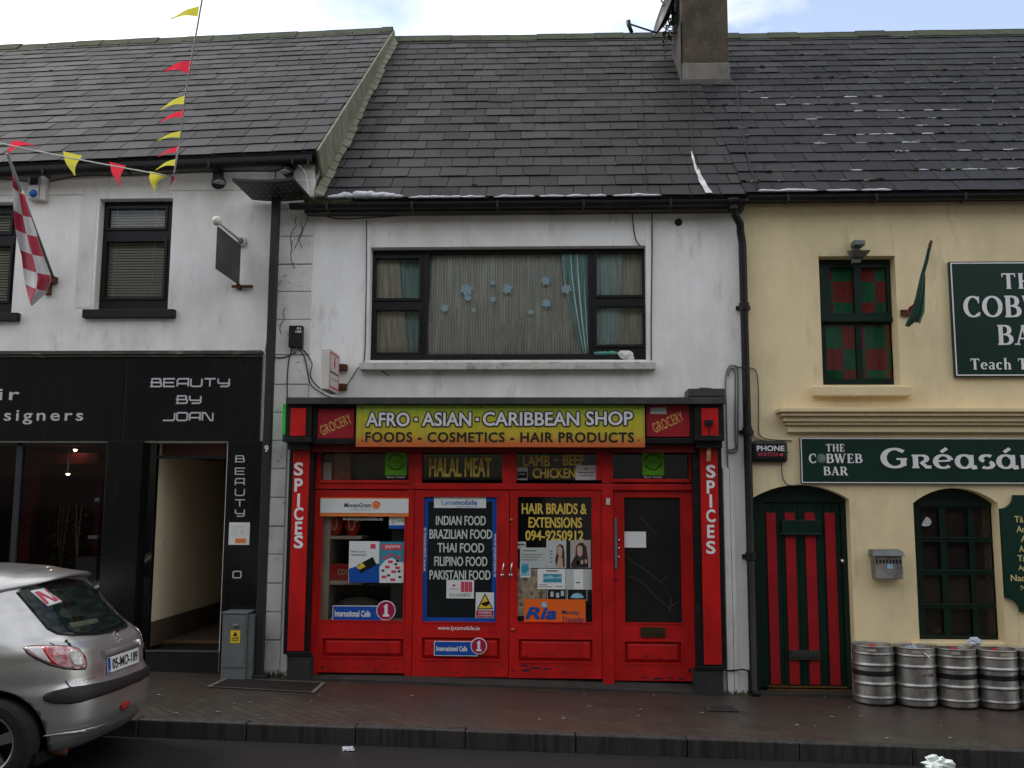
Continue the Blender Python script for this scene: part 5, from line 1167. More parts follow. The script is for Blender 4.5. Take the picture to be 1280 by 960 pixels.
# vinyl banner over the display window
yg1 = YF - .012
t, R = board("banner", (400, 622, 511, 645.5), yg1 - .004, yg1, m_orange_trim, "white and orange banner across the top of the left shop window", "banner", 0)
b = B(); b.pbox(400.6, 623.5, 510.4, 641.2, yg1 - .008, yg1 - .0045); b.build("white_field", m_paper, t)
L1 = B(); text(L1, "MoneyGram", (430, 628.5, 463.5, 636), yg1 - .010, .012, shear=.15); text(L1, "International Money Transfer", (438, 636.6, 465, 638.2), yg1 - .010, 0); L1.build("lettering", m_lettering_black, t)
b = B(); p = P(470.5, 631.3, yg1); b.lathe([(0, 0), (.043, 0.0), (.043, .003)], (p.x, yg1 - .011, p.z), 24, 'y'); em = b.build("emblem", m_orange, t)
b = B(); vs, fs = ribbon([(p.x + (.012 + .006 * k * .5) * math.cos(k * .62), p.z + (.010 + .0055 * k * .5) * math.sin(k * .62)) for k in range(11)], .007); b.add([(v.x, yg1 - .0125, v.y) for v in vs], fs); b.build("swirl", M("pale_swirl", (.72, .45, .25), .5), t)
yi = .012 - YF * 0
# lettering on the display glass
L1 = B(); text(L1, "www.lycamobile.ie", (428, 645.8, 478.5, 652), yg - .003, .012); L1.build("web_address", m_lettering_w, d1)

def flat(name, px, Y, m, lab, cat="poster", group=None, d=.002, parts=()):
    """a sheet of paper, card or film stuck up at y = Y, with its print as parts"""
    t = thing(name, P((px[0] + px[2]) / 2, px[3], Y), lab, cat, group)
    b = B(); b.pbox(*px, Y - d, Y); b.build("sheet", m, t)
    for nm, mt, fn in parts:
        bb = B(); fn(bb, Y - d); bb.build(nm, mt, t)
    return t
def rects(*rs): return lambda b, Y: [b.pbox(r[0], r[1], r[2], r[3], Y - .0010 - (.0004 * (i % 4)), Y - .0002) for i, r in enumerate(rs)]
def poly(pts, k=.0014): return lambda b, Y: b.pprism(pts, Y - k, Y - .0002)
def txts(*ts): return lambda b, Y: [text(b, s, box, Y - .0022, off, 1, sh) for s, box, off, sh in ts]
def disc(px, py, r, k=.0015): return lambda b, Y: b.lathe([(0, 0), (r, 0), (r, k)], (P(px, py, Y).x, Y - k, P(px, py, Y).z), 28, 'y')
def ring(px, py, r, w, k=.0015, a0=0, a1=360):
    def fn(b, Y):
        p = P(px, py, Y); pts = [(p.x + r * math.cos(R_(a0 + (a1 - a0) * i / 32)), p.z + r * math.sin(R_(a0 + (a1 - a0) * i / 32))) for i in range(33)]
        vs, fs = ribbon(pts, w); b.add([(v.x, Y - k, v.y) for v in vs], fs)
    return fn
def seq(*fs): return lambda b, Y: [f(b, Y) for f in fs]
yp_ = yg - .004
# two posters in the display window, sticker, calls sign
flat("poster", (436, 676.5, 473.8, 728), yg - .003, m_paper, "white and blue poster with a tilted dark payment card, in the left shop window", "poster", parts=(
    ("blue_field", m_blue, poly([(436, 711), (445, 708), (455, 712), (466, 706), (473.8, 704), (473.8, 728), (436, 728)])),
    ("card", m_plastic_black, poly([(446.5, 706.5), (466, 696), (470.5, 706), (450.5, 717)], .003)),
    ("print", m_lettering_black, txts(("FREE prepaid", (439, 688.5, 457, 691), 0, 0), ("MASTERCARD", (439, 692.5, 458, 695), 0, 0))), ("logo", m_pinkred, rects((463, 680, 469.5, 686))), ("card_stripe", m_yellow, poly([(446, 710), (452, 703), (457, 708), (450, 712)], .004))))
flat("poster", (474.2, 677, 505, 728.5), yg - .003, m_teal, "teal, pink and white poster beside the payment card poster", "poster", parts=(
    ("white_field", m_paper, poly([(474.2, 709), (482, 700), (490, 697), (498, 702), (505, 703), (505, 728.5), (474.2, 728.5)])), ("header", m_pinkred, rects((477, 680, 502, 687.5))),
    ("lettering", m_lettering_w, txts(("payzone", (482, 681.5, 500, 686), .01, 0),)), ("chips", m_pinkred, lambda b, Y: [b.pbox(x, y, x + 6, y + 3.4, Y - .003, Y - .0016) for x, y in ((485, 692), (495, 694.5), (478, 695.5), (485, 700.5), (481, 707), (494, 708), (489, 713), (477, 719.5), (488, 723))]),
    ("icons", m_plastic_black, lambda b, Y: [b.pbox(x, y, x + 3.5, y + 2.6, Y - .003, Y - .0016) for x, y in ((495, 700), (477, 712), (497, 713), (484, 718), (498, 720), (493, 704))])))
flat("sticker", (486.5, 645.8, 509, 661), yg - .003, m_paper, "small white and green square sticker in the top right corner of the left shop window", "sticker", parts=(
    ("lettering", M("green_print", (.08, .42, .05), .5), txts(("Lyca", (494.5, 648, 507, 653.5), .015, 0))), ("band", m_blue, rects((486.5, 656.5, 509, 661))), ("bottle", m_papergrey, rects((489, 647.5, 493.5, 655.5)))))
def calls_sign(px, cxx, cyy, r, y, lab):
    t = flat("calls_sign", px, y, m_paper, lab, "sticker", parts=(("blue_field", m_blue, rects((px[0] + .9, px[1] + .9, px[2] - .9, px[3] - .9))), ("lettering", m_lettering_w, txts(("International Calls", (px[0] + 3, px[1] + 6, px[0] + (px[2] - px[0]) * .76, px[3] - 6), .03, 0))),
        ("disc_rim", m_paper, disc(cxx, cyy, r / 118, .004)), ("disc", m_magenta, disc(cxx, cyy, (r - 1.1) / 118, .006))))
    b = B(); yq = y - .0095; b.pprism([(cxx - r * .28, cyy - r * .42), (cxx + r * .02, cyy - r * .66), (cxx + r * .17, cyy - r * .66), (cxx + r * .17, cyy + r * .42), (cxx + r * .34, cyy + r * .42), (cxx + r * .34, cyy + r * .64), (cxx - r * .34, cyy + r * .64), (cxx - r * .34, cyy + r * .42), (cxx - r * .16, cyy + r * .42), (cxx - r * .16, cyy - r * .30)], yq, y - .0085); b.build("numeral", m_lettering_w, t)
calls_sign((415.5, 757, 478, 777), 482.5, 763, 12, yg - .003, "blue calls sticker with magenta figure one, low in the left shop window")
calls_sign((542.5, 801.5, 597, 820), 598.5, 807.5, 10, YF - .008, "blue calls sticker with magenta figure one, on the red door panel")
# left double door
flat("sticker", (542.5, 620.5, 607.5, 635), yg - .005, m_paper, "wide white sticker at the head of the blue bordered door glass", "sticker", parts=(("lettering", M("cyan_print", (.02, .28, .50), .5), txts(("Lyca", (552, 625, 568.5, 632.5), .012, 0))), ("lettering", M("deep_blue_print", (.01, .10, .40), .5), txts(("mobile", (569.2, 625, 596.5, 631.2), .02, 0), ("Call the world for less", (571, 632.6, 596, 634), 0, 0)))))
flat("opening_hours_card", (558, 725, 592.5, 748), yg - .004, m_paper, "white and red CLOSED card with hours on the dark door board", "card", parts=(("red_table", m_pinkred, rects((576, 727, 580.4, 740), (580.9, 727, 585.3, 740), (585.8, 727, 590.2, 740))), ("emblem", m_pinkred, disc(567.5, 731.5, .014)), ("lettering", m_lettering_black, txts(("CLOSED", (562, 742, 588, 745.5), .0, 0), ("MoneyGram", (562, 735.5, 573, 737), .01, 0)))))
flat("warning_sign", (594.5, 740.5, 617.5, 772.5), yg - .006, m_paper, "yellow triangle surveillance warning sign over a red text band on the blue bordered door", "sign", parts=(
    ("triangle_edge", m_plastic_black, poly([(606.2, 741.5), (596, 761.8), (616.6, 761.5)], .0016)), ("triangle", m_yellow, poly([(606.2, 744.2), (598, 760.6), (614.6, 760.3)], .0026)), ("camera_symbol", m_plastic_black, poly([(601, 754), (610, 751.5), (612, 754.5), (607.5, 758), (604, 757)], .0036)), ("red_band", m_magenta, rects((595.2, 763, 617, 772))), ("lettering", m_lettering_w, txts(("WARNING", (598, 764.5, 614, 767), .02, 0), ("CCTV IN OPERATION", (597, 768.5, 615.5, 770.5), .01, 0)))))
# right double door: papers
flat("notice", (650, 684.5, 683.5, 710), yg - .004, m_papergrey, "pale typed notice taped on the right double door's glass", "notice", parts=(("lettering", m_lettering_black, rects((654, 688, 670, 689), (653, 693, 679, 693.6), (653, 696, 676, 696.6), (653, 699.5, 672, 700.1))),))
flat("notice", (645.8, 677, 657.5, 686), yg - .0025, m_papergrey, "small pale slip at the left edge under the telephone number", "notice", parts=(("lettering", m_hair, rects((647, 680, 656, 681.5))),))
flat("postcard", (650, 704, 663, 722), yg - .007, m_skyblue, "small blue picture card overlapping the typed notice", "card", parts=(("border", m_paper, rects((650, 720, 663, 722), (650, 704, 651, 720), (662, 704, 663, 720))), ("blotch", m_teal, poly([(652, 707), (659, 705), (661, 712), (656, 717), (652, 714)]))))
flat("hair_poster", (683, 675.5, 707.8, 710), yg - .0055, m_papergrey, "pale poster of a woman with one long dark braid on the right double door", "poster", parts=(
    ("hair", m_hair, poly([(695, 709), (694, 700), (696, 690), (696, 683), (700, 680), (704, 682), (705.5, 690), (706, 709), (702, 709), (700, 690)])), ("face", m_skin, poly([(696.5, 684), (700, 682), (702.8, 686), (702.5, 695), (699.5, 697), (696.8, 692)], .0022)), ("top", m_skin, poly([(697.5, 697), (703, 697), (704, 709), (697, 709)], .002)), ("lettering", m_plum, rects((687, 688.5, 691, 689.4), (687.5, 692, 690.5, 693), (687.5, 697, 690.5, 698), (687.5, 702, 690.5, 703)))))
flat("hair_poster", (713, 675, 738.5, 710), yg - .004, m_greyprint, "grey and brown portrait poster of a woman with long loose dark hair", "poster", parts=(
    ("hair", m_hair, poly([(713.8, 704), (719, 695), (720, 683), (724, 678.5), (729, 678.5), (733, 684), (735, 700), (735.5, 709.6), (714, 709.6)])), ("face", m_skin, poly([(721, 684), (724.5, 681.5), (728, 684), (728, 693), (725, 696.5), (721.5, 693)], .0022)), ("lettering", m_skin, rects((716, 700, 719, 705), (721, 700.5, 724, 706), (726, 700, 729, 705), (731, 699.5, 734, 704)))))
flat("picture_notice", (672, 711, 706.5, 736.5), yg - .006, m_paper, "white flyer with a blue green landscape picture on the right double door", "flyer", parts=(("picture", m_teal, rects((679, 717.5, 702, 728))), ("picture_hill", m_skyblue, poly([(679, 721), (687, 719), (694, 721.5), (702, 720), (702, 723), (679, 724)], .0026)), ("lettering", m_lettering_black, rects((683, 713, 697, 714.3), (674, 730.5, 684, 731.1), (674, 733, 690, 733.6), (695, 732.5, 703, 733.2)))))
flat("leaflet", (706.8, 711.5, 741, 737), yg - .003, m_papergrey, "folded pale leaflet right of the landscape flyer", "leaflet", parts=(("front", m_paper, rects((717, 711.8, 729, 736.8))), ("lettering", m_teal, rects((720, 727.5, 725, 728.8)))))
m_collage = M("collage_print", (.30, .25, .16), .6, var=.5, vs=14, stains=(((.05, .04, .03), 18, (1, 1, 1), .52, .6, .8), ((.40, .14, .05), 11, (1, 1, 1), .60, .68, .8)))
flat("picture_collage", (646, 711, 683, 770), yg - .0015, m_collage, "faded collage of small food pictures at the lower left of the right double door", "poster")
def rrect(a, b_, c, d, k=.0016): return poly([(a + 2, b_), (c - 2, b_), (c, b_ + 3), (c, d), (a, d), (a, b_ + 3)], k)
flat("advert_card", (684, 737.2, 708, 751), yg - .004, m_darkvinyl, "black card with three pale phone shapes, above the orange sticker", "card", parts=(("outline", m_papergrey, rects((684, 737.2, 684.7, 751), (707.3, 737.2, 708, 751))), ("phones", m_papergrey, rects((688, 739.5, 692, 746), (695, 741, 699, 747), (701, 738.5, 705, 745)))))
flat("advert_card", (709, 737.2, 734, 751), yg - .004, m_darkvinyl, "black card with a pale blue fan shape, above the orange sticker", "card", parts=(("outline", m_papergrey, rects((709, 737.2, 709.7, 751), (733.3, 737.2, 734, 751))), ("fan", m_skyblue, poly([(713, 747), (716, 742.5), (722, 741), (727, 742.5), (730, 747), (721, 748)]))))
t = flat("transfer_sticker", (655, 749, 732, 779), yg - .010, m_orange, "bright orange money transfer sticker at the bottom of the right double door glass", "sticker", parts=(
    ("lettering", m_blue, lambda b, Y: fat(b, "Ria", (657.5, 759.5, 694.5, 773.5), Y - .006, .0065, 10, 1.0, .25)), ("lettering", M("navy_print", (.02, .04, .14), .5), txts(("Money", (702, 762.5, 724.5, 769.5), .008, .2), ("Transfer", (702.5, 771, 731, 777.5), .008, .2))), ("globe", m_skyblue, disc(680.5, 756, .030, .003))))
# single door and transoms
flat("notice", (780.5, 664.5, 807.5, 684.5), -.001, m_paper, "blank white notice taped to the dark glass of the single door", "notice")
for k, (x0, lab) in enumerate(((481.5, "green money transfer poster in the top light over the left display window"), (803, "green money transfer poster in the top light over the single shop door"))):
    flat("transfer_poster", (x0, 563, x0 + 27, 594), .036, m_limegreen, lab, "poster", "green posters in the top lights", parts=(("ring", m_lettering_black, seq(ring(x0 + 13.3, 577.5, .082, .012, .0015, 20, 170), ring(x0 + 13.3, 577.5, .082, .012, .0015, 200, 350))), ("lettering", m_hair, txts(("NATIONAL TRANSFER", (x0 + 8, 576, x0 + 19, 578), .0, 0))), ("caption", m_plastic_black, lambda b, Y, x0=x0: b.pbox(x0, 594.2, x0 + 27, 600, Y, Y + .002)), ("caption_lettering", m_lettering_w, lambda b, Y, x0=x0: text(b, "Money Transfer", (x0 + 2, 595, x0 + 25, 598.2), Y - .001, .01))))
flat("sticker", (719.5, 581.5, 745, 600), .034, m_paper, "white agent sticker covering the end of the gold word CHICKEN", "sticker", parts=(("lettering", m_lettering_black, txts(("MoneyGram", (723, 589.5, 742, 592), .015, 0))), ("emblem", m_pinkred, disc(732.5, 586.5, .014)), ("caption", m_lettering_black, rects((724, 594, 741, 594.8)))))
flat("opening_hours_card", (646.5, 584, 659.5, 600), .034, m_papergrey, "small grey card below the gold word LAMB", "card", parts=(("dark_band", m_plastic_black, rects((647, 589.5, 659, 598))), ("lettering", m_papergrey, lambda b, Y: b.pbox(649, 592, 657, 593, Y - .003, Y - .0018))))
flat("reflective_label", (813, 509.5, 833, 517.5), -.288, m_papergrey, "small grey label on the right dark red panel above the single door", "label")
flat("price_list", (286, 653, 312, 681), -.049, m_paper, "white price list with orange logo on the black salon pilaster", "notice", parts=(("lettering", m_papergrey, rects((288.5, 658, 305, 659), (288.5, 662, 297, 662.6), (288.5, 665, 297, 665.6), (288.5, 668, 297, 668.6), (301, 664, 304, 667))), ("logo", m_orange_trim, rects((294, 673, 307.5, 679)))))
p = P(1158, 652, yw + .02); flat("sticker", (1152, 646, 1165, 658), yw + .021, m_room_dark, "white curled round sticker in the arched pub window's top left pane", "sticker", parts=(("white_disc", m_paper, poly([(1158, 646), (1162, 648), (1164.5, 652.5), (1162, 657), (1157, 658), (1152, 657), (1154, 652)], .003)), ("print", m_papergrey, ring(1159, 652.5, .022, .008, .004))))

# ================================================================ pipes and cables on the fronts
t = thing("downpipe", (P(938, 860).x, 0, base_z(2.2)), "black drainpipe running down the joint between the white shop building and the cream pub", "drainpipe")
xb = P(934, 600).x; b = B()
b.tube([(P(912, 250).x, -.20, 5.12), (P(912, 250).x, -.20, 5.04), (P(915, 262).x, -.17, 4.98), (P(922, 268).x, -.12, 4.90), (xb - .02, -.09, 4.82), (xb, -.075, 4.70), (xb, -.075, 2.5), (xb, -.075, base_z(2.3) + .06), (xb + .01, -.14, base_z(2.3) + .0)], .042, 12)
b.build("pipe", m_gutter, t)
b = B(); b.lathe([(.06, .0), (.06, .12), (.045, .12)], (P(912, 250).x, -.20, 5.03), 16)
for py in (390, 545, 700): z = P(935, py).z; b.lathe([(.043, 0), (.054, .005), (.054, .085), (.043, .09)], (xb, -.075, z), 16); b.box(xb - .075, xb + .075, -.03, -.001, z + .02, z + .06)
b.build("collar", m_gutter, t)
def wires(lab, paths, m, r=.006, Y=-.018, cat="cable", grp=None):
    b = B()
    for p in paths: cable(b, p, Y, r)
    return tag(b.build("cable", m), lab, cat, grp)
wires("thin grey cables sagging along the wall under the salon's gutter", [[(0, 223), (30, 226), (48, 229), (100, 220), (170, 219), (240, 215), (300, 214), (345, 213), (366, 207)]], m_cable, .007)
wires("thin cable drooping just below the shop building's gutter", [[(388, 263), (420, 273), (460, 272), (520, 268), (600, 264), (690, 268), (760, 264), (860, 265)]], m_cable_dark, .006)
wires("dark cable dropping down the wall just left of the wide curtained window", [[(458, 275), (458, 330), (457, 400), (455, 450), (446, 462), (438, 475), (432, 484)], [(458, 453), (466, 458), (478, 464), (486, 470)]], m_cable_dark, .005)
wires("dark cable dropping past the right edge of the wide curtained window", [[(815, 262), (815, 320), (814, 400), (814, 450)], [(790, 264), (792, 285), (795, 300), (801, 308)]], m_cable_dark, .006)
wires("black cables hanging from the junction box to the shopfront's left end", [[(366, 433), (361, 450), (359, 475), (359, 497)], [(371, 433), (380, 445), (384, 462), (388, 480), (400, 490), (420, 498), (470, 499), (530, 498)], [(374, 433), (383, 442), (390, 455), (388, 470), (398, 484), (410, 488)]], m_cable_dark, .006, Y=-.03)
wires("pale cable strapped across the quoins beside the lamp post", [[(340, 446), (352, 447), (362, 444), (370, 440)], [(344, 212), (344, 300), (339, 380), (332, 440)]], m_cable, .008, Y=-.03)
wires("grey conduits looped on the white wall right of the shopfront", [[(910, 590), (908, 520), (907, 475), (911, 459), (918, 457), (924, 459), (938, 460)], [(910, 470), (913, 461), (918, 463), (919, 480), (919, 545), (920, 558), (916, 562), (909, 562)], [(918, 460), (922, 466), (922, 550), (920, 564), (909, 565)]], m_greymetal, .0075)
wires("thin conduit looping from the drainpipe to the phone alarm box", [[(936, 460), (942, 461), (946, 467), (948, 490), (948, 535), (950, 544), (960, 549), (990, 551)], [(938, 538), (945, 548), (962, 552)], [(985, 565), (978, 575), (978, 595), (985, 606), (1000, 606)]], m_cable, .006)
wires("pale looped cable hanging under the salon's eaves end", [[(372, 206), (379, 213), (383, 225), (385, 240), (387, 250)]], m_plastic_white, .010, Y=-.10)
wires("black cable crossing the foot of the right pilaster", [[(899, 835), (908, 838), (918, 838), (930, 837), (938, 841)]], m_cable_dark, .008, Y=-.06)
t = tag(B().lathe([(.0, .0), (.024, -.0), (.038, -.012), (.042, 0)], (P(848, 278).x, -.004, P(848, 278).z), 18, 'y').build("vent_pipe", m_gutter), "small black round vent hole high in the white wall right of the wide window", "vent")

b = B(); rnd = random.Random(12)
for (px, py) in ((370, 270), (384, 268), (378, 276), (352, 350), (366, 300), (356, 385)):
    pts = [(px, py)]
    for k in range(5): pts.append((pts[-1][0] + rnd.uniform(-5, 4), pts[-1][1] + rnd.uniform(3, 11)))
    cable(b, pts, -.027, .0035)
tag(b.build("dead_ivy", M("dead_stem", (.07, .06, .05), .9, var=.3)), "dead ivy stems clinging to the white quoins right of the lamp post", "plant")
# ================================================================ lamp post
yl = -.16; xl = P(335.5, 520, yl).x; zl0 = base_z(xl) - .05; zl1 = P(340, 247, yl).z - .01
lamp = thing("street_lamp", (xl, yl, base_z(xl)), "slim dark grey street lamp with a flat studded square head, standing at the quoins", "street lamp")
b = B(); b.box(xl - .043, xl + .043, yl - .04, yl + .04, zl0, zl1); b.build("post", m_post, lamp, bev=.010)
hp = [P(293, 226, yl - .40), P(366, 222, yl - .40)]; hz = zl1 + .04
b = B(); vs = []; NX = 10
X0, X1 = xl - .34, xl + .31; ya, yb = yl - .46, yl + .10
for s_ in (0, .035):
    for i in range(NX + 1):
        u = i / NX; cv = .022 * (4 * (u - .5) ** 2) - .0
        for y, dz in ((ya, .022), (yb, -.004)): vs.append((X0 + (X1 - X0) * u + (.04 if y == yb else 0), y, zl1 + .0 + dz + cv + s_))
k = 2 * (NX + 1); fs = []
for i in range(NX):
    a = 2 * i; fs += [(a, a + 1, a + 3, a + 2), (k + a, k + a + 2, k + a + 3, k + a + 1), (a, a + 2, k + a + 2, k + a), (a + 1, k + a + 1, k + a + 3, a + 3)]
fs += [(0, k, k + 1, 1), (2 * NX, 2 * NX + 1, k + 2 * NX + 1, k + 2 * NX)]
b.smooth = False; b.add(vs, fs); b.build("lamp_head", m_post, lamp, bev=.004)
b = B()
for i in range(9):
    for j in range(5):
        u = (i + .8) / 9.6; v = (j + .7) / 5.4; x = X0 + (X1 - X0) * u + .04 * v; y = ya + (yb - ya) * v; z = zl1 + .022 - .026 * v + .022 * 4 * (u - .5) ** 2
        b.lathe([(.0, -.006), (.007, -.005), (.009, .004)], (x, y, z), 8)
b.build("light_stud", M("lamp_lens", (.30, .30, .28), .2), lamp)
L1 = B(); text(L1, "9", (330.5, 556.5, 335.5, 565), yl - .0425, .03); L1.build("numeral", m_lettering_w, lamp)
b = B(); b.box(xl - .09, xl + .09, yl - .085, yl + .085, zl0, base_z(xl) + .03); b.build("base_plate", m_post, lamp, bev=.006)

# utility cabinet
x0, x1, z0, z1 = RC(278, 767, 315, 838, -.28); t = thing("utility_cabinet", ((x0 + x1) / 2, -.15, base_z(-3.3)), "grey metal utility cabinet with yellow warning label, standing on the pavement at the black pilaster", "cabinet")
b = B(); b.box(x0, x1 - .055, -.30, -.05, z0 - .12, z1); b.box(x0 - .01, x1 - .045, -.31, -.048, z1, z1 + .018); b.box(x1 - .054, x1, -.27, -.05, z0 - .12, z1 - .02); b.build("body", m_greymetal, t, bev=.006)
b = B(); b.box(x0 + .015, x1 - .07, -.308, -.3005, z0 + .03, z1 - .02); b.build("door", m_greymetal, t, bev=.003)
b = B(); b.pbox(288, 788, 300, 804, -.312, -.309); b.build("warning_label", m_yellow, t)
L1 = B(); text(L1, "DANGER", (289.5, 796.5, 298.5, 798.6), -.314, .02); text(L1, "ELECTRICITY", (289.5, 799.5, 298.5, 801.5), -.314, .02); L1.build("lettering", m_lettering_black, t)
b = B(); b.pprism([(294, 789.5), (291, 795), (297, 795)], -.3136, -.3121); b.build("warning_triangle", m_lettering_black, t)
b = B(); b.pbox(291.5, 781, 297, 784.5, -.322, -.308); b.build("handle", m_chrome, t, bev=.002)
# floodlights on the white wall and over the pub window
def spot(px, py, lab, tilt=1):
    p = P(px, py, -.06); t = thing("wall_spotlight", (p.x, 0, p.z), lab, "spotlight")
    b = B(); b.box(p.x - .04, p.x + .04, -.06, -.001, p.z + .06, p.z + .14); b.tube([(p.x, -.04, p.z + .10), (p.x, -.12, p.z + .06)], .02, 8); b.build("bracket", m_plastic_black, t)
    b = B(); dx = .05 * tilt; b.tube([(p.x - dx * .2, -.08, p.z + .10), (p.x + dx * .5, -.15, p.z - .02)], .048, 12, .056); b.tube([(p.x + dx * .5, -.15, p.z - .02), (p.x + dx, -.18, p.z - .07)], .060, 12, .082); b.build("lamp_housing", m_gutter, t)
    b = B(); b.tube([(p.x + dx, -.18, p.z - .068), (p.x + dx * 1.02, -.181, p.z - .074)], .072, 14); b.build("lens", M("cloudy_lens", (.35, .36, .36), .25), t)
spot(273, 226, "small black spotlight under the salon's gutter, above the hanging sign")
spot(368, 213, "black spotlight half hidden at the right end of the salon's gutter, behind the lamp head", -1)
x0, x1, z0, z1 = RC(1065, 300, 1085, 331, -.18); t = thing("floodlight", ((x0 + x1) / 2, 0, z0), "grey twin-tier floodlight over the pub's chequered upper window", "floodlight")
b = B(); b.pbox(1068, 300, 1082, 306, -.20, -.06); b.build("sensor", m_greymetal, t, bev=.008)
b = B(); q = [P(1066, 308, -.2), P(1085, 308, -.2)]; b.hexa([(q[0].x + .02, -.17, q[0].z - .10), (q[1].x - .02, -.17, q[0].z - .10), (q[1].x - .02, -.05, q[0].z - .10), (q[0].x + .02, -.05, q[0].z - .10), (q[0].x - .02, -.24, q[0].z - .05), (q[1].x + .02, -.24, q[0].z - .05), (q[1].x + .02, -.05, q[0].z - .01), (q[0].x - .02, -.05, q[0].z - .01)]); b.build("lamp_housing", m_greymetal, t, bev=.006)
b = B(); b.box((x0 + x1) / 2 - .03, (x0 + x1) / 2 + .03, -.10, -.001, q[0].z - .08, q[0].z + .10); b.build("bracket", m_greymetal, t, bev=.004)
b = B(); b.pbox(1066, 323, 1076, 328, -.12, -.06); b.tube([(P(1071, 318).x, -.09, P(1071, 318).z), (P(1071, 325).x, -.09, P(1071, 325).z)], .012, 8); b.build("motion_detector", m_greymetal, t, bev=.004)
# small things on the red shopfront's right end
t = thing("floodlight", (P(886, 528, -.36).x, -.35, P(886, 533, -.36).z), "tiny black floodlight on the red panel at the shopfront's right end", "floodlight")
b = B(); b.pbox(881, 524.5, 892, 531.5, -.42, -.375); b.build("lamp_housing", m_plastic_black, t, bev=.006)
b = B(); b.pbox(885, 526, 888, 530, -.376, -.356); b.pbox(886, 531, 887, 546, -.360, -.356); b.build("bracket", m_plastic_black, t)
b = B(); p0, p1 = P(886.5, 554, -.24), P(885.5, 577, -.23); b.tube([p0, p1], .019, 12, .022); o = tag(b.build("wooden_peg", M("bare_wood", (.70, .44, .20), .7, var=.35, vs=18, stains=(((.05, .03, .015), 9, (1, 1, 2), .55, .65, .9),))), "short bare wooden peg fixed at the top of the right pilaster", "peg")
x0, x1, z0, z1 = RC(860, 486, 906, 496, -.3); b = B(); b.box(x0, x1, -.33, -.03, z0, z1); b.build
t = thing("metal_tray", ((x0 + x1) / 2, -.2, z0), "dull grey metal box lying on top of the shopfront's right end", "box"); b.build("box", m_lead, t, bev=.006)
b = B(); b.hexa([(x0 + .12, -.25, z1), (x0 + .25, -.25, z1), (x0 + .25, -.10, z1), (x0 + .12, -.10, z1), (x0 + .13, -.25, z1 + .02), (x0 + .25, -.25, z1 + .015), (x0 + .25, -.1, z1 + .015), (x0 + .13, -.1, z1 + .02)]); b.build("rusty_offcut", m_rust, t)
# cigarette bin
x0, x1, z0, z1 = RC(1093, 687, 1131, 724, -.16); t = thing("ash_bin", ((x0 + x1) / 2, 0, z0), "steel wall ashtray with a row of slots between the pub door and arched window", "ashtray")
zl = z0 + (z1 - z0) * .78
b = B(); b.hexa([(x0 + .02, -.14, z0), (x1 - .01, -.14, z0), (x1 - .01, -.001, z0), (x0 + .02, -.001, z0), (x0 + .01, -.13, zl), (x1 - .01, -.13, zl), (x1 - .01, -.001, zl), (x0 + .01, -.001, zl)]); b.build("body", m_steel, t, bev=.006)
b = B(); b.hexa([(x0 - .01, -.17, zl), (x1 + .005, -.17, zl), (x1 + .005, -.001, zl + .001), (x0 - .01, -.001, zl + .001), (x0, -.14, zl + .05), (x1 - .005, -.14, zl + .05), (x1 - .005, -.001, z1), (x0, -.001, z1)]); b.build("hood", m_greymetal, t, bev=.006)
b = B()
for i in range(8):
    xx = x0 + .035 + i * (x1 - x0 - .07) / 7; b.box(xx - .008, xx + .008, -.1385, -.13, zl - .075, zl - .035)
b.box((x0 + x1) / 2 - .006, (x0 + x1) / 2 + .006, -.139, -.131, zl - .025, zl - .012); b.build("slots", m_plastic_black, t)
b = B(); b.pbox(1109, 705, 1116, 711, -.143, -.1385); b.build("sticker", m_skyblue, t)
# bollard-like nothing: inspection covers in the paving are part of it
def cover(name, quad_px, rim, m, m_rim):
    pts = [gp(x, y, .004) for x, y in quad_px]; c = sum(pts, Vector()) / 4; b = B(); inn = [p + (c - p) * rim for p in pts]
    for i in range(4):
        j = (i + 1) % 4; b.quad(pts[i], pts[j], inn[j], inn[i])
    o = b.build(name + "_frame", m_rim); tag(o, kind='structure')
    b = B(); b.quad(*[p + Vector((0, 0, -.002)) for p in inn]); o = b.build(name, m); tag(o, kind='structure')
cover("coal_hole_cover", [(283, 847), (407, 853), (393, 865.5), (258, 858)], .07, M("rusty_cover", (.012, .009, .0075), .7, var=.4, vs=14, bmp=.5, bs=60), m_cement)
cover("drain_cover", [(881, 881), (918, 882), (925, 889), (885, 888)], .22, M("iron_grate", (.02, .018, .016), .7, var=.4, vs=30), m_lead)

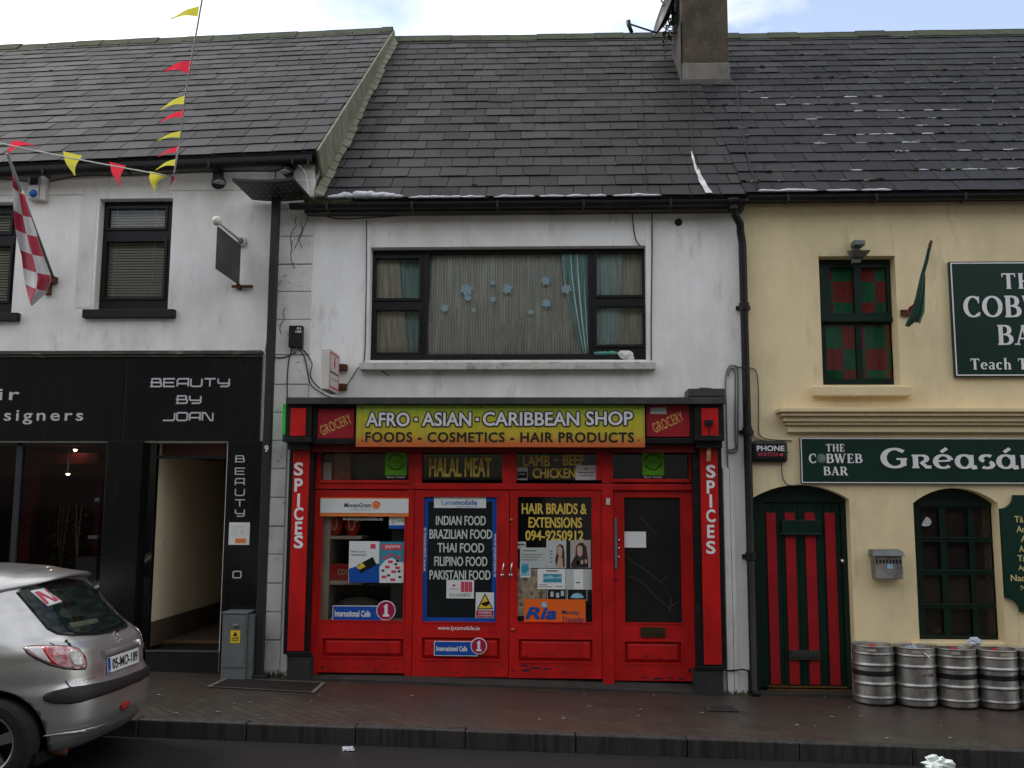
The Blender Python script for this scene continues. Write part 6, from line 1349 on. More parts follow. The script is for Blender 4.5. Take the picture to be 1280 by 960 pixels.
# ================================================================ beer kegs
def keg(first=None):
    t = thing("beer_keg", (0, 0, 0), "", "keg", "steel kegs in a row under the arched window")
    R = .200; H = .56
    prof = [(.0, .03), (.15, .03), (R - .03, .0), (R - .012, .0), (R - .004, .012), (R - .002, .05), (R + .006, .060), (R + .006, .070), (R - .004, .082), (R - .004, .175), (R + .004, .185), (R + .010, .195), (R + .004, .205), (R - .004, .215),
            (R - .004, .355), (R + .004, .365), (R + .010, .375), (R + .004, .385), (R - .004, .395), (R - .004, .468), (R + .004, .474), (R + .006, .484), (R - .004, .494), (R - .003, .540), (R + .003, .550), (R + .003, .557), (R - .006, .560), (R - .014, .553), (R - .014, .50), (R - .05, .51), (.05, .525), (.0, .525)]
    b = B(); b.lathe(prof, (0, 0, 0), 48); b.build("body", m_steel, t)
    b = B(); b.lathe([(.0, .552), (.034, .550), (.036, .535), (.036, .525)], (0, 0, 0), 20); b.build("cap", M("red_cap", (.42, .01, .02), .5) if not first else first, t)
    b = B()
    for a in (-60, 120):   # hand holes: pale slots in the top rim
        for s_ in range(1):
            n = 8; vs = []
            for i in range(n + 1):
                q = R_(a - 62 + 24 * i / n) ; vs += [((R + .0005) * math.cos(q), (R + .0005) * math.sin(q), .508), ((R + .0005) * math.cos(q), (R + .0005) * math.sin(q), .535)]
            b.add(vs, [(2 * i, 2 * i + 2, 2 * i + 3, 2 * i + 1) for i in range(n)])
    b.build("hand_hole", M("keg_inside", (.36, .33, .26), .6), t)
    b = B(); b.lathe([(R - .0035, .270), (R - .0005, .272), (R - .0005, .318), (R - .0035, .320)], (0, 0, 0), 48); b.build("band", m_plastic_black, t)
    b = B(); b.blob((.085, -R - .004, .06), .012, .006, .010, 2, 8, 6, 0); b.build("plug", m_plastic_black, t)
    return t
k0 = keg()
labs = ["black banded steel keg nearest the striped pub door", "steel keg without a black band, second from the pub door, with printed marks", "black banded steel keg in the middle of the row, third from the pub door", "black banded steel keg standing right of the crumpled paper, fourth from the pub door", "steel keg at the far right end of the row, cut by the photo's edge"]
for i, px in enumerate((1092.5, 1144, 1195, 1246, 1297)):
    k = k0 if i == 0 else link_copy(k0)
    y = -.215 + (.008, -.01, .0, .005, 0)[i]; x = P(px, 860, y).x; k.location = (x, y, ground_z(x, y)); k.rotation_euler = (0, 0, R_((0, 9, 2, 22, -6)[i])); k["label"] = labs[i]
    if i == 1:
        for ch in list(k.children):
            if ch.name.startswith("band"): bpy.data.objects.remove(ch)
        b = B(); rnd = random.Random(2)
        for j, (a, w_) in enumerate(((-1.70, .05), (-1.42, .06), (-1.20, .03))):
            for q in range(5): b.add([((.1970) * math.cos(a + w_ * q + dx), .1970 * math.sin(a + w_ * q + dx), .285 + dz) for dx, dz in ((0, 0), (.02, .0), (.028, .03), (.006, .028))], [(0, 1, 2, 3)])
        o = b.build("printed_mark", m_plum, None); o.parent = k
def crumple(name, c, r, m, lab, cat="litter", seed=1, sq=.7):
    b = B(); b.blob(c, r * 1.25, r, r * sq, seed, 14, 9, .32); return tag(b.build(name, m), lab, cat)
m_crump = M("crumpled_paper", (.55, .58, .70), .8, var=.3, vs=20, bmp=.6, bs=30)
p = P(1220, 801, -.24); x = P(1195, 860, -.26).x
crumple("crumpled_paper", (P(1221, 801, -.25).x, -.20, ground_z(3.7, -.25) + .60), .055, m_crump, "crumpled pale paper lying on the rims between two kegs", seed=4)
c1 = P(1144, 860, -.27); crumple("crumpled_paper", (c1.x - .02, -.28, ground_z(c1.x, -.27) + .545), .045, M("blue_white_paper", (.40, .52, .66), .8, var=.4, vs=25), "scrap of blue and white paper in the top of the unbanded keg", seed=6, sq=.4)
b = B(); p = P(1160, 822, -.43); b.tube([(p.x - .03, -.428, p.z + .04), (p.x + .04, -.432, p.z - .03)], .008, 8); tag(b.build("drinking_straw", m_plastic_white), "short white straw stuck to the front of the unbanded keg", "litter")
g = gp(1172, 955, -.1); crumple("crumpled_paper", (P(1172, 958, kerb_y(2.7) - .22).x, kerb_y(2.7) - .22, road_z(2.7) + .05), .085, M("white_litter", (.62, .70, .68), .8, var=.25, vs=15, bmp=.5, bs=20), "crumpled white paper in the gutter of the road at the right", seed=9)
g = P(434, 940, kerb_y(-1.6) - .25); crumple("crumpled_paper", (g.x, kerb_y(-1.6) - .22, road_z(-1.6) + .012), .04, M("grey_litter", (.40, .42, .48), .8, var=.3), "small grey scrap on the dark road below the kerb, left of centre", seed=12, sq=.45)
rnd = random.Random(77); b = B()
for k in range(34):
    px = rnd.uniform(190, 1280); py = rnd.uniform(866, 890 + (px - 160) * .0357); q = gp(px, py, .006); r = rnd.uniform(.006, .016); b.blob(q, r * 1.5, r, .004, k, 6, 4, .3)
tag(b.build("pavement_scraps", M("pale_scrap", (.20, .19, .17), .9, var=.5, vs=60)), kind='stuff')
# weeds at the foot of the wall
b = B(); rnd = random.Random(5)
for k in range(260):
    px = rnd.choice((rnd.uniform(296, 360), rnd.uniform(318, 372), rnd.uniform(905, 945), rnd.uniform(500, 520))); x = P(px, 845).x; y = -rnd.uniform(.0, .12) - (.1 if 357 < px < 372 else 0); z = base_z(x) + rnd.uniform(-.01, .0); a = rnd.uniform(0, 6.28); l = rnd.uniform(.03, .09) * (1.0 if px < 380 else .5)
    t = Vector((x + math.cos(a) * l * .5, y + math.sin(a) * l * .3, z + l)); b.add([(x - .006, y, z), (x + .006, y, z), t], [(0, 1, 2)])
tag(b.build("weeds", m_leaf), kind='stuff')

# ================================================================ satellite dish and weeds on the chimney
dc = Vector((cx0 - .10, cy + .5, P(832, 14, cy + .5).z)); t = thing("satellite_dish", (cx0 - .1, cy + .5, dc.z), "dark satellite dish seen edge on, fixed to the left of the chimney", "satellite dish")
b = B(); b.smooth = True; n = 28; vs = []; fs = []; ax = Vector((-.93, -.20, .30)).normalized(); u = ax.cross(Vector((0, 0, 1))).normalized(); v = u.cross(ax).normalized()
for rr_ in range(6):
    q = rr_ / 5
    for i in range(n):
        a = 2 * math.pi * i / n; vs.append(dc + (u * math.cos(a) * .36 + v * math.sin(a) * .40) * q + ax * (.11 * q * q - .02))
for rr_ in range(5):
    for i in range(n): fs.append((rr_ * n + i, rr_ * n + (i + 1) % n, (rr_ + 1) * n + (i + 1) % n, (rr_ + 1) * n + i))
b.add(vs, fs); o = b.build("reflector", m_plastic_black, t); sm = o.modifiers.new("thickness", 'SOLIDIFY'); sm.thickness = .012
lo = dc - v * .40 + ax * .09; he = Vector((P(787, 33, dc.y - .1).x, dc.y - .1, P(787, 30, dc.y - .1).z))
b = B(); b.tube([lo, he], .014, 8); b.tube([he + Vector((-.02, 0, .05)), he + Vector((-.01, 0, -.02)), he + Vector((.03, 0, -.13))], .035, 10, .028); b.build("receiver_arm", m_plastic_black, t)
b = B(); b.tube([dc - ax * .02, dc - ax * .10, (cx0 - .01, dc.y, dc.z - .02)], .025, 8); b.tube([(cx0 - .05, dc.y, dc.z + .2), (cx0 - .05, dc.y, dc.z - .22)], .022, 8); b.build("bracket", m_plastic_black, t)
b = B(); b.tube([he + Vector((.03, 0, -.12)), he + Vector((.05, -.2, -.35)), he + Vector((.05, -.5, -.75))], .006, 6); b.build("lead", m_cable_dark, t)
b = B(); rnd = random.Random(8)
for k in range(150):
    c = Vector((cx0 - rnd.uniform(.0, .16), cy + rnd.uniform(.1, .9), P(845, 40, cy + .5).z + rnd.choice((rnd.uniform(-.12, .10), rnd.uniform(.0, .65))))); a = rnd.uniform(0, 6.28); d = Vector((-abs(math.cos(a)), math.sin(a), rnd.uniform(-.2, .9))).normalized() * rnd.uniform(.05, .14); s_ = d.cross(Vector((0, 0, 1))).normalized() * .014
    b.add([c, c + d * .5 + s_, c + d, c + d * .5 - s_], [(0, 1, 2, 3)])
tag(b.build("chimney_weeds", m_leaf), "dull green weeds growing out of the chimney's left side behind the dish", "plant")
# grass growing in the shop gutter's left end
b = B(); rnd = random.Random(6)
for k in range(420):
    u = rnd.random() ** 1.5; px = 383 + 58 * u; c = P(px, 256, -.2); c.z = 5.15 + rnd.uniform(-.01, .02); c.y = -.22 + rnd.uniform(-.06, .05); l = rnd.uniform(.03, .11) * (1.1 - .7 * u); a = rnd.uniform(-1, 1)
    tip = c + Vector((a * l, rnd.uniform(-.5, .3) * l, l * rnd.uniform(.2, 1))); b.mat(m_moss if rnd.random() < .7 else M_straw if 'M_straw' in globals() else m_moss).add([c - Vector((.006, 0, 0)), c + Vector((.006, 0, 0)), tip], [(0, 1, 2)])
b.mat(m_moss)
for k in range(14): b.blob((P(386 + 4 * k, 256, -.2).x, -.22, 5.13), .05, .06, .03, 60 + k, 8, 5, .3)
tag(b.build("gutter_grass", None), "green and straw-coloured grass and moss sprouting from the shop gutter's left end", "plant")

# ================================================================ bunting
def pennant_mesh(pts, m, parent):
    """pts: three corners; the third is the tip; a slight belly"""
    a, c, d = [Vector(p) for p in pts]; n = 8; vs = []; fs = []; nn = (c - a).cross(d - a).normalized() * (c - a).length * .14
    for i in range(n + 1):
        t_ = i / n; l = a + (d - a) * t_; r = c + (d - c) * t_; bl = nn * math.sin(t_ * 5) * t_
        vs += [l + bl, (l + r) / 2 + bl * 1.5, r + bl]
    for i in range(n): k = 3 * i; fs += [(k, k + 1, k + 4, k + 3), (k + 1, k + 2, k + 5, k + 4)]
    b = B(); b.smooth = True; b.add(vs, fs); o = b.build("pennant", m, parent); return o
def film(name, col):
    m, nt, bsd = new_mat(name); bsd.inputs['Base Color'].default_value = rgba(col); bsd.inputs['Roughness'].default_value = .5
    tl_ = nt.nodes.new('ShaderNodeBsdfTranslucent'); tl_.inputs['Color'].default_value = rgba(col); ms = nt.nodes.new('ShaderNodeMixShader'); ms.inputs[0].default_value = .5
    nt.links.new(bsd.outputs[0], ms.inputs[1]); nt.links.new(tl_.outputs[0], ms.inputs[2]); nt.links.new(ms.outputs[0], nt.nodes['Material Output'].inputs['Surface']); return m
m_py = film("yellow_pennant", (.56, .52, .06)); m_pr = film("red_pennant", (.66, .03, .06)); m_cord = M("white_cord", (.60, .60, .58), .8, var=.1)
anchor = P(217, 221, -.12)
def line_pt(px, py, far, A=anchor):   # point of the cord (a straight line from A to far) seen nearest to a pixel
    best = None
    for i in range(401):
        q = A + (far - A) * (i / 400); d = CM.transposed() @ (q - CAM)
        if -d.z < .1: continue
        u = 640 + FPX * d.x / -d.z; v = 480 - FPX * d.y / -d.z; e = (u - px) ** 2 + (v - py) ** 2
        if best is None or e < best[0]: best = (e, q)
    return best[1]
far1 = P(253, -18, -3.4); end1 = anchor + (far1 - anchor) * 3.3
t = thing("bunting", anchor, "bunting rising steeply from the salon gutter into the sky, its pennants blown left", "bunting")
b = B(); pts = [anchor + (end1 - anchor) * (i / 12) + Vector((.012 * math.sin(i * 2.1), 0, -.10 * math.sin(math.pi * i / 12))) for i in range(13)]; b.tube(pts, .007, 6); b.tube([P(217, 221, -.12), P(219, 205, -.6), P(222, 185, -.9)], .006, 5)
b.build("cord", m_cord, t)
for (px, py, tx, ty, hh, mm) in ((251, 15, 214, 20, 13, m_py), (238, 84, 205, 84, 17, m_pr), (233, 124, 199, 134, 11, m_py), (230, 142, 198, 150, 10, m_pr), (226, 168, 196, 173, 8, m_py), (223, 187, 197, 193, 8, m_pr), (221, 203, 194, 209, 9, m_py)):
    a = line_pt(px, py - hh / 2, end1); c = line_pt(px, py + hh / 2, end1); Y = (a.y + c.y) / 2; d = P(tx, ty, Y + .05); pennant_mesh((a, c, d), mm, t)
c = P(213, 231, -.15); pennant_mesh((P(215, 219, -.14), P(219, 222, -.14), P(213, 233, -.16)), m_pr, t)
far2 = P(-30, 164, -2.6); end2 = anchor + (far2 - anchor) * 2.0
t = thing("bunting", anchor, "bunting running left from the salon gutter, its yellow and red pennants hanging down", "bunting")
b = B(); pts = [anchor + (end2 - anchor) * (i / 12) + Vector((0, 0, -.06 * math.sin(math.pi * i / 12))) for i in range(13)]; b.tube(pts, .007, 6); b.build("cord", m_cord, t)
for (x0, x1, tx, ty, mm) in ((20, 44, 8, 186, m_pr), (79, 103, 89, 220, m_py), (137, 157, 146, 233, m_pr), (188, 210, 188, 236, m_py)):
    y = lambda x: 166 + (x + 20) * .225
    a = line_pt(x0, y(x0), end2); c = line_pt(x1, y(x1), end2); d = P(tx, ty, (a.y + c.y) / 2); pennant_mesh((a, c, d), mm, t)

# ================================================================ flags
def pole_flag(name, tip, foot, lab, group=None):
    return None
t = thing("flag", P(68, 352, -.02), "red and white chequered flag hanging from a slanted pole on the white salon wall", "flag")
pb = P(68, 351, -.02); ptip = P(9, 192, -1.0)
b = B(); b.tube([pb, ptip], .016, 10); b.build("pole", m_greymetal, t)
b = B(); b.box(pb.x - .05, pb.x + .03, -.06, -.001, pb.z - .03, pb.z + .04); b.box(pb.x - .09, pb.x - .03, -.05, -.001, pb.z - .16, pb.z - .03); b.build("bracket", m_rust, t)
m_fr = fabric("flag_red", (.42, .02, .05)); m_fw = fabric("flag_white", (.62, .60, .60))
rows_px = [(218, 15, 20), (235, 16, 30), (262, 17, 37), (281, 18, 44), (305, 22, 51), (325, 27, 58), (345, 29, 65), (362, 32, 58), (378, 36, 40)]
b = B(); b.smooth = True; NI, NJ = 16, 42
def rowat(v):
    k = v * (len(rows_px) - 1); i = min(int(k), len(rows_px) - 2); f = k - i; return [rows_px[i][q] * (1 - f) + rows_px[i + 1][q] * f for q in range(3)]
grid = []
for j in range(NJ + 1):
    y, xa, xb_ = rowat(j / NJ); row = []
    for i in range(NI + 1):
        u = i / NI; Y = -.86 + .42 * (j / NJ) + .10 * math.sin(u * 5.0 + j * .05) * (j / NJ + .15) + .12 * u
        row.append(P(xa + (xb_ - xa) * u, y + 9 * (u - .5) + 6 * u * (1 - u), Y))
    grid.append(row)
b.mat(m_fr); b.mat(m_fw); b.add([q for row in grid for q in row], [((j + 1) * (NI + 1) + i, (j + 1) * (NI + 1) + i + 1, j * (NI + 1) + i + 1, j * (NI + 1) + i) for j in range(NJ) for i in range(NI)])
b.m = [(j // 6 + (1 if i >= NI // 2 else 0) + (1 if j // 6 > 2 else 0) * 0) % 2 for j in range(NJ) for i in range(NI)]
o = b.build("cloth", None, t); s_ = o.modifiers.new("thickness", 'SOLIDIFY'); s_.thickness = .003
t = thing("flag", P(1130, 390, -.02), "dark green and red flag furled round a slanted pole beside the pub's upper window", "flag")
pb = P(1143, 392, -.02); ptip = P(1164, 301, -.75)
b = B(); b.tube([pb, ptip], .014, 10); b.build("pole", m_rust, t)
b = B(); b.pbox(1127, 387, 1145, 394, -.04, -.001); b.build("bracket", m_rust, t)
m_fg = fabric("furled_green", (.012, .055, .035)); m_fr2 = fabric("furled_red", (.22, .02, .025)); m_fg2 = fabric("furled_bright_green", (.02, .14, .05))
def fold(px, Y0, Y1, m, amp=.03, n=10):
    L_, R2 = px; b = B(); b.smooth = True; vs = []; fs = []; K = 12
    def ip(P_, t_): k = t_ * (len(P_) - 1); i = min(int(k), len(P_) - 2); f = k - i; return [P_[i][q] * (1 - f) + P_[i + 1][q] * f for q in range(2)]
    for j in range(21):
        a = ip(L_, j / 20); c = ip(R2, j / 20); Yc = Y0 + (Y1 - Y0) * j / 20
        for i in range(K):
            th = 2 * math.pi * i / K; u = .5 - .5 * math.cos(th); vs.append(P(a[0] + (c[0] - a[0]) * u, a[1] + (c[1] - a[1]) * u, Yc - math.sin(th) * (.02 + .035 * j / 20) * (1 + .3 * math.sin(i * 2.2))))
    for j in range(20):
        for i in range(K): fs.append((j * K + i, j * K + (i + 1) % K, (j + 1) * K + (i + 1) % K, (j + 1) * K + i))
    b.add(vs, fs); return b.build("cloth", m, t)
fold(([(1161, 303), (1156, 325), (1150, 345), (1144, 372), (1137, 395), (1131, 407)], [(1165, 303), (1161, 325), (1155, 347), (1152, 375), (1149, 398), (1136, 409)]), -.70, -.25, m_fg)
fold(([(1155, 345), (1152, 365), (1148, 390), (1144, 404)], [(1157, 343), (1156.5, 368), (1156, 390), (1150, 402)]), -.5, -.30, m_fg2)
fold(([(1142, 380), (1136, 384), (1134, 388), (1140, 397)], [(1146, 378), (1150, 386), (1154, 394), (1150, 405)]), -.42, -.27, m_fr2)

# ================================================================ salon window things
def plant(name, px, py_base, top, Y, lab, seed, stems=2, spread=.25, leaves=160):
    rnd = random.Random(seed); c = P(px, py_base, Y); h = P(px, top, Y).z - c.z; t = thing(name, c, lab, "plant")
    b = B()
    for k in range(stems): dx = rnd.uniform(-.2, .2); b.tube([c, c + Vector((dx * .6, 0, h * .5)), c + Vector((dx * (1.5 if k % 2 else .8), .05, h))], .010, 6, .005)
    b.build("stem", M("pale_cane", (.26, .18, .10), .6, var=.2), t)
    if leaves:
        b = B()
        for k in range(leaves):
            q = c + Vector((rnd.gauss(0, spread), rnd.gauss(0, .12), h * rnd.uniform(.1, .85))); d = Vector((rnd.uniform(-1, 1), rnd.uniform(-1, 1), rnd.uniform(-.6, .6))).normalized() * rnd.uniform(.07, .15); s_ = d.cross(Vector((0, 0, 1))).normalized() * .025
            b.add([q, q + d * .5 + s_, q + d, q + d * .5 - s_], [(0, 1, 2, 3)])
        b.build("foliage", m_leaf, t)
    b = B(); b.lathe([(.10, -.25), (.14, 0), (.13, 0), (.12, -.02), (0, -.02)], (c.x, c.y, c.z), 20); b.build("pot", m_room_grey, t); return t
plant("house_plant", 76, 720, 632, .9, "bushy dark pot plant dimly seen behind the salon glass", 3, 3, .15, 170)
plant("house_plant", 96, 716, 630, .45, "two bare curved canes in a pot inside the salon window", 9, 2, .2, 0)
for px, py, lab in ((94, 562, "small bright ceiling spotlight in the salon, the upper of two"), (85, 592, "small bright ceiling spotlight in the salon, the lower of two")):
    p = P(px, py, 1.5); t = thing("ceiling_lamp", p, lab, "lamp"); b = B(); b.blob(p, .022, .022, .022, 1, 12, 8, 0); b.build("bulb", emat("warm_bulb", (1, .78, .5), 9), t)
    b = B(); b.lathe([(.045, .05), (.05, 0), (.046, 0), (.03, .04)], p, 16); b.box(p.x - .01, p.x + .01, p.y - .01, p.y + .01, p.z + .05, 2.72); b.build("fitting", m_chrome, t)
b = B(); b.pbox(93, 697, 119, 760, .35, .6); tag(b.build("box", m_room_grey), "dull grey box behind the salon glass beside the canes", "box")
b = B(); b.pbox(118.5, 622.5, 124, 626.5, .10, .12); tag(b.build("window_card", m_papergrey), "tiny white card high at the right end of the salon glass", "card")
b = B(); b.pbox(110, 669.5, 121.5, 673.5, .12, .2); tag(b.build("window_card", m_papergrey), "flat white card lower at the right end of the salon glass", "card")

# ================================================================ parked hatchback
CX, CY = -3.175, -2.89                    # rearmost point and centre line; it faces left
CZ = road_z(-4.6) + .0
car = thing("parked_car", (CX - 1.85, CY, CZ), "silver hatchback parked at the kerb with a red N plate in its rear window", "car")
def lerp(T, z):
    if z <= T[0][0]: return T[0][1]
    for (a, u), (c, v) in zip(T, T[1:]):
        if z <= c: f = (z - a) / (c - a); f = f * f * (3 - 2 * f) * .35 + f * .65; return u + (v - u) * f
    return T[-1][1]
XRr = [(.17, .20), (.22, .10), (.30, .035), (.40, .005), (.50, .0), (.585, .004), (.61, .022), (.66, .055), (.75, .060), (.86, .085), (.92, .135), (.97, .215), (1.05, .295), (1.15, .385), (1.25, .465), (1.33, .535), (1.37, .62), (1.40, .76), (1.425, 1.05), (1.435, 1.35)]
XFr = [(.17, 3.70), (.30, 3.80), (.50, 3.82), (.62, 3.78), (.72, 3.66), (.80, 3.38), (.88, 2.98), (.94, 2.74), (1.05, 2.56), (1.2, 2.32), (1.33, 2.06), (1.40, 1.86), (1.435, 1.60)]
WWw = [(.17, .76), (.25, .80), (.40, .82), (.55, .826), (.70, .818), (.85, .80), (.95, .775), (1.00, .755), (1.15, .69), (1.28, .625), (1.36, .565), (1.40, .50), (1.425, .40), (1.435, .25)]
def S(th, z, off=0.0):
    """skin of the body; th 0 = tail, 90 = the side towards the photographer (-y), 180 = nose"""
    xr, xf, w_ = lerp(XRr, z), lerp(XFr, z), lerp(WWw, z); xc = 1.9; c, s = math.cos(R_(th)), math.sin(R_(th)); n = 2 / 4.2 if c > 0 else 2 / 3.2
    a = xc - xr if c > 0 else xf - xc
    x = xc - a * math.copysign(abs(c) ** n, c); y = w_ * math.copysign(abs(s) ** n, s)
    return Vector((CX - x, CY - y, CZ + z))
ZL = [.17 + .02 * i for i in range(61)]; ZL = [z for z in ZL if z <= 1.36] + [1.375, 1.39, 1.40, 1.41, 1.42, 1.428, 1.435]
def ths(n=200):   # even spacing along the outline
    fine = [360 * i / 3600 for i in range(3601)]; pts = [S(t, .6) for t in fine]; L_ = [0]
    for a, c in zip(pts, pts[1:]): L_.append(L_[-1] + (c - a).length)
    out = []; j = 0
    for k in range(n):
        while L_[j] < L_[-1] * k / n: j += 1
        out.append(fine[j])
    return out
TH = ths()
m_silver, nt, bsd = new_mat("silver_paint"); bsd.inputs['Base Color'].default_value = (.44, .445, .44, 1); bsd.inputs['Metallic'].default_value = .75; bsd.inputs['Roughness'].default_value = .32; bsd.inputs['Coat Weight'].default_value = .8; bsd.inputs['Coat Roughness'].default_value = .05
nt.links.new(mix(nt, ramp(nt, tex_noise(nt, 2.5, (1, 1, 1.6), 5), .4, .8, (0, 0, 0, 1), (.45, .45, .45, 1)), (.47, .475, .47), (.27, .26, .24)), bsd.inputs['Base Color'])
b = B(); b.smooth = True; n = len(TH); vs = [S(t, z) for z in ZL for t in TH]; fs = []
for i in range(len(ZL) - 1):
    for k in range(n): k2 = (k + 1) % n; fs.append((i * n + k, (i + 1) * n + k, (i + 1) * n + k2, i * n + k2))
fs.append(tuple(range(n))); fs.append(tuple((len(ZL) - 1) * n + k for k in range(n - 1, -1, -1)))
b.add(vs, fs); body = b.build("body", m_silver, car)
bvh = BVHTree.FromPolygons([tuple(v) for v in vs], fs)
WH = [(.60, -1), (.60, 1), (3.03, -1), (3.03, 1)]; WR = .292
cut = B()
for wx, sd_ in WH: cut.lathe([(0, -.30), (.335, -.30), (.335, .30), (0, .30)], (CX - wx, CY + sd_ * .80, CZ + WR + .015), 40, 'y', False)
cu = cut.build("arch_cutter", m_plastic_black)
md = body.modifiers.new("arches", 'BOOLEAN'); md.operation = 'DIFFERENCE'; md.object = cu; md.solver = 'EXACT'
bpy.context.view_layer.update(); dg = bpy.context.evaluated_depsgraph_get()
nm = bpy.data.meshes.new_from_object(body.evaluated_get(dg)); body.modifiers.clear(); old = body.data; body.data = nm; bpy.data.objects.remove(cu)
nm.materials.clear(); nm.materials.append(m_silver); nm.materials.append(m_plastic_black)
for p in nm.polygons:
    c = body.matrix_world @ p.center; p.use_smooth = True
    ins = any(math.hypot(c.x - (CX - wx), c.z - (CZ + WR + .015)) < .3345 and (c.y - CY) * sd_ > .4 for wx, sd_ in WH)
    p.material_index = 1 if ins and abs(p.normal.y) < .99 else 0
    if ins: p.material_index = 1; p.use_smooth = False
def patch_px(name, px, m, off=.005, parent=None, step=3.0, mirror=False, build=True):
    """a piece of the skin: outline given as seen from the pavement opposite, laid on the body's real surface"""
    dense = []
    for i in range(len(px)):
        a, c = Vector(px[i]), Vector(px[(i + 1) % len(px)]); k = max(int((c - a).length / step), 1)
        dense += [a + (c - a) * (q / k) for q in range(k)]
    nb = len(dense); xs = [p.x for p in dense]; ys = [p.y for p in dense]
    def inside(x, y):
        r = False
        for i in range(nb):
            a, c = dense[i], dense[i - 1]
            if (a.y > y) != (c.y > y) and x < (c.x - a.x) * (y - a.y) / (c.y - a.y) + a.x: r = not r
        return r
    pts = list(dense); x = min(xs)
    while x < max(xs):
        y = min(ys)
        while y < max(ys):
            if inside(x, y) and min((Vector((x, y)) - d).length for d in dense) > step * .5: pts.append(Vector((x, y)))
            y += step
        x += step
    r = delaunay_2d_cdt([Vector((p.x, p.y)) for p in pts], [], [list(range(nb))], 1, 1e-4)
    vs = []
    for q in r[0]:
        d = ray(q.x, q.y).normalized(); loc, nrm, idx, dist = bvh.ray_cast(CAM, d)
        if loc is None: loc, nrm, idx, dist = bvh.find_nearest(CAM + d * 7.2)
        if nrm.dot(d) > 0: nrm = -nrm
        vs.append(loc + nrm * off)
    b = B(); b.smooth = True; b.add(vs, [list(f) for f in r[2]]); 
    if mirror:
        b2 = B(); b2.smooth = True; b2.add([(v.x, 2 * CY - v.y, v.z) for v in vs], [list(f)[::-1] for f in r[2]]); o2 = b2.build(name, m, parent or car); s2 = o2.modifiers.new('thickness', 'SOLIDIFY'); s2.thickness = .004; s2.offset = 1
    o = b.build(name, m, parent or car); s_ = o.modifiers.new("thickness", 'SOLIDIFY'); s_.thickness = .004; s_.offset = 1; return o
m_carglass = M("car_glass", (.006, .012, .010), .10, var=.3, vs=3, spec=.35)
m_trim = M("black_bumper_trim", (.016, .016, .017), .55, var=.2, bmp=.1, bs=150)
m_taillens, nt, bsd = new_mat("tail_lens"); bsd.inputs['Roughness'].default_value = .12; bsd.inputs['Coat Weight'].default_value = 1
nt.links.new(mix(nt, ramp(nt, tex_noise(nt, 26, (1, 1, 1), 3), .35, .6), (.36, .035, .045), (.55, .40, .42)), bsd.inputs['Base Color'])
glassp = [(21, 740), (33, 733), (55, 727), (80, 724), (103, 727), (125, 741), (145, 763), (157, 779), (158, 783), (146, 789), (120, 793), (90, 794), (72, 792), (60, 786), (45, 768)]
rw = patch_px("rear_window", glassp, m_carglass, .004)
seal = patch_px("window_seal", [(19.5, 741), (32, 732), (55, 725.5), (80, 722.5), (104, 725.5), (127, 740), (147, 762), (159, 779), (160, 784), (147, 790.5), (120, 794.5), (90, 795.5), (71, 793.5), (58.5, 787), (43.5, 769)], m_trim, .001)
npl = patch_px("learner_plate", [(37, 739.5), (54.5, 736), (77, 753), (59, 758.5)], m_paper, .009, rw)
patch_px("letter", [(42.5, 741), (47.5, 740), (67, 750.5), (60.5, 741.5), (56.5, 737.3), (54.2, 737.6), (72, 751), (68, 753.2), (50, 744), (60.5, 755), (57.5, 756.5)], m_pinkred, .013, rw, 1.5)
patch_px("window_card", [(86, 779.5), (120, 773.5), (124, 778.5), (90, 786)], M("dim_green_card", (.06, .075, .045), .6), .006, rw)
tl = patch_px("tail_light", [(30, 810.5), (37, 808.5), (50, 807.5), (70, 808), (88, 809), (98, 812), (105, 820), (107.5, 830), (106, 835.5), (95, 836.5), (80, 835), (62, 830.5), (45, 822.5), (34, 815.5)], m_taillens, .008, None, 2.5, True)
patch_px("light_seal", [(28.5, 810), (37, 807), (50, 806), (70, 806.5), (89, 807.5), (99, 811), (106.5, 819.5), (109, 830), (107, 837), (95, 838), (80, 836.5), (61, 832), (44, 824), (33, 817)], m_trim, .003, None, 2.5, True)
patch_px("clear_lens", [(31, 810.5), (38, 809), (52, 809), (56, 814), (64, 829), (55, 826), (42, 819)], M("clear_lens", (.62, .58, .60), .12, coat=1), .012, tl)
patch_px("brake_lens", [(52, 810), (57, 809.5), (59, 815), (67, 824), (73, 832), (66, 830), (58, 820)], M("brake_red", (.50, .02, .03), .12, coat=1), .014, tl)
patch_px("reverse_lens", [(88, 812), (97, 814), (103, 822), (105, 831), (96, 834), (90, 830), (86, 822)], M("faceted_lens", (.58, .56, .55), .1, coat=1, var=.5, vs=60), .012, tl)
strip = patch_px("bumper_strip", [(53, 872), (56, 868), (66, 864), (85, 860), (105, 857.5), (130, 853), (155, 846), (175, 838), (184, 832), (185, 838), (184, 845), (172, 852), (150, 861), (125, 870), (100, 878), (85, 880), (66, 879), (56, 876)], m_trim, .014)
patch_px("fog_lamp", [(150, 881), (153, 877.5), (160, 875.5), (162, 876.5), (160, 882), (155, 887), (151, 887.5)], M("fog_red", (.45, .02, .02), .2, coat=1), .010, None, 1.5)
lip = patch_px("bumper_lip", [(54, 918), (75, 914.5), (100, 911), (120, 905.5), (133, 901), (127, 907), (112, 914), (90, 917), (54, 919.5)], m_silver, .022)
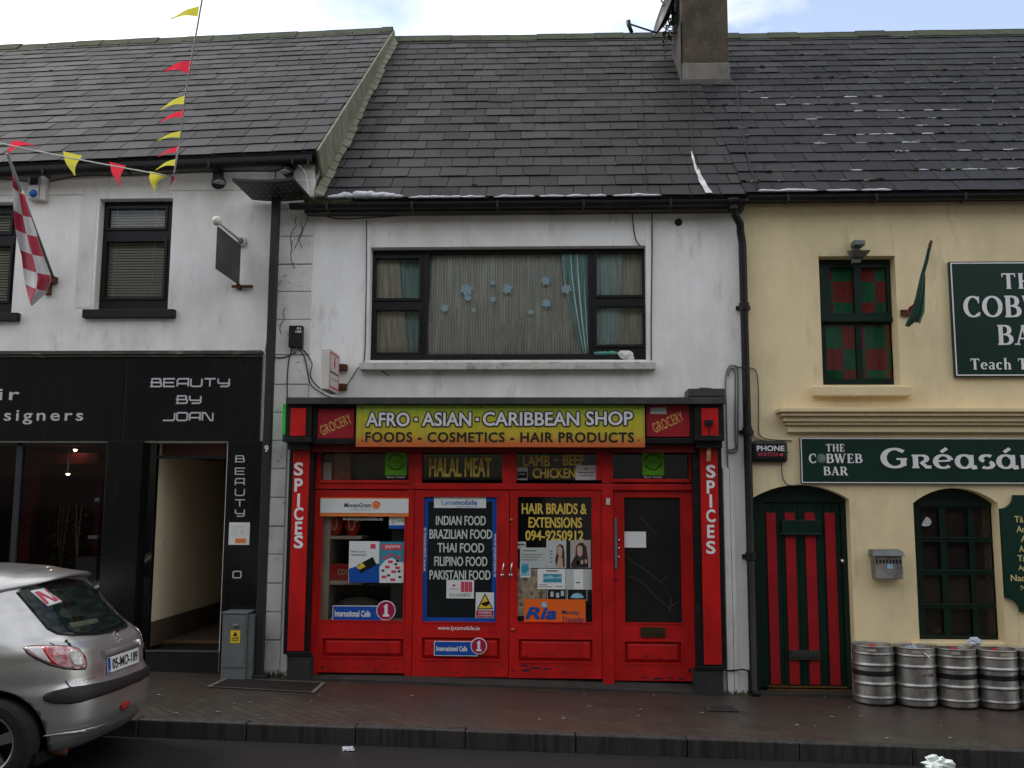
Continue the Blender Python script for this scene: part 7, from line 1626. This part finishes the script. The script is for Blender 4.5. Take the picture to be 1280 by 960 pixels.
# spoiler over the rear window
b = B(); b.smooth = True; nn = 24; vs = []; fs = []
for i in range(nn + 1):
    u = -1 + 2 * i / nn; y = .60 * u; edge_ = (1 - abs(u) ** 3.2); xt_ = lerp(XRr, 1.36) + .02 + .28 * abs(u) ** 3
    prof = [(xt_ + .28, 1.407 - .035 * abs(u) ** 2.5), (xt_ + .05, 1.398 - .075 * abs(u) ** 2.5), (xt_ - .16 + .10 * abs(u) ** 4, 1.375 - .10 * abs(u) ** 2.5), (xt_ - .185 + .10 * abs(u) ** 4, 1.358 - .11 * abs(u) ** 2.5), (xt_ - .12 + .06 * abs(u) ** 4, 1.338 - .11 * abs(u) ** 2.5), (xt_ + .10, 1.325 - .10 * abs(u) ** 2.5), (xt_ + .28, 1.33 - .07 * abs(u) ** 2.5)]
    vs += [(CX - p[0], CY + y, CZ + p[1]) for p in prof]
for i in range(nn):
    for k in range(7): k2 = (k + 1) % 7; fs.append((i * 7 + k, i * 7 + k2, (i + 1) * 7 + k2, (i + 1) * 7 + k))
fs.append(tuple(range(7))); fs.append(tuple(nn * 7 + k for k in range(6, -1, -1))); b.add(vs, fs); b.build("spoiler", m_silver, car)
# tailgate: handle bar, number plate, emblem, badge, shut lines
def tail(y, z, out=0.0):     # point on the tail at offset y towards the photographer
    w_ = lerp(WWw, z); a = 1.9 - lerp(XRr, z); x = 1.9 - a * (1 - min(abs(y) / w_, .999) ** 4.2) ** (1 / 4.2); return Vector((CX - x + out, CY - y, CZ + z))
def bar(b, y0, y1, z0, z1, o0, o1, n=10, zc=0):
    vs = []; fs = []
    for i in range(n + 1):
        y = y0 + (y1 - y0) * i / n; vs += [tail(y, z0, o0), tail(y, z1, o0), tail(y, z1, o1), tail(y, z0, o1)]
    for i in range(n):
        for k in range(4): k2 = (k + 1) % 4; fs.append((4 * i + k, 4 * i + k2, 4 * i + 4 + k2, 4 * i + 4 + k))
    fs += [(0, 1, 2, 3), (4 * n + 3, 4 * n + 2, 4 * n + 1, 4 * n)]; b.add(vs, fs)
b = B(); bar(b, -.29, .31, .797, .830, -.01, .024); b.build("handle_bar", m_silver, car, bev=.010)
b = B(); bar(b, -.262, .262, .668, .785, -.01, .006); b.build("plate_recess", m_trim, car)
b = B(); bar(b, -.26, .26, .672, .782, .008, .014); pl = b.build("number_plate", m_paper, car, bev=.001)
b = B(); bar(b, .222, .258, .674, .780, .0142, .0155, 2); b.build("blue_band", m_blue, pl)
def tail_text(s, y0, y1, z0, z1, out, off=.02):
    vs, fs = glyphs(s, off); a0 = min(v.x for v in vs); a1 = max(v.x for v in vs); c0 = min(v.y for v in vs); c1 = max(v.y for v in vs); b = B()
    b.add([tail(y0 + (v.x - a0) / (a1 - a0) * (y1 - y0), z0 + (v.y - c0) / (c1 - c0) * (z1 - z0), out) for v in vs], fs); return b
tail_text("05-MO-189", .195, -.235, .692, .765, .016, .01).build("lettering", m_lettering_black, pl)
tail_text("IRL", .25, .230, .68, .695, .017, .03).build("country_letters", m_lettering_w, pl)
tail_text("PEUGEOT", .56, .40, .655, .672, .003, .02).build("badge", m_chrome, car)
b = B()       # rampant animal emblem: body, mane, limbs
for (y, z, ry, rz) in ((.0, .895, .012, .030), (-.006, .925, .014, .014), (.012, .91, .016, .005), (.014, .892, .014, .005), (.010, .868, .006, .016), (-.010, .868, .006, .016), (-.016, .89, .005, .02)):
    q = tail(y, z, .006); b.blob(q, .006, ry, rz, 1, 8, 6, 0)
b.build("emblem", m_chrome, car)
b = B(); b.tube([tail(.60, .935, .002), tail(.585, .90, .002), tail(.575, .86, .002), tail(.565, .845, .002)], .004, 5); b.tube([tail(.60, .68, .002), tail(.59, .64, .002), tail(.57, .617, .002), tail(.45, .606, .002)], .004, 5); b.build("shut_line", m_plastic_black, car)
b = B(); b.tube([Vector((CX - .50, CY - .50, CZ + .20)), Vector((CX - .20, CY - .50, CZ + .185))], .028, 12); b.build("exhaust_pipe", m_rust, car)
b = B(); b.box(CX - 3.5, CX - .3, CY - .72, CY + .72, CZ + .14, CZ + .22); b.build("underbody", m_plastic_black, car)
# side windows towards the street (out of the photograph) and their far twins; headlights
def skin_patch(name, quadrow, m, off=.004):
    b = B(); b.smooth = True; vs = []; fs = []; NU, NV = 24, 8
    for j in range(NV + 1):
        for i in range(NU + 1):
            v = j / NV; z = quadrow[0][2] * (1 - v) + quadrow[1][2] * v; xa = quadrow[0][0] * (1 - v) + quadrow[1][0] * v; xb = quadrow[0][1] * (1 - v) + quadrow[1][1] * v; x = xa + (xb - xa) * i / NU
            w_ = lerp(WWw, z); a = (1.9 - lerp(XRr, z)) if x < 1.9 else (lerp(XFr, z) - 1.9); nn = 4.2 if x < 1.9 else 3.2
            y = w_ * max(1 - (abs(1.9 - x) / a) ** nn, 0) ** (1 / nn); vs.append((CX - x, CY - y - off, CZ + z))
    for j in range(NV):
        for i in range(NU): a = j * (NU + 1) + i; fs.append((a, a + 1, a + NU + 2, a + NU + 1))
    b.add(vs, fs); b.add([(v[0], 2 * CY - v[1], v[2]) for v in vs], [f[::-1] for f in fs]); o = b.build(name, m, car); s_ = o.modifiers.new("thickness", 'SOLIDIFY'); s_.thickness = .003; s_.offset = 0; return o
skin_patch("side_window", ((.85, 1.50, .965), (1.00, 1.52, 1.28)), m_carglass); skin_patch("side_window", ((1.58, 2.45, .955), (1.60, 2.08, 1.29)), m_carglass)
# wheels
m_tyre = M("tyre_rubber", (.014, .014, .014), .85, var=.3, vs=10, bmp=.3, bs=40); m_rim = M("alloy", (.26, .26, .26), .35, .9, var=.15)
def wheel():
    w_ = bpy.data.objects.new("wheel", None); COL.objects.link(w_); w_.parent = car
    b = B(); b.lathe([(.19, -.085), (.21, -.095), (.262, -.095), (.283, -.08), (.292, -.05), (.292, .05), (.283, .08), (.262, .095), (.21, .095), (.19, .085)], (0, 0, 0), 48, 'y'); t_ = b.build("tyre", m_tyre); t_.parent = w_
    b = B(); b.lathe([(.192, -.088), (.186, -.090), (.172, -.080), (.166, -.05), (.166, .08), (.19, .085)], (0, 0, 0), 48, 'y')
    for k in range(5):
        a = R_(90 + 72 * k); ca, sa = math.cos(a), math.sin(a)
        def q(r, s, y): return (r * ca - s * sa, y, r * sa + s * ca)
        b.hexa([q(.03, -.030, -.075), q(.172, -.036, -.082), q(.172, .036, -.082), q(.03, .030, -.075), q(.03, -.030, -.04), q(.172, -.03, -.05), q(.172, .03, -.05), q(.03, .03, -.04)])
    b.lathe([(0, -.085), (.04, -.082), (.045, -.07), (.045, -.02)], (0, 0, 0), 20, 'y'); r_ = b.build("rim", m_rim, None, bev=.004); r_.parent = w_
    b = B(); b.lathe([(0, -.01), (.16, -.01), (.165, .02)], (0, 0, 0), 30, 'y'); d_ = b.build("brake_disc", m_plastic_black); d_.parent = w_
    return w_
w0_ = wheel()
for i, (wx, sd_) in enumerate(WH):
    w_ = w0_ if i == 0 else link_copy(w0_, car)
    w_.location = Vector((CX - wx, CY + sd_ * .715, CZ + WR)) - car.location; w_.rotation_euler = (0, R_(17 * i), 0 if sd_ < 0 else math.pi)
